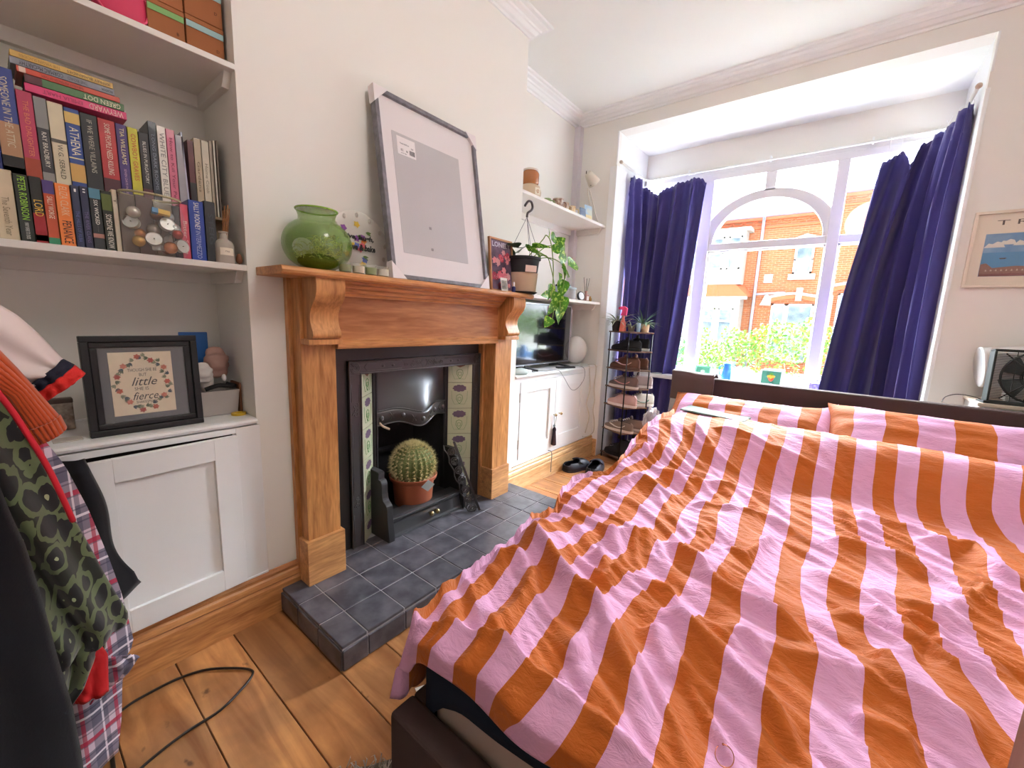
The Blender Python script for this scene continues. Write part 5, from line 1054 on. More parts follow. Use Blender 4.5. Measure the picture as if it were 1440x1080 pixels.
CPS = '58,2325,15;59,2216,15;57,2147,15;74,1858,15;87,1719,15;89,1591,15;73,1445,15;65,1377,15;65,1289,15;72,1190,15;91,1106,15;116,1091,15;120,1050,15;130,1031,15;125,975,15;125,944,15;127,892,15;129,845,15;122,2342,16;122,2232,16;124,2171,16;134,1913,16;144,1771,16;155,1651,16;149,1533,16;134,1365,16;132,1256,16;131,1251,16;135,1157,16;149,1127,16;162,1093,16;186,1054,16;187,1022,16;188,987,16;200,986,16;203,939,16;206,885,16;191,2364,17;191,2267,17;188,2194,17;197,2114,17;207,1909,17;209,1780,17;212,1833,17;213,1703,17;229,1685,17;218,1521,17;201,1365,17;206,1295,17;206,1298,17;205,1218,17;206,1171,17;207,1136,17;225,1119,17;227,1081,17;244,1070,17;246,1040,17;250,997,17;286,984,17;286,954,17;262,2401,18;257,2281,18;256,2191,18;266,2112,18;276,1904,18;284,1873,18;284,1694,18;299,1638,18;286,1499,18;272,1399,18;269,1353,18;273,1273,18;270,1201,18;275,1157,18;285,1131,18;293,1109,18;306,1084,18;308,1046,18;333,2416,19;324,2271,19;320,2187,19;335,2099,19;335,1985,19;347,1906,19;365,1886,19;362,1734,19;358,1621,19;352,1527,19;346,1418,19;341,1307,19;340,1303,19;338,1254,19;351,1246,19;348,1194,19;349,1169,19;408,2465,20;389,2286,20;387,2191,20;403,2088,20;409,2000,20;436,1905,20;448,1830,20;439,1710,20;423,1560,20;419,1450,20;483,2487,21;459,2278,21;457,2186,21;470,2158,21;483,2055,21;485,2019,21;493,1924,21;492,1831,21;492,1740,21;560,2513,22;528,2285,22;515,2184,22;543,2178,22;563,2102,22;639,2543,23;596,2301,23;582,2212,23;-12,2501,14;-7,2270,14;-9,2175,14;-5,2098,14;8,1867,14;15,1660,14;0,1415,14;6,1329,14;23,1219,14;38,1131,14;53,1023,14;52,939,14;50,858,14;53,779,14;-75,2435,13;-71,2279,13;-76,2178,13;-73,2058,13;-58,1806,13;-52,1599,13;-58,1532,13;-45,1373,13;-45,1242,13;-43,1161,13;-31,1079,13;-18,987,13;-24,962,13;-23,897,13;-23,878,13;-22,819,13;-14,761,13;-10,702,13;-145,2439,12;-141,2264,12;-149,2149,12;-146,2034,12;-120,1748,12;-115,1554,12;-118,1539,12;-112,1460,12;-112,1333,12;-112,1190,12;-111,1130,12;-102,1067,12;-91,1032,12;-93,982,12;-101,936,12;-99,887,12;-91,829,12;-91,783,12;-86,742,12;-81,691,12;-79,656,12;-211,2377,11;-208,2214,11;-213,2090,11;-207,2004,11;-196,1794,11;-195,1633,11;-181,1494,11;-181,1468,11;-179,1333,11;-184,1185,11;-180,1130,11;-165,1074,11;-164,1033,11;-169,995,11;-180,954,11;-174,906,11;-168,847,11;-166,795,11;-163,770,11;-158,717,11;-153,670,11;-149,627,11;-144,598,11;-280,2381,10;-274,2196,10;-276,2070,10;-262,1956,10;-259,1735,10;-269,1609,10;-243,1489,10;-232,1362,10;-243,1297,10;-236,1221,10;-240,1144,10;-237,1079,10;-244,1012,10;-257,972,10;-246,921,10;-249,888,10;-238,812,10;-240,760,10;-229,710,10;-216,656,10;-209,622,10;-206,584,10;-352,2388,9;-330,2163,9;-331,2038,9;-317,1906,9;-318,1662,9;-310,1526,9;-289,1369,9;-293,1306,9;-302,1243,9;-283,1114,9;-292,1089,9;-303,1029,9;-315,956,9;-324,913,9;-315,873,9;-316,841,9;-304,792,9;-292,730,9;-281,674,9;-270,603,9;-284,671,9;-293,749,9;-415,2370,8;-395,2158,8;-388,1986,8;-381,1873,8;-385,1708,8;-374,1512,8;-359,1318,8;-381,1286,8;-359,1160,8;-363,1079,8;-372,1017,8;-378,962,8;-384,880,8;-340,619,8;-348,671,8;-368,771,8;-364,792,8;-374,841,8;-486,2381,7;-448,2127,7;-449,2015,7;-435,1862,7;-449,1686,7;-440,1451,7;-410,1336,7;-450,1247,7;-427,1162,7;-431,1100,7;-456,1053,7;-406,607,7;-421,637,7;-427,702,7;-424,759,7;-442,823,7;-442,859,7;-450,947,7;-441,982,7;-454,1035,7;-550,2365,6;-497,2016,6;-501,1867,6;-490,1720,6;-517,1602,6;-510,755,6;-499,823,6;-508,887,6;-519,921,6;-511,946,6;-528,1018,6;-529,1115,6;-476,642,6;-505,753,6;-609,2324,5;-544,2072,5;-542,1906,5;-545,1784,5;-600,1654,5;-537,612,5;-552,691,5;-561,761,5;-569,777,5;-583,855,5;-569,885,5;-586,955,5;-573,1008,5;-573,1052,5;-566,1105,5;-662,2267,4;-593,2006,4;-592,1873,4;-598,594,4;-609,654,4;-605,644,4;-626,726,4;-628,788,4;-653,885,4;-638,929,4;-672,1008,4;-662,1053,4;-626,1086,4;-627,1163,4;-622,1237,4;-710,2221,3;-660,2078,3;-641,1980,3;-659,1844,3;-646,570,3;-652,603,3;-664,647,3;-675,722,3;-698,806,3;-695,867,3;-711,915,3;-700,983,3;-731,1066,3;-723,1143,3;-665,1168,3;-688,1267,3;-741,2135,2;-672,1964,2;-689,584,2;-702,614,2;-717,709,2;-734,783,2;-732,844,2;-756,955,2;-746,1053,2;-780,1142,2;-762,1182,2;-747,1260,2;-753,2009,1;-716,1943,1'
RGS = '-785,1148;-668,1011;-518,903;-431,848;-374,841;-294,769;-216,691;-141,621|-384,1294;-300,1254;-229,1211;-171,1129;-104,1099;-32,1077;37,1052;63,1041|-252,961;-174,910;-101,881;-20,812;51,778|-165,978;-96,967;-23,971;41,978;131,1016;186,1004|67,1250;132,1200;196,1177;224,1119|37,1049;87,1038;124,1023|129,1089;162,1091;190,1057;210,1010;254,997;292,989|133,1322;205,1230;241,1201;272,1156;320,1161;357,1150|203,1356;268,1308;278,1266;339,1261;389,1265|18,1456;65,1379;134,1359;205,1288;237,1213;284,1193|48,1683;183,1665;229,1686;299,1639|281,1871;367,1886;430,1910;447,1828;493,1732|141,1387;203,1395;271,1386;346,1417|-478,2229;-326,2254;-198,2227;-81,2228;23,2215;124,2186|-343,2189;-275,2207;-163,2171;-100,2148|-577,1810;-415,1841;-249,1915;-130,1872;-42,1802|-399,1654;-215,1664;-106,1699;-32,1659|-714,1678;-722,1813;-688,1916;-614,1968;-539,1978|-522,1180;-453,1254;-388,1290|-502,1096;-454,1046;-383,956|-552,2256;-444,2131;-363,2046|-681,1593;-603,1695;-466,1654;-395,1649|-220,1380;-135,1352;-84,1562|-446,1021;-342,1032;-226,1022|-251,888;-213,826;-168,774|-733,861;-640,896;-582,851|105,2017;224,1941;334,1944;419,1852|11,2100;124,1883;242,1924|108,895;147,904;201,911|314,1458;355,1554;430,1679|-522,622;-531,752;-582,903|-337,649;-349,760;-365,865'
cp = np.array([[float(v) for v in s.split(',')] for s in CPS.split(';')]); PX, PU = cp[:, :2]/1000, cp[:, 2]
def tps(PX, PU, lam=3e-3):
    n = len(PX); D = np.linalg.norm(PX[:, None]-PX[None], axis=2); K = np.where(D > 0, D*D*np.log(D+1e-12), 0)
    A = np.zeros((n+3, n+3)); A[:n, :n] = K+lam*np.eye(n); A[:n, n] = 1; A[:n, n+1:] = PX; A[n:, :n] = A[:n, n:].T
    w = np.linalg.solve(A, np.r_[PU, 0, 0, 0])
    def ev(Q):
        D = np.linalg.norm(Q[:, None]-PX[None], axis=2); return np.where(D > 0, D*D*np.log(D+1e-12), 0) @ w[:n]+w[n]+Q @ w[n+1:]
    return ev
ustripe = tps(PX, PU)
ridges = [np.array([[float(v)/1000 for v in p.split(',')] for p in r.split(';')]) for r in RGS.split('|')]
def sst(t): t = np.clip(t, 0, 1); return t*t*(3-2*t)
def hbase(x, y):
    s = 1.55+.55*sst((x+.75)/.85); return .497+.205*sst((y-s)/(2.40-s))
def segdist(Q, P):
    best = np.full(len(Q), 9.); par = np.zeros(len(Q)); L = np.r_[0, np.cumsum(np.linalg.norm(P[1:]-P[:-1], axis=1))]
    for i in range(len(P)-1):
        a, b = P[i], P[i+1]; d = b-a; t = np.clip(((Q-a) @ d)/max(1e-9, d @ d), 0, 1); c = a+t[:, None]*d; r = np.linalg.norm(Q-c, axis=1)
        m = r < best; best[m] = r[m]; par[m] = (L[i]+t[m]*(L[i+1]-L[i]))/L[-1]
    return best, par
def xl(y): return np.interp(y, [.54, .70, .87, 1.06, 1.15, 1.28, 1.42, 1.58, 1.65, 1.70, 1.77, 1.85, 2.0, 2.17, 2.4], [-.672, -.722, -.733, -.752, -.785, -.765, -.83, -.862, -.83, -.765, -.735, -.745, -.762, -.755, -.715])
def yf(x): return np.interp(x, [-.80, -.673, -.60, -.546, -.486, -.41, -.36, -.28, -.2, 0, .3, 1.3], [.50, .549, .585, .598, .618, .600, .597, .593, .577, .590, .585, .58])
def fbm(p, s, o): return noise.fractal(Vector((p[0]*s, p[1]*s, o)), .9, 2.1, 4)
def duvet_height(Q):
    h = hbase(Q[:, 0], Q[:, 1]); rg = random.Random(4)
    amps = [.034, .030, .028, .022, .022, .016, .024, .024, .018, .020, .022, .022, .018, .018, .014, .018, .018, .022, .020, .020, .018, .020, .022, .020, .018, .018, .018, .014, .016, .014, .018, .018]
    hr = np.zeros(len(Q)); hl = np.zeros(len(Q))
    for k, P in enumerate(ridges):
        d, t = segdist(Q, P); w = .020 if k % 3 else .027
        tap = sst(np.minimum(t, 1-t)*4.5+.12)
        hr = np.maximum(hr, 1.30*amps[k % len(amps)]*tap*np.exp(-(np.sqrt(d*d+.0025**2)-.0025)/w))
        hl = np.maximum(hl, amps[k % len(amps)]*.45*tap*np.exp(-(d/.07)**2))
    h = h+hr+hl
    return h
NXs, NYs = 300, 330
xs_ = np.linspace(0, 1, NXs+1); yr = np.linspace(0, 1, NYs+1)
U_, V_ = np.meshgrid(xs_, yr); 
# material coordinates: a = metres in from the left hem, b = metres in from the foot hem
DX, DY = .10, .075       # how much hangs over the left side and the foot
a_ = U_*(2.0+DX)-DX; b_ = V_*(1.90+DY)-DY
yy = np.clip(b_, 0, 9); 
X = np.zeros_like(a_); Y = np.zeros_like(a_)
Yg = .585+yy; xleft = xl(Yg); X = xleft+np.clip(a_, 0, 9)
yfoot = yf(X); wgt = np.clip(1-yy/.35, 0, 1); Y = Yg+(yfoot-.585)*wgt
Q = np.c_[X.ravel(), Y.ravel()]
Hh = duvet_height(Q).reshape(X.shape)
nz = np.zeros(len(Q))
for i, q in enumerate(Q):
    # drawn-out wrinkles running from upper left to lower right, and soft lumps
    r = noise.noise(Vector(((q[0]*.55+q[1]*.83)*13+noise.noise(Vector((q[0]*3, q[1]*3, 2)))*1.2, (q[0]*.83-q[1]*.55)*1.9, 1))); r2 = noise.noise(Vector(((q[0]*.5+q[1]*.87)*30, (q[0]*.87-q[1]*.5)*4, 5)))
    nz[i] = .016*(1-min(1, abs(r)*3.0))**1.2+.0055*(1-min(1, abs(r2)*2.6))+.018*noise.noise(Vector((q[0]*4.2, q[1]*4.2, 9)))
calm = .35+.65*sst((2.15-Y+.6*np.clip(-X-.2, 0, .5))/.35)
Hh += (nz.reshape(X.shape)-.006)*calm
Zz = np.maximum(Hh, .470)
# rounded left shoulder
sh_ = np.clip(1-np.clip(a_, 0, 9)/.09, 0, 1); Zz -= .035*sh_**2*(a_ >= 0); 
da = np.clip(-a_, 0, 9); db = np.clip(-b_, 0, 9); tb = db/DY; ta = da/DX
Xf = X-.018*sst(ta*3)-.006-.03*ta*tb
Yf = Y*(1-sst(tb*3.2))+(.531+.006*np.sin(X*23))*sst(tb*3.2)-.02*ta*tb
lowedge = .432+.006*np.sin(X*19)-.10*np.exp(-((X+.72)/.05)**2)
crest = .016*np.exp(-((b_-.004)/.010)**2)*(1+.5*np.sin(X*37)*np.sin(X*11)); Zf = (Zz+crest-.035*sst(ta*3)-ta*.19); Zf = Zf*(1-tb)+np.minimum(lowedge, Zf)*tb
UU = ustripe(np.c_[np.clip(X, -.9, 1.3).ravel(), np.clip(Y, .5, 2.6).ravel()])
UU = UU+(tb*(.40+.35*np.sin(X*14)+.22*np.sin(X*31+1))).ravel()
vs = list(zip(Xf.ravel().tolist(), Yf.ravel().tolist(), Zf.ravel().tolist()))
W1_ = NXs+1
fs = [(j*W1_+i, j*W1_+i+1, (j+1)*W1_+i+1, (j+1)*W1_+i) for j in range(NYs) for i in range(NXs)]
def stripe_mat(name, c1, c2, bump=.5):
    m, nt, b = new_mat(name); uv = nt.nodes.new('ShaderNodeUVMap'); sx = nt.nodes.new('ShaderNodeSeparateXYZ'); link(nt, uv, 0, sx, 0)
    h = nt.nodes.new('ShaderNodeMath'); h.operation = 'MULTIPLY'; h.inputs[1].default_value = .5; link(nt, sx, 'X', h, 0)
    fr_ = nt.nodes.new('ShaderNodeMath'); fr_.operation = 'FRACT'; link(nt, h, 0, fr_, 0)
    gt_ = nt.nodes.new('ShaderNodeMath'); gt_.operation = 'GREATER_THAN'; gt_.inputs[1].default_value = .5; link(nt, fr_, 0, gt_, 0)
    mx = nt.nodes.new('ShaderNodeMixRGB'); mx.inputs['Color1'].default_value = srgb(c1); mx.inputs['Color2'].default_value = srgb(c2); link(nt, gt_, 0, mx, 'Fac'); link(nt, mx, 0, b, 'Base Color')
    b.inputs['Roughness'].default_value = .7; b.inputs['Sheen Weight'].default_value = .12; b.inputs['Specular IOR Level'].default_value = .25
    tc = nt.nodes.new('ShaderNodeTexCoord'); mp = nt.nodes.new('ShaderNodeMapping'); mp.inputs['Scale'].default_value = (24, 60, 30); mp.inputs['Rotation'].default_value = (0, 0, -.75); link(nt, tc, 'Object', mp, 0)
    n = nt.nodes.new('ShaderNodeTexNoise'); n.inputs['Scale'].default_value = 1; n.inputs['Detail'].default_value = 5; n.inputs['Roughness'].default_value = .6; n.inputs['Distortion'].default_value = .6; link(nt, mp, 0, n, 0)
    vo = nt.nodes.new('ShaderNodeTexVoronoi'); vo.feature = 'F1'; vo.inputs['Scale'].default_value = .55; va = nt.nodes.new('ShaderNodeMixRGB'); va.inputs[0].default_value = .45; link(nt, mp, 0, va, 1); link(nt, n, 'Color', va, 2); link(nt, va, 0, vo, 'Vector')
    ad = nt.nodes.new('ShaderNodeMath'); ad.operation = 'MULTIPLY_ADD'; ad.inputs[1].default_value = .55; link(nt, vo, 'Distance', ad, 0); link(nt, n, 'Fac', ad, 2)
    bp = nt.nodes.new('ShaderNodeBump'); bp.inputs['Strength'].default_value = bump; bp.inputs['Distance'].default_value = .014; link(nt, ad, 0, bp, 'Height'); link(nt, bp, 0, b, 'Normal')
    return m
STR = stripe_mat('orange_and_pink_stripe', '#e6acd2', '#c4661f')
dv = thing('duvet', 'rumpled duvet with wide orange and pink stripes covering the bed', 'duvet', (.2, 1.5, .47))
mbq = MB(); mbq.v = vs; mbq.f = fs
dc = obj('duvet_cover', mbq, STR, dv, smooth=True, uv=[(u, 0) for u in UU.tolist()], solid=.006)

# pillows leaning on the headboard
def pillow(x0, x1, zt, lab, u0, du, tilt, seed, y=2.70, corner=0):
    w, h = x1-x0, .46; vs, fs, uvs = [], [], []; N_, M_ = 44, 26; rr = random.Random(seed); c = Vector(((x0+x1)/2, y, 0))
    Mp = Matrix.Translation(((x0+x1)/2, y, .50+.03)) @ Matrix.Rotation(tilt, 4, 'X')
    for side in (0, 1):
        for j in range(M_+1):
            for i in range(N_+1):
                u, v = i/N_*2-1, j/M_*2-1; e = (1-abs(u)**3.2)**.55*(1-abs(v)**3.2)**.55
                pinch = 1-.05*(1-abs(v)**2)*abs(u)**6; sag = -.035*(1-u*u)*(v > 0)*v
                th = .085*e+.007*noise.noise(Vector((u*3.1+seed, v*3.1, side)))*e+.010*(1-2*abs(noise.noise(Vector((u*2+v*5, v*1.3-u*2, seed)))))*e
                p = Vector((u*w/2*(1-.05*(1-abs(u))*0)*pinch, (-th if side == 0 else th), (v*.5+.5)*h*(1-.04*(1-v*v)*u*u)+sag+corner*max(0, u)**5*max(0, v)**2))
                vs.append(Mp @ p); uvs.append((u0+(u*.5+.5)*du+.12*noise.noise(Vector((v*2, u*2, seed))), 0))
        o = side*(N_+1)*(M_+1)
        for j in range(M_):
            for i in range(N_):
                q = (o+j*(N_+1)+i, o+j*(N_+1)+i+1, o+(j+1)*(N_+1)+i+1, o+(j+1)*(N_+1)+i); fs.append(q if side == 0 else q[::-1])
    mb = MB(); mb.v = [tuple(v) for v in vs]; mb.f = fs
    t = thing('pillow', lab, 'pillow', ((x0+x1)/2, y, .50), 'striped pillows at the headboard')
    o = obj('pillow_case', mb, STR2, t, smooth=True, uv=uvs)
    return t
STR2 = stripe_mat('orange_and_pink_stripe_pillow', '#e6acd2', '#c4661f', .25)
pillow(-.80, .04, .78, 'striped pillow beneath the brown towel, with one raised corner', -.8, 9.6, -1.05, 3, 2.40, .085)
pillow(-.01, .95, .84, 'striped pillow in front of the fan', 1.05, 8.2, -.92, 8, 2.45, 0)
# towel over the end of the headboard
TWL = mat('#5f4a48', .95, bump=.6, bscale=260, bdist=.002, name='brown_towelling', sheen=.4)
tp = [(2.852, .70), (2.848, .78), (2.850, .86), (2.862, .884), (2.91, .888), (2.955, .884), (2.968, .86), (2.970, .76), (2.968, .68)]
tw = obj('towel', MB().grid(lambda u, v: (lambda i, k: (-.862+.262*u+.006*math.sin(v*9), tp[i][0]*(1-k)+tp[i+1][0]*k-.007*math.sin(u*8+v*3)*(1 if v < .5 else -1)-.008*(v < .4), tp[i][1]*(1-k)+tp[i+1][1]*k+.005*math.sin(u*5+1)))(min(int(v*8), 7), v*8-min(int(v*8), 7)), 30, 40), TWL, smooth=True, solid=.012, org=(-.73, 2.91, .86)); tag(tw, 'folded brown towel hanging over the end of the headboard', 'towel')
# laptop or magazine tucked under the duvet edge
mgz = thing('laptop', 'closed grey laptop with stickers lying on the pillow edge at the top of the duvet', 'laptop', (-.50, 2.50, .69))
ML = Matrix.Translation((-.50, 2.500, .712)) @ Euler((.02, .02, -.10)).to_matrix().to_4x4(); q = MB(); q.mbox(ML, .34, .15, .010); lo = obj('lid', q, mat('#6d7a70', .8), mgz, bevel=.004)
for x, y, c in ((-.12, -.05, '#c95a3c'), (.10, -.06, '#d8604c'), (.0, .03, '#5f8a9c'), (-.06, .02, '#d9b04c')):
    q = MB(); q.lathe([(0, 0), (.018, 0), (.018, .0006), (0, .0006)], (0, 0, 0), 14); q.v = [tuple(ML @ Vector((v[0]+x, v[1]+y, v[2]+.0062))) for v in q.v]; obj('sticker', q, mat(c, .5), lo)
# hoop earring, clear bag by the pillow
er = obj('hoop_earring', MB().tube([(-.060+.0135*math.cos(t), .672+.0165*math.sin(t), .512+.004*math.sin(t)) for t in [2.0-i*.26 for i in range(23)]], .0008, 6).ell((-.0655, .687, .516), .002, .002, .002, 8, 6), mat('#c07a5c', .2, metal=1), smooth=True, org=(-.06, .672, .50)); tag(er, 'thin copper hoop earring lying on the duvet near the foot of the bed', 'earring')
cb = obj('plastic_wrap', MB().ell((-.845, 2.46, .62), .035, .09, .075, 28, 18, fn=lambda p: p*(1+.3*noise.noise(p*2.2)+.12*noise.noise(p*6))), thinglass('clear_film', '#e9e4e8', .35, .15), smooth=True, org=(-.845, 2.46, .57)); tag(cb, 'crumpled clear plastic wrap between the bed and the curtain', 'plastic wrap')

# ------------------------------------------------------------------ right hand wall: poster, lamp, fan on its chest
po_ = thing('framed_poster', 'cream framed seaside travel poster lettered TRAVEL right of the window', 'picture', (.78, 3.28, 1.65))
PXX = Matrix(((1, 0, 0, .470), (0, 0, -1, 3.298), (0, 1, 0, 1.455), (0, 0, 0, 1)))
PWd, PHt = .52, .385; FRC = mat('#e9dccb', .5)
obj('frame_rails', ringf(PXX, 0, PWd, 0, PHt, .014, 0, .022), FRC, po_, bevel=.002)
q = MB(); q.mbox(PXX, PWd-.02, PHt-.02, .002, (PWd/2, PHt/2, .006)); sh1 = obj('poster_sheet', q, mat('#efe3cf', .6), po_)
text('TRAVEL', PXX @ Matrix.Translation((.265, .325, .0076)), .03, mat('#4f4038', .6), sh1, width=.36, height=.024, space=1.5)
q = MB(); q.mbox(PXX, .38, .215, .001, (.245, .165, .0074)); im = obj('sky', q, mat('#4f86b8', .6, col2='#7fa9cc', vscale=10), sh1)
def pq(pts, z, col, nm):
    n = len(pts); vs = [PXX @ Vector((x, y, z)) for x, y in pts]; return obj(nm, MB().add(vs, [tuple(range(n))]), mat(col, .6), im)
pq([(.056, .058), (.434, .058), (.434, .178), (.056, .178)], .0082, '#3f8cbc', 'printed_sea')
for cx, cy, s in ((.09, .215, 1), (.135, .228, .8), (.20, .222, 1.3), (.26, .212, 1)): pq([(cx-.035*s, cy-.012), (cx+.04*s, cy-.012), (cx+.028*s, cy+.012*s), (cx+.010*s, cy+.018*s), (cx-.006*s, cy+.006), (cx-.02*s, cy+.010*s)], .0083+.00005*cx, '#e8e6dc', 'printed_cloud')
pq([(.056, .058), (.434, .058), (.434, .105), (.30, .098), (.18, .108), (.10, .100), (.075, .125), (.056, .120)], .0085, '#8a5a48', 'printed_town')
pq([(.056, .058), (.434, .058), (.434, .075), (.056, .070)], .0087, '#7a3c34', 'printed_roofs')
for k in range(20): pq([(.075+k*.018, .084), (.083+k*.018, .084), (.079+k*.018, .094)], .0088, '#c9b098', 'printed_gable')
for cx in (.13, .25, .37): pq([(cx-.014, .150), (cx+.014, .150), (cx+.009, .143), (cx-.009, .143)], .0086, '#3a3034', 'printed_boat')
obj('glass', (lambda q: (q.mbox(PXX, PWd-.03, PHt-.03, .001, (PWd/2, PHt/2, .012)), q)[1])(MB()), thinglass('poster_glass', '#ffffff', .05, .05), po_)
ch = thing('bedside_chest', 'white bedside chest behind the headboard carrying the fan and the lamp', 'chest', (.95, 3.12, 0))
obj('carcass', MB().box(.575, 1.40, 2.985, 3.285, 0, .862), GLOSS, ch, bevel=.003); obj('top', MB().box(.565, 1.41, 2.975, 3.287, .862, .880), mat('#d9cbbb', .5), ch, bevel=.004)
tl = thing('table_lamp', 'large white cylinder lamp lying on its side behind the fan', 'lamp', (.72, 3.13, .88))
Mt = Matrix(((0, 0, 1, 0), (1, 0, 0, 0), (0, 1, 0, 0), (0, 0, 0, 1))); LW = mat('#ecebea', .4, coat=.3)
ax_ = Vector((.985, .03, .13)).normalized(); Rt = ax_.to_track_quat('Z', 'Y').to_matrix().to_4x4()
obj('lamp_tube', MB().lathe([(.098, 0), (.102, .002), (.104, .010), (.101, .016), (.101, .20), (.100, .26), (.094, .262), (.094, .01), (.098, 0)], (.577, 3.165, 1.042), 56, Rt), LW, tl, smooth=True, angle=.9)
obj('diffuser', MB().lathe([(0, .03), (.094, .03)], (.577, 3.165, 1.042), 40, Rt), mat('#a89c96', .8), tl)
obj('lamp_end', MB().lathe([(0, .262), (.096, .262), (.09, .28), (0, .285)], (.577, 3.165, 1.042), 40, Rt), LW, tl, smooth=True)
obj('lamp_stand', MB().box(.68, .74, 3.13, 3.20, .881, .955), LW, tl, bevel=.01)
fn = thing('box_fan', 'black square wire fan standing on the chest at the right edge', 'fan', (.74, 2.99, .88))
FB2 = Matrix.Translation((.592, 2.955+.04, .885)) @ frame((0, 0, 0), (1, .08, 0), (.05, .08, 1)); FK = mat('#1f2624', .45)
obj('casing', ringf(FB2, 0, .30, 0, .26, .010, -.055, .005), FK, fn, bevel=.003)
g3 = MB()
for k in range(31): z = .012+k*.0079; g3.tube([FB2 @ Vector((.008, z, .003)), FB2 @ Vector((.292, z, .003))], .0010, 4)
for x in (.075, .15, .225): g3.tube([FB2 @ Vector((x, .01, .005)), FB2 @ Vector((x, .25, .005))], .0018, 5)
obj('wire_grille', g3, FK, fn)
rg_ = MB()
for r_, w_ in ((.118, .005), (.055, .002), (.045, .002), (.035, .002)): rg_.tube([FB2 @ Vector((.15+r_*math.cos(t), .132+r_*math.sin(t), .006)) for t in [i*2*PI/40 for i in range(41)]], w_, 6)
for a in (.75, 2.35, 3.95, 5.5): rg_.tube([FB2 @ Vector((.15, .132, .008)), FB2 @ Vector((.15+.16*math.cos(a), .132+.15*math.sin(a), .008))], .0028, 6)
obj('ring_guard', rg_, FK, fn, smooth=True)
hb = obj('hub', MB().lathe([(0, 0), (.03, 0), (.03, .05), (0, .05)], FB2 @ Vector((.15, .132, -.06)), 20, FB2), FK, fn)
for k in range(5):
    a = k*2*PI/5; b2 = MB().grid(lambda u, v: tuple(FB2 @ Vector((.15+math.cos(a+v*.9-.45)*(.03+.082*u), .132+math.sin(a+v*.9-.45)*(.03+.082*u), -.045+.022*v))), 6, 6); obj('fan_blade', b2, mat('#3a4442', .4), fn, smooth=True)
obj('fan_foot', MB().mbox(FB2, .34, .02, .10, (.16, -.002, -.04)), FK, fn, bevel=.004)
cable('fan_cable', 'thin black cable curving from the fan towards the window wall', [(.60, 3.0, .884), (.56, 3.03, .900), (.50, 3.03, .905), (.455, 2.99, .890), (.44, 2.955, .866)], .002, '#1c1c1e')
# ------------------------------------------------------------------ clothes hanging at the near left
def edge_at(P, v):
    L = [0]
    for a, b in zip(P[:-1], P[1:]): L.append(L[-1]+math.hypot(b[0]-a[0], b[1]-a[1]))
    s = v*L[-1]
    for i in range(len(P)-1):
        if s <= L[i+1] or i == len(P)-2:
            k = (s-L[i])/max(1e-9, L[i+1]-L[i]); return (P[i][0]+(P[i+1][0]-P[i][0])*k, P[i][1]+(P[i+1][1]-P[i][1])*k)
def sheet(Rt, Lf, x0, depth, fold=.012, nf=5, seed=1, nu=36, nv=60):
    """cloth between a right hand and a left hand edge curve (y, z), rolled back at the right edge, with hanging folds"""
    def f(u, v):
        r = edge_at(Rt, v); l = edge_at(Lf, v); y = l[0]+(r[0]-l[0])*u; z = l[1]+(r[1]-l[1])*u
        x = x0-depth*u**5+fold*math.sin(u*nf*2*PI+seed+v*2.2+.6*math.sin(v*6+seed))*(.4+.6*v)*(1-u**6)+.006*noise.noise(Vector((u*6, v*9, seed)))
        return (x, y, z)
    return MB().grid(f, nu, nv)
# pattern materials
def leopard():
    m, nt, b = new_mat('leopard_print_velvet'); tc = nt.nodes.new('ShaderNodeTexCoord'); mp = nt.nodes.new('ShaderNodeMapping'); mp.inputs['Scale'].default_value = (12, 30, 15); link(nt, tc, 'Object', mp, 0)
    n = nt.nodes.new('ShaderNodeTexNoise'); n.inputs['Scale'].default_value = 1.4; n.inputs['Detail'].default_value = 2; link(nt, mp, 0, n, 0)
    mx = nt.nodes.new('ShaderNodeMixRGB'); mx.inputs[0].default_value = .35; link(nt, mp, 0, mx, 1); link(nt, n, 'Color', mx, 2)
    v = nt.nodes.new('ShaderNodeTexVoronoi'); v.inputs['Scale'].default_value = 2.1; link(nt, mx, 0, v, 'Vector')
    r = nt.nodes.new('ShaderNodeValToRGB'); r.color_ramp.interpolation = 'CONSTANT'; e = r.color_ramp.elements; e[0].position = 0; e[0].color = srgb('#a9b28a'); e[1].position = .10; e[1].color = srgb('#15171c')
    e2 = e.new(.46); e2.color = srgb('#66734e'); e3 = e.new(.66); e3.color = srgb('#1d2119'); link(nt, v, 'Distance', r, 0); link(nt, r, 0, b, 'Base Color'); b.inputs['Roughness'].default_value = .8; b.inputs['Sheen Weight'].default_value = .4
    return m
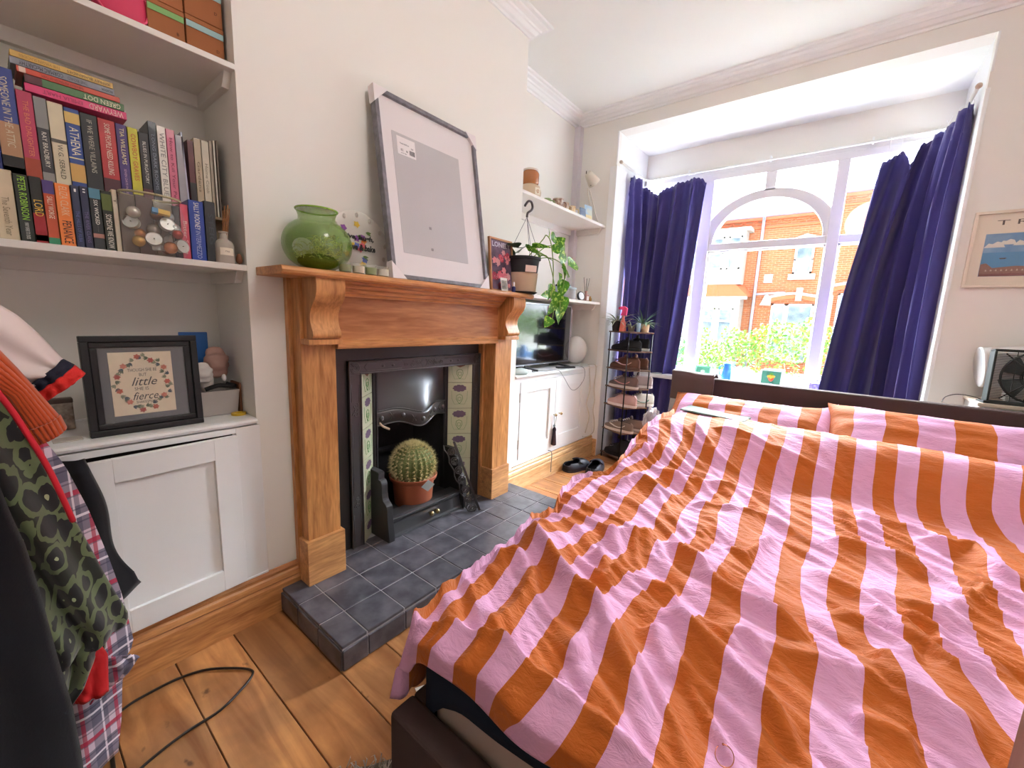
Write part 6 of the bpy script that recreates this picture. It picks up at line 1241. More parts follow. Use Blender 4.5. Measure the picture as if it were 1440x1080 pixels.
def plaid():
    m, nt, b = new_mat('plaid_flannel'); tc = nt.nodes.new('ShaderNodeTexCoord'); sp = nt.nodes.new('ShaderNodeSeparateXYZ'); link(nt, tc, 'Object', sp, 0)
    base = None
    def band(ax, freq, off, thr, tilt=0):
        ml = nt.nodes.new('ShaderNodeMath'); ml.operation = 'MULTIPLY_ADD'; ml.inputs[1].default_value = freq; ml.inputs[2].default_value = off; link(nt, sp, ax, ml, 0)
        fr = nt.nodes.new('ShaderNodeMath'); fr.operation = 'FRACT'; link(nt, ml, 0, fr, 0); g = nt.nodes.new('ShaderNodeMath'); g.operation = 'LESS_THAN'; g.inputs[1].default_value = thr; link(nt, fr, 0, g, 0); return g
    col = nt.nodes.new('ShaderNodeRGB'); col.outputs[0].default_value = srgb('#d8c6d4'); cur = col
    for ax, fq, off, thr, c, f in (('Z', 9, 0, .5, '#4f4f66', .75), ('Y', 18, .2, .5, '#4f4f66', .6), ('Z', 9, .3, .10, '#b81f44', .9), ('Y', 18, .5, .12, '#b81f44', .75), ('Z', 9, .72, .05, '#f2e8f0', .9), ('Y', 18, .9, .06, '#f2e8f0', .8), ('Z', 36, .3, .12, '#30304a', .5)):
        g = band(ax, fq, off, thr); mu = nt.nodes.new('ShaderNodeMath'); mu.operation = 'MULTIPLY'; mu.inputs[1].default_value = f; link(nt, g, 0, mu, 0)
        mx = nt.nodes.new('ShaderNodeMixRGB'); mx.inputs[2].default_value = srgb(c); link(nt, mu, 0, mx, 0); link(nt, cur, 0, mx, 1); cur = mx
    link(nt, cur, 0, b, 'Base Color'); b.inputs['Roughness'].default_value = .85; return m
def knit():
    m, nt, b = new_mat('ribbed_knit'); b.inputs['Base Color'].default_value = srgb('#c4501f'); b.inputs['Roughness'].default_value = .9; b.inputs['Sheen Weight'].default_value = .3
    return m
LEO, PLD, KNT = leopard(), plaid(), knit()
CRS = mat('#e9d9d6', .45, sheen=.2, name='cream_satin')
cs = thing('bomber_jacket', 'cream satin jacket sleeve with a navy and red striped cuff', 'jacket', (-1.2, -.05, 1.0), 'clothes on the rail')
obj('sleeve', sheet([(-.16, 1.50), (-.05, 1.262), (.014, 1.186), (.033, 1.167), (.059, 1.127), (.085, 1.078)], [(-.30, 1.40), (-.20, 1.10), (-.12, .99), (-.06, .985), (-.01, .995), (.033, 1.031)], -1.2, .05, .008, 3, 2), CRS, cs, smooth=True, solid=.004)
obj('navy_cuff', sheet([(.083, 1.082), (.098, 1.069)], [(.031, 1.034), (.040, 1.020)], -1.195, .03, .003, 4, 1, 20, 6), mat('#1d1f36', .8, bump=.4, bscale=300), cs, smooth=True, solid=.004)
obj('red_cuff', sheet([(.098, 1.069), (.112, 1.050)], [(.040, 1.020), (.051, 1.003)], -1.195, .03, .003, 4, 1, 20, 6), mat('#d8251f', .8, bump=.4, bscale=300), cs, smooth=True, solid=.004)
kn_ = thing('knitted_jumper', 'burnt orange ribbed knit jumper sleeve', 'jumper', (-1.12, -.05, .95), 'clothes on the rail')
RE = [(-.15, 1.50), (-.06, 1.24), (.005, 1.109), (.021, 1.077), (.045, 1.023), (.062, .985)]; LE = [(-.30, 1.42), (-.20, 1.15), (-.08, 1.08), (-.03, 1.055), (-.002, 1.03), (.016, .965)]
def ribbed(R_, L_, x0, n, amp, nu, nv, zig):
    def f(u, v):
        r = edge_at(R_, v); l = edge_at(L_, v); y = l[0]+(r[0]-l[0])*u; z = l[1]+(r[1]-l[1])*u
        return (x0-.030*(2*abs(u-.5))**3+amp*abs(math.sin(u*n*PI))+.0012*abs(math.sin(v*zig*PI+(u*n % 1)*1.6)), y, z)
    return MB().grid(f, nu, nv)
obj('sleeve', ribbed(RE, LE, -1.10, 9, .0045, 90, 110, 60), KNT, kn_, smooth=True, solid=.003)
obj('ribbed_cuff', ribbed([(.063, .988), (.069, .963)], [(.014, .968), (.025, .938)], -1.094, 8, .006, 80, 16, 6), KNT, kn_, smooth=True, solid=.003)
pd = thing('plaid_shirt', 'grey, white and crimson plaid flannel shirt', 'shirt', (-1.15, -.05, .17), 'clothes on the rail')
obj('shirt_body', sheet([(-.10, 1.5), (-.02, 1.1), (.016, .971), (.038, .937), (.049, .909), (.064, .869), (.089, .764), (.110, .643), (.123, .552), (.134, .415), (.116, .392), (.106, .33), (.098, .25), (.085, .16)], [(-.30, 1.5), (-.30, .9), (-.28, .5), (-.26, .15)], -1.15, .05, .010, 4, 3), PLD, pd, smooth=True, solid=.003)
obj('shirt_tail', sheet([(.118, .43), (.134, .413), (.112, .39)], [(.06, .47), (.07, .40), (.05, .36)], -1.135, .01, .006, 2, 1, 16, 12), PLD, pd, smooth=True, solid=.003)
lp_ = thing('leopard_dress', 'green and black leopard print velvet dress with a red trim', 'dress', (-1.07, -.05, .43), 'clothes on the rail')
obj('dress_body', sheet([(-.11, 1.5), (-.05, 1.2), (-.003, 1.038), (.013, .975), (.032, .913), (.050, .834), (.078, .717), (.098, .63), (.121, .545), (.112, .518), (.085, .530), (.080, .49), (.063, .455), (.030, .425)], [(-.30, 1.5), (-.28, 1.0), (-.22, .8), (-.16, .6), (-.10, .45), (-.06, .41)], -1.06, .05, .026, 5, 5, 60, 80), LEO, lp_, smooth=True, solid=.004)
obj('red_trim', MB().tube(smooth_path([(-1.060, -.06, 1.19), (-1.045, -.002, 1.044), (-1.045, .017, .985), (-1.047, .036, .915), (-1.052, .048, .855), (-1.060, .058, .80)], 5), .0042, 6, squash=1.6), mat('#d81f35', .7), lp_, smooth=True)
obj('red_lining', sheet([(.075, .505), (.082, .48), (.076, .395)], [(.015, .50), (.025, .43), (.030, .405)], -1.095, .01, .004, 2, 2, 14, 12), mat('#c91c22', .7), lp_, smooth=True, solid=.003)
ct = thing('coat', 'black wool coat nearest the camera at the bottom left', 'coat', (-1.0, -.1, .1), 'clothes on the rail')
obj('coat_body', sheet([(-.16, 1.5), (-.06, 1.05), (-.022, .92), (-.012, .84), (-.003, .786), (.006, .677), (.014, .546), (.022, .45), (.024, .343), (.022, .15)], [(-.35, 1.5), (-.32, .8), (-.30, .4), (-.28, .15)], -.99, .05, .010, 3, 7), mat('#17171d', .95, bump=.4, bscale=240, bdist=.001, sheen=.15, spec=.2), ct, smooth=True, solid=.006)
cr = thing('clothes_rail', 'thin metal clothes rail carrying the coats and shirts', 'clothes rail', (-1.1, -.3, 0)); ML_ = mat('#8a8a90', .3, metal=.8)
obj('rail', MB().tube([(-.75, -.24, 1.56), (-1.50, -.24, 1.56)], .012, 10), ML_, cr, smooth=True)
for x in (-.78, -1.47): obj('upright', MB().tube([(x, -.24, .02), (x, -.24, 1.56)], .011, 10), ML_, cr, smooth=True); obj('foot', MB().tube([(x, -.48, .015), (x, -.05, .015)], .012, 10), ML_, cr, smooth=True)
for x in (-.99, -1.06, -1.10, -1.15, -1.2): obj('hanger', MB().tube(smooth_path([(x, -.10, 1.46), (x, -.24, 1.52), (x, -.25, 1.585), (x, -.235, 1.58)], 4), .003, 6).tube([(x, -.24, 1.52), (x, -.38, 1.46)], .003, 6), ML_, cr)
# floor: flex, scrap of paper, rug, clogs
cable('floor_cable', 'black cable looping on the floorboards at the near left', [(-1.30, .02, .006), (-1.40, .06, .006), (-1.50, .10, .006), (-1.530, .14, .006), (-1.537, .19, .006), (-1.534, .262, .006), (-1.507, .331, .006), (-1.446, .392, .006), (-1.40, .424, .006), (-1.372, .421, .006), (-1.340, .379, .006), (-1.309, .312, .006), (-1.305, .227, .006), (-1.286, .146, .006), (-1.26, .09, .006), (-1.22, .0, .006)], .0038, '#1c1512')
cable('flat_cable', 'black strip of cable running straight along the left of the floor', [(-1.463, .10, .007), (-1.40, .088, .007), (-1.30, .078, .007), (-1.2, .05, .007)], .005, '#15110f')
pc = obj('paper_scrap', MB().add([(-.932, .738, .004), (-.908, .728, .004), (-.893, .757, .006), (-.917, .768, .004)], [(0, 1, 2, 3)]), mat('#f2f2f0', .7), solid=.001, org=(-.91, .75, 0)); tag(pc, 'small white scrap of paper on the floor beside the bed', 'paper')
RUG = mat('#8d8278', .95, col2='#d8cfc6', vscale=40)
rg2 = thing('shaggy_rug', 'corner of a shaggy grey and cream rug at the foot of the bed', 'rug', (-.5, .28, 0)); rb = MB(); rb.prism([(-.875, .46), (-.835, .505), (-.80, .56), (-.72, .52), (-.2, .4), (-.2, -.1), (-.95, -.1)], 'z', .001, .012); obj('backing', rb, mat('#6f655c', .9), rg2)
pl_ = MB()
for i in range(2600):
    x, y = R.uniform(-.93, -.55), R.uniform(.1, .56)
    if y > .50+(x+.84)*1.1 and x < -.80: continue
    if x > -.80 and y > .55-(x+.80)*.35: continue
    if x < -.875+(.46-y)*-.12: continue
    a = R.uniform(0, 6.28); h = R.uniform(.012, .028); l = R.uniform(.008, .02); p = Vector((x, y, .01)); q = p+Vector((math.cos(a)*l, math.sin(a)*l, h)); s_ = Vector((-math.sin(a), math.cos(a), 0))*.0016; k = q+Vector((math.cos(a+1), math.sin(a+1), -.3))*.012
    pl_.add([p-s_, p+s_, q+s_, q-s_, k], [(0, 1, 2, 3), (3, 2, 4)])
po2 = obj('pile', pl_, RUG, rg2); po2['kind'] = 'stuff'
def clog(cx, cy, ang, lab):
    t = thing('clog', lab, 'shoe', (cx, cy, 0), 'dark clogs on the floor'); M = Matrix.Translation((cx, cy, 0)) @ Matrix.Rotation(ang, 4, 'Z'); CL = mat('#2b2b36', .55, name='dark_rubber')
    def prof(s): return .052*(1-.18*s)*(1-abs(s)**3.4)**.42
    def f(u, v):   # u round the section, v along: toe at +y
        s = v*2-1; w = prof(s)+.001; a = u*PI; hgt = .078*(1-.70*max(0, s)**2.4)*(1 if s > -.1 else .86)
        return tuple(M @ Vector((-math.cos(a)*w*(1-.18*math.sin(a)), s*.132, .012+math.sin(a)**.6*hgt)))
    up = MB(); NU, NV = 20, 30
    g = MB().grid(f, NU, NV); keep = []
    for fc in g.f:
        c = sum((Vector(g.v[i]) for i in fc), Vector())/4; l = M.inverted() @ c
        if l.y < .0 and l.z > .050 and abs(l.x) < .034: continue
        keep.append(fc)
    g.f = keep; obj('upper', g, CL, t, smooth=True, solid=.006)
    so_ = [tuple((M @ Vector((sg*(prof(s)+.004), s*.136, 0)))[:2]) for sg, rng in ((1, range(-12, 13)), (-1, range(12, -13, -1))) for s in [q/12.001 for q in rng]]
    obj('sole', MB().prism(so_, 'z', .0, .016), CL, t, bevel=.003)
    obj('heel_strap', MB().tube(smooth_path([M @ Vector(p) for p in ((-.046, .02, .055), (-.046, -.01, .074), (0, .012, .090), (.046, -.01, .074), (.046, .02, .055))], 5), .007, 6, squash=.4), mat('#3a3a48', .5), t, smooth=True)
clog(-1.55, 2.87, -.35, 'dark rubber clog lying nearer the skirting'); clog(-1.42, 2.95, .15, 'dark rubber clog lying nearer the shoe rack')

# ------------------------------------------------------------------ shoe rack and shoes
Fp, Lp, Rp = Vector((-1.345, 3.215)), Vector((-1.575, 3.33)), Vector((-1.205, 3.40)); Bp = Lp+Rp-Fp
rk = thing('shoe_rack', 'narrow tiered shoe rack of brown shelves and black rods in the bay', 'shoe rack', (-1.38, 3.36, 0)); WB = wood('#5c4033', '#84604c', 'x', 5, .5, knots=False, name='walnut_shelf')
SZ = [1.125, .968, .812, .652, .493, .272]
for z in SZ+[.05]:
    obj('rack_shelf', MB().prism([tuple(p) for p in (Lp, Fp, Rp, Bp)], 'z', z-.012, z), WB, rk, bevel=.002)
BLM = mat('#1b191c', .4, metal=.5)
cen = (Fp+Bp)/2
for p in (Lp, Fp, Rp, Bp):
    q = cen+(p-cen)*(.93 if p is not Fp else .985); obj('rod', MB().tube([(q.x, q.y, 0), (q.x, q.y, 1.12)], .0055, 8), BLM, rk, smooth=True)
def shoe(cx, cy, z, ang, L, col, sole, lab, swoosh=None, h=.085, high=0, lace='#d8ccc6', kind='trainer', coll='#6a5a58'):
    t = thing(kind, lab, 'shoe', (cx, cy, z), 'shoes on the rack'); M = Matrix.Translation((cx, cy, z+.001)) @ Matrix.Rotation(ang, 4, 'Z')
    W = L*.19
    def wid(s): return W*(.80+.2*math.sin((s+.4)*2.0))*(1-abs(s)**3.4)**.5
    def top(s): return (h*(.42+.58*sst((.62-s)/.75)))*(1-.92*max(0, s-.55)**1.5*2.2)*(1-.35*max(0, -s-.80)/.2)+high*sst((-s-.0)/.3)
    def f(u, v):
        s = v*2-1; a = u*PI; w = wid(s)*.93+.001; hh = float(top(s)); sn = math.sin(a)
        return tuple(M @ Vector((s*L/2, -math.cos(a)*w*(1-.35*sn*(1 if s < .3 else .6)), .018+sn**.75*hh)))
    g = MB().grid(f, 20, 34); g.f = [fc for fc in g.f if not ((lambda l: -.40*L < l.x < -.06*L and l.z > .018+h*.86+high*.8 and abs(l.y) < W*.45)(M.inverted() @ (sum((Vector(g.v[i]) for i in fc), Vector())/4)))]
    obj('upper', g, mat(col, .8, bump=.2, bscale=200), t, smooth=True, solid=.004)
    ol = [tuple((M @ Vector((s*L/2*1.02, sg*(wid(s)+.002), 0)))[:2]) for sg, rng in ((-1, range(-14, 15)), (1, range(14, -15, -1))) for s in [q/14.001 for q in rng]]
    obj('sole', MB().prism(ol, 'z', z+.001, z+.024), mat(sole, .6), t, bevel=.004)
    lm = MB()
    for k in range(5):
        s = .02+k*.085; hh = float(top(s))+.021; lm.tube([M @ Vector((s*L/2*1.6, -W*.45, hh*.90)), M @ Vector((s*L/2*1.6+.004, 0, hh+.003)), M @ Vector((s*L/2*1.6, W*.45, hh*.90))], .0036, 5)
    obj('laces', lm, mat(lace, .8), t)
    obj('tongue', MB().ell(M @ Vector((-.02*L, 0, .018+h*1.02+high*.9)), L*.05, W*.45, .018, 12, 8), mat(coll, .8), t, smooth=True)
    if swoosh:
        for sg in (1,):
            P = [M @ Vector((x*L, sg*(wid(2*x)*.93+.0035)*(1-.08), zz)) for x, zz in ((-.30, .062), (-.18, .040), (-.02, .040), (.12, .052), (.22, .062))]
            obj('side_stripe', MB().tube(smooth_path(P, 4), [.003]+[.0095]*15+[.002], 6, squash=.4), mat(swoosh, .6), t, smooth=True)
A0 = PI-.25   # toes point to the left of the rack
shoe(-1.400, 3.315, SZ[1], A0, .295, '#1d1b1f', '#141316', 'black shoe on the second shelf of the rack with a flat strap', h=.075, lace='#2a282c', coll='#2a282c')
shoe(-1.355, 3.42, SZ[1], A0+.1, .24, '#18171b', '#dcdcda', 'black shoe with a white heel edge on the second shelf', h=.09, lace='#3a383c', coll='#222')if False else shoe(-1.355, 3.42, SZ[1], A0+.1, .24, '#18171b', '#d0d0ce', 'black shoe with a white sole behind on the second shelf', h=.095, lace='#3a383c', coll='#222226')
shoe(-1.400, 3.315, SZ[2], A0, .295, '#6b4636', '#5a3a2c', 'brown suede trainer with a pale pink side stripe', swoosh='#e0b8b0', h=.085, lace='#7c584a', coll='#8a6456')
shoe(-1.355, 3.42, SZ[2], A0+.1, .25, '#6b4636', '#5a3a2c', 'brown suede trainer standing behind its striped pair', h=.085, lace='#7c584a', coll='#8a6456')
shoe(-1.400, 3.315, SZ[3], A0, .295, '#7a6460', '#e3d5cc', 'grey brown trainer with a pink stripe and pale sole', swoosh='#e09a98', h=.088, lace='#e0c8c0')
shoe(-1.32, 3.42, SZ[3], A0+.5, .25, '#b7a8a4', '#e9e2dc', 'pale grey trainer behind the grey brown one', h=.095, lace='#dcd4d0')
shoe(-1.400, 3.315, SZ[4], A0, .295, '#d2a8a0', '#ecdcd6', 'dusty pink trainer at the front of the fifth shelf', h=.095, lace='#ead6d0', coll='#b89088')
shoe(-1.29, 3.42, SZ[4], A0+.9, .25, '#d8d2c4', '#f0ece6', 'cream and green trainer turned outwards on the fifth shelf', swoosh='#5f8a74', h=.10, lace='#e6e2da')
shoe(-1.41, 3.315, SZ[5], A0, .295, '#8a7468', '#e8d9ce', 'taupe skate shoe with a wavy pale stripe', swoosh='#e8dcd2', h=.075, lace='#d8ccc2')
shoe(-1.35, 3.42, SZ[5], A0+.15, .26, '#8a7468', '#e8d9ce', 'taupe skate shoe behind its wavy striped pair', h=.085, lace='#d8ccc2')
shoe(-1.40, 3.315, .05, A0, .28, '#232125', '#161518', 'black boot at the front of the lowest shelf', h=.09, high=.06, kind='boot', lace='#2c2a2e', coll='#1c1a1e')
shoe(-1.31, 3.41, .05, A0+.1, .28, '#232125', '#161518', 'black boot at the back of the lowest shelf', h=.09, high=.06, kind='boot', lace='#2c2a2e', coll='#1c1a1e')
# plants and bits on top of the rack
TZ = 1.126
def potp(cx, cy, r, h, col, lab, nl, L, W, c1, up=.6, nm='potted_plant', square=False):
    t = thing(nm, lab, 'plant', (cx, cy, TZ), 'little plants on the shoe rack')
    obj('pot', MB().lathe([(0, 0), (r*.78, 0), (r, h), (r*.92, h), (r*.85, h*.85), (0, h*.85)], (cx, cy, TZ), 24), mat(col, .5), t, smooth=True, angle=.8)
    for i in range(nl):
        a = i*2.4; el = R.uniform(.2, 1.3)*up; d = (math.cos(a)*math.cos(el), math.sin(a)*math.cos(el), math.sin(el))
        obj('leaf', MB().leaf(leafM((cx+.3*r*math.cos(a), cy+.3*r*math.sin(a), TZ+h*.9), d), L*R.uniform(.7, 1.1), W, .5, 6), mat(c1, .5), t, smooth=True)
potp(-1.505, 3.325, .046, .085, '#2a2626', 'spidery air plant in a black pot at the left of the rack top', 24, .17, .014, '#9aa388', .75)
potp(-1.46, 3.36, .030, .05, '#4a3c3a', 'pink leaved small plant behind the black pot', 10, .09, .022, '#c98f9c', 1.0)
potp(-1.365, 3.30, .030, .045, '#7d7466', 'tufted grey green plant in the middle of the rack top', 18, .085, .010, '#8c9a74', 1.0)
potp(-1.27, 3.355, .036, .065, '#dcb48c', 'rosette succulent in a peach pot at the right of the rack top', 14, .10, .016, '#7f9478', .8)
potp(-1.31, 3.40, .032, .06, '#51606a', 'tall spiky plant in a grey pot at the back of the rack top', 18, .17, .014, '#5f8068', 1.2)
pk = thing('spray_bottle', 'coral spray bottle with a bright pink trigger head on the rack', 'bottle', (-1.43, 3.27, TZ))
obj('bottle_body', MB().lathe([(0, 0), (.026, 0), (.028, .01), (.022, .07), (.010, .10), (.009, .13), (0, .13)], (-1.43, 3.275, TZ), 20), mat('#e0705c', .4), pk, smooth=True, angle=.8)
obj('trigger_head', MB().prism([(-1.455, TZ+.13), (-1.405, TZ+.13), (-1.400, TZ+.19), (-1.425, TZ+.205), (-1.475, TZ+.20), (-1.478, TZ+.18), (-1.440, TZ+.175)], 'y', 3.262, 3.288), mat('#e8457c', .4), pk, bevel=.005)
gl = obj('small_glass', MB().lathe([(0, 0), (.016, 0), (.018, .075), (.016, .075), (.014, .004)], (-1.305, 3.30, TZ), 20), mat('#bcd8e6', .2, alpha=.8), smooth=True, org=(-1.305, 3.30, TZ)); tag(gl, 'small pale blue glass on the rack top beside the peach pot', 'glass')

# ------------------------------------------------------------------ on the window board
SB = .753
def sillframe(x0, x1, y, h, col, pic, lab, nm='picture_frame', blob=None):
    M = frame((x0, y, SB), (1, 0, 0), (0, .12, 1)); M = Matrix.Translation((0, 0, 0)) @ M; w = x1-x0
    t = thing(nm, lab, 'picture', (x0+w/2, y, SB)); obj('frame_rails', ringf(M, 0, w, 0, h, .010, -.010, .003), mat(col, .5), t, bevel=.001); q = MB(); q.mbox(M, w-.01, h-.01, .003, (w/2, h/2, -.004)); pic_ = obj('picture_sheet', q, mat(pic, .6), t)
    if blob:
        for (dx, dy, r_, c) in blob:
            g = MB(); n = 10; g.add([M @ Vector((w/2+dx+r_*math.cos(a)*(1+.2*math.sin(a*3)), h/2+dy+r_*math.sin(a), -.0022)) for a in [i*2*PI/n for i in range(n)]], [tuple(range(n))]); obj('printed_shape', g, mat(c, .6), pic_)
    return t
sillframe(-.968, -.845, 3.83, .100, '#8fd0b4', '#5fae8c', 'mint green bordered card on the window board at the left', blob=[(0, 0, .018, '#d8ead8')])
sillframe(-.470, -.320, 3.83, .118, '#dfe6e2', '#3f7f6a', 'white framed green picture of a red and yellow bird on the window board', blob=[(0, -.012, .020, '#d8452c'), (0, .006, .018, '#e8b83c'), (0, .024, .014, '#5c9a3c'), (-.018, .008, .010, '#e8c04c'), (.018, .008, .010, '#e8c04c')])
jb_ = thing('blue_jug', 'bright blue glass jug on the window board', 'jug', (-.71, 3.83, SB)); obj('jug_body', MB().lathe([(0, 0), (.034, 0), (.040, .03), (.032, .09), (.026, .12), (.034, .142), (.030, .142), (.022, .12)], (-.715, 3.83, SB), 28), mat('#3f8fd8', .2, alpha=.85), jb_, smooth=True)
obj('handle', MB().tube(smooth_path([(-.750, 3.83, SB+.12), (-.775, 3.83, SB+.10), (-.772, 3.83, SB+.05), (-.752, 3.83, SB+.035)], 4), .005, 6), mat('#3f8fd8', .2), jb_, smooth=True)
for i, x in enumerate((-.660, -.610)):
    gq = obj('drinking_glass', MB().lathe([(0, 0), (.022, 0), (.024, .006), (.026, .108), (.0245, .108), (.022, .008)], (x, 3.82, SB), 24), thinglass('tumbler%d' % i, '#cfe8ee', .4), smooth=True, org=(x, 3.82, SB)); tag(gq, ['ribbed clear tumbler beside the blue jug', 'clear tumbler between its pair and the bird picture'][i], 'glass')
pb = obj('purple_box', MB().box(-.140, -.070, 3.80, 3.84, SB, SB+.050), mat('#5b4a9c', .5, col2='#a89ad8', vscale=60), org=(-.1, 3.82, SB), bevel=.002); tag(pb, 'small purple patterned box at the foot of the long curtain', 'box')

# ------------------------------------------------------------------ outdoors
GZ = -.55
struct('ground_street', MB().box(-30, 30, 6.2, 40, GZ-.1, GZ), mat('#a7a39d', .9))
struct('ground_garden', MB().box(-30, 30, 4.04, 6.2, GZ-.1, GZ+.02), mat('#8f8a80', .9))
HLM, hn, hb_ = new_mat('hedge_leaf'); g_n = hn.nodes.new('ShaderNodeNewGeometry'); hr = hn.nodes.new('ShaderNodeValToRGB'); hr.color_ramp.elements[0].color = srgb('#24500e'); hr.color_ramp.elements[1].color = srgb('#66881c'); link(hn, g_n, 'Random Per Island', hr, 0); link(hn, hr, 0, hb_, 'Base Color')
ht = hn.nodes.new('ShaderNodeBsdfTranslucent'); link(hn, hr, 0, ht, 0); hm = hn.nodes.new('ShaderNodeMixShader'); hm.inputs[0].default_value = .25; link(hn, hb_, 0, hm, 1); link(hn, ht, 0, hm, 2); link(hn, hm, 0, hn.nodes['Material Output'], 0)
hg = thing('hedge', 'bright green leafy hedge outside the bay window', 'hedge', (-.7, 5.4, GZ)); lm = MB(); rr = random.Random(11)
def htop(x): return float(np.interp(x, [-3.5, -1.9, -1.6, -1.37, -1.15, -.9, -.7, -.5, -.25, 0, .4, 1.5], [1.0, 1.05, 1.02, 1.10, 1.04, 1.18, 1.20, 1.28, 1.26, 1.27, 1.30, 1.3]))
for i in range(15000):
    x = rr.uniform(-3.4, 1.4); tz = htop(x)+.05*math.sin(x*17)+.03*math.sin(x*41); z = tz-abs(rr.gauss(0, .42)); y = rr.uniform(5.15, 5.85)
    if z < -.4: continue
    if z < tz-.42 and rr.random() < .42: continue
    p = Vector((x, y, z)); d = Vector((rr.gauss(0, 1), rr.gauss(0, 1), rr.gauss(.3, 1))).normalized(); s_ = d.orthogonal().normalized(); q = Matrix.Rotation(rr.uniform(0, 6), 3, d) @ s_; L = rr.uniform(.028, .05); w_ = q.cross(d)*L*.32
    lm.add([p, p+q*L*.5+w_, p+q*L, p+q*L*.5-w_], [(0, 1, 2, 3)])
fo = obj('foliage', lm, HLM, hg); fo['kind'] = 'stuff'
for i in range(26):
    x = -3.2+i*.175+rr.uniform(-.05, .05); y = rr.uniform(5.3, 5.7); obj('branch', MB().tube([(x, y, GZ), (x+rr.uniform(-.06, .06), y, .3), (x+rr.uniform(-.15, .15), y, .75), (x+rr.uniform(-.2, .2), y, htop(x)-.06)], [.012, .009, .006, .002], 5), mat('#8a6a4c', .8), hg)
shrub = thing('shrub', 'dark leafed shrub low beside the bay window outside', 'shrub', (-1.75, 5.0, GZ)); sm = MB()
for i in range(900):
    p = Vector((-1.62, 4.85, .55))+Vector((rr.gauss(0, .13), rr.gauss(0, .13), rr.gauss(0, .22))); d = Vector((rr.gauss(0, 1), rr.gauss(0, 1), rr.gauss(0, 1))).normalized(); q = d.orthogonal().normalized(); L = rr.uniform(.05, .09); w_ = q.cross(d)*L*.3
    sm.add([p, p+q*L*.5+w_, p+q*L, p+q*L*.5-w_], [(0, 1, 2, 3)])
fo2 = obj('foliage', sm, mat('#3f9a1e', .5), shrub); fo2['kind'] = 'stuff'; obj('stem', MB().tube([(-1.62, 4.85, GZ), (-1.62, 4.85, .5)], .015, 6), mat('#6a543c', .8), shrub)
# houses over the road
def brick():
    m, nt, b = new_mat('orange_brick'); tc = nt.nodes.new('ShaderNodeTexCoord'); mp = nt.nodes.new('ShaderNodeMapping'); mp.inputs['Rotation'].default_value = (PI/2, 0, 0); link(nt, tc, 'Object', mp, 0)
    br = nt.nodes.new('ShaderNodeTexBrick'); br.inputs['Scale'].default_value = 1; br.inputs['Brick Width'].default_value = .24; br.inputs['Row Height'].default_value = .08; br.inputs['Mortar Size'].default_value = .008
    br.inputs['Color1'].default_value = srgb('#a85f34'); br.inputs['Color2'].default_value = srgb('#96502a'); br.inputs['Mortar'].default_value = srgb('#a58a74'); link(nt, mp, 0, br, 0); link(nt, br, 0, b, 'Base Color'); b.inputs['Roughness'].default_value = .9; return m
BRK = brick(); STN = mat('#aaa69f', .7, name='painted_stone'); SLT = mat('#7b8094', .6, bump=.5, bscale=12, bdist=.03, col2='#8c8f9e', vscale=5, name='slate'); WGL = mat('#4d5f6a', .3, col2='#93a4a8', vscale=2, name='far_window_glass')
TRC = mat('#c4623c', .8, bump=.5, bscale=20, bdist=.02, name='clay_tile')
def house(name, lab, x0, x1, ze, zr):
    x1 = x1-.01; h = thing(name, lab, 'house', ((x0+x1)/2, 20, GZ)); obj('wall', MB().box(x0, x1, 20, 20.4, GZ, ze), BRK, h)
    obj('roof', MB().add([(x0, 19.75, ze), (x1, 19.75, ze), (x1, 25, zr), (x0, 25, zr)], [(0, 1, 2, 3)]), SLT, h, solid=.08)
    obj('gutter', MB().box(x0, x1, 19.68, 19.82, ze-.10, ze+.02), mat('#8893b0', .5), h)
    cb_ = MB(); n = int((x1-x0)/.42)
    for i in range(n):
        cx = x0+(i+.5)*(x1-x0)/n; cb_.tube([(cx+.19*math.cos(a), 19.97, ze-.22-.12*math.sin(a)) for a in [PI*k/6 for k in range(7)]], .03, 5)
    cb_.box(x0, x1, 19.93, 20, ze-.52, ze-.45).box(x0, x1, 19.9, 20, ze-.2, ze-.1); obj('corbelled_band', cb_, TRC, h); return h
def win(h, x0, x1, z0, z1, y=19.97, bars=1, fr=.07, nm='window'):
    f = MB().box(x0, x1, y-.06, y, z0, z0+fr).box(x0, x1, y-.06, y, z1-fr, z1).box(x0, x0+fr, y-.06, y, z0, z1).box(x1-fr, x1, y-.06, y, z0, z1)
    if bars: f.box(x0, x1, y-.06, y, (z0+z1)/2-.03, (z0+z1)/2+.03)
    w_ = obj(nm, f, mat('#f4f4f2', .4), h); obj('pane', MB().box(x0+fr, x1-fr, y-.02, y-.01, z0+fr, z1-fr), WGL, w_); return w_
hA = house('terraced_house', 'brick terraced house opposite with a white painted two storey bay', -9, -.70, 5.70, 10.5)
hB = house('terraced_house', 'taller brick terraced house opposite with the arched ground floor windows', -.70, 8, 6.25, 11)
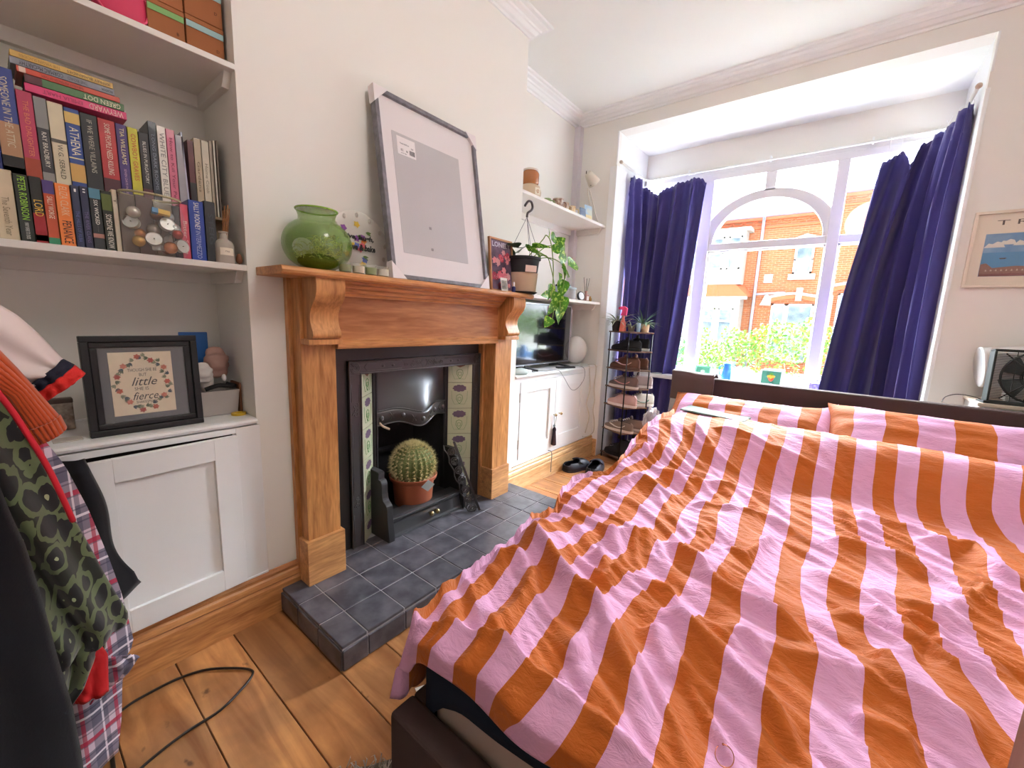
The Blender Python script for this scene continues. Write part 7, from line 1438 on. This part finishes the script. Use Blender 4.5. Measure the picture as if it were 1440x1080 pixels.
# white bay of the left house
bay = obj('bay', MB().box(-7.2, -3.52, 19.35, 20, 2.94, 5.12).box(-7.2, -3.35, 19.25, 20, 5.05, 5.18), STN, hA)
for x0, x1 in ((-6.6, -5.9), (-5.75, -5.05), (-4.95, -4.28), (-4.12, -3.62)): win(hA, x0, x1, 3.55, 4.85, 19.36)
obj('bay_roof', MB().add([(-7.4, 19.0, 2.42), (-3.15, 19.0, 2.42), (-3.75, 19.4, 2.95), (-7.2, 19.4, 2.95), (-3.15, 20, 2.5), (-3.5, 20, 2.95)], [(0, 1, 2, 3), (1, 4, 5, 2)]), TRC, hA, solid=.05)
obj('bay_gutter', MB().box(-7.4, -3.15, 18.95, 19.1, 2.30, 2.42), mat('#a8a49e', .7, bump=.6, bscale=20, bdist=.03), hA)
lb_ = obj('lower_bay', MB().box(-7.2, -3.42, 19.2, 20, GZ, .45).box(-7.2, -3.42, 19.2, 20, 1.95, 2.32).box(-7.2, -5.1, 19.2, 20, .45, 1.95).box(-3.62, -3.42, 19.2, 20, .45, 1.95).box(-4.32, -4.2, 19.2, 20, .45, 1.95), STN, hA)
w1_ = win(hA, -5.1, -4.32, .45, 1.95, 19.25, 0); obj('glazing_arch', MB().tube([(-4.71+.36*math.cos(a), 19.18, 1.45+.40*math.sin(a)) for a in [PI*k/16 for k in range(17)]], .035, 6).box(-5.1, -4.32, 19.17, 19.22, 1.38, 1.46), mat('#f4f4f2', .4), w1_)
w2_ = win(hA, -4.2, -3.62, .45, 1.95, 19.25, 0); obj('glazing_bar', MB().box(-4.2, -3.62, 19.17, 19.22, 1.38, 1.46), mat('#f4f4f2', .4), w2_)
obj('downpipe', MB().tube([(-3.03, 19.85, 5.6), (-3.03, 19.85, GZ)], .055, 8).tube([(-3.03, 19.85, 2.55), (-2.05, 19.85, 2.62), (-2.0, 19.95, 2.62)], .045, 8).tube([(-3.03, 19.85, 5.6), (-3.0, 19.75, 5.9)], .05, 8), mat('#9aa0b4', .5), hA, smooth=True)
win(hA, -1.83, -1.22, 3.35, 4.42); obj('stone_sill', MB().box(-1.95, -1.08, 19.85, 20, 3.12, 3.33), STN, hA)
obj('stone_lintel', MB().prism([(-2.0, 4.55), (-1.05, 4.55), (-1.15, 4.72), (-1.52, 4.85), (-1.9, 4.72)], 'y', 19.9, 20).box(-2.75, -2.45, 19.92, 20, 4.48, 4.68), STN, hA)
obj('vent_plate', MB().box(-2.78, -2.48, 19.95, 20, 3.02, 3.36), STN, hA)
win(hA, -2.38, -1.88, -.1, 2.18, 19.97, 0); win(hA, -1.86, -.98, -.1, 2.18)
def archb(h, cx, w_, z, t_, m, nm): obj(nm, MB().strip([(cx-w_+2*w_*k/16, z+.16*math.sin(PI*k/16)) for k in range(17)], [(cx-w_+2*w_*k/16, z+t_+.18*math.sin(PI*k/16)) for k in range(17)], 'y', 19.86, 20), m, h)
archb(hA, -1.68, .85, 2.22, .14, TRC, 'brick_arch'); archb(hA, -1.68, .98, 2.36, .09, STN, 'arch_hood'); obj('keystone', MB().box(-1.6, -1.40, 19.8, 20, 2.30, 2.80), STN, hA)
obj('capital', MB().prism([(-2.80, 2.12), (-2.42, 2.12), (-2.42, 2.45), (-2.62, 2.58), (-2.70, 2.4)], 'y', 19.85, 20), STN, hA)
win(hB, -.28, .5, -.1, 2.58); archb(hB, .2, .75, 2.62, .14, TRC, 'brick_arch'); archb(hB, .2, .9, 2.76, .09, STN, 'arch_hood'); obj('capital', MB().box(-.75, -.42, 19.85, 20, .9, 2.5), STN, hB)
win(hB, .6, 1.3, 3.4, 4.7)

post = obj('wooden_post', MB().box(.1295, .175, .36, .415, 0, .985), wood('#a87a62', '#c99c84', 'z', 4, .5, name='pinkish_post'), org=(.16, .39, 0), bevel=.004); tag(post, 'pinkish wooden post cutting the bottom corner in front of the duvet', 'post')
# ------------------------------------------------------------------ light
W_ = bpy.data.worlds.new('World'); bpy.context.scene.world = W_; W_.use_nodes = True
wn = W_.node_tree; bg = wn.nodes['Background']; bg.inputs[0].default_value = (.84, .92, 1.0, 1)
# sky: bright patch added over opposite roofs as room light, dimmer behind this house
wtc = wn.nodes.new('ShaderNodeTexCoord'); dt = wn.nodes.new('ShaderNodeVectorMath'); dt.operation = 'DOT_PRODUCT'
dt.inputs[1].default_value = Vector((-.18, .80, .57)).normalized(); link(wn, wtc, 'Generated', dt, 0)
wr = wn.nodes.new('ShaderNodeMapRange'); wr.interpolation_type = 'SMOOTHSTEP'; wr.inputs['From Min'].default_value = .52; wr.inputs['From Max'].default_value = .98; wr.inputs['To Min'].default_value = 1.6; wr.inputs['To Max'].default_value = 44
wn.links.new(dt.outputs['Value'], wr.inputs['Value']); wn.links.new(wr.outputs['Result'], bg.inputs[1])
def lamp(kind, name, loc, e, col=(1, 1, 1), size=.1, rot=None, angle=None):
    l = bpy.data.lights.new(name, kind); l.energy = e; l.color = col
    if kind == 'POINT': l.shadow_soft_size = size
    if kind == 'AREA': l.size = size
    if kind == 'SUN': l.angle = angle or .01
    o = bpy.data.objects.new(name, l); o.location = loc; C.objects.link(o)
    if rot: o.rotation_euler = rot
    return o
lamp('SUN', 'sun', (0, -5, 12), .8, (1, .95, .86), rot=(math.radians(42), 0, math.radians(25)))
lamp("POINT", "fill_light", (.1, .9, 2.55), 11, (1, .93, .86), .25)  # unseen fill light added under the ceiling to brighten the room
s = bpy.context.scene; s.view_settings.view_transform = 'Standard'; s.view_settings.look = 'None'; s.view_settings.gamma = 1; s.view_settings.use_curve_mapping = False
s.view_settings.exposure = 1.42
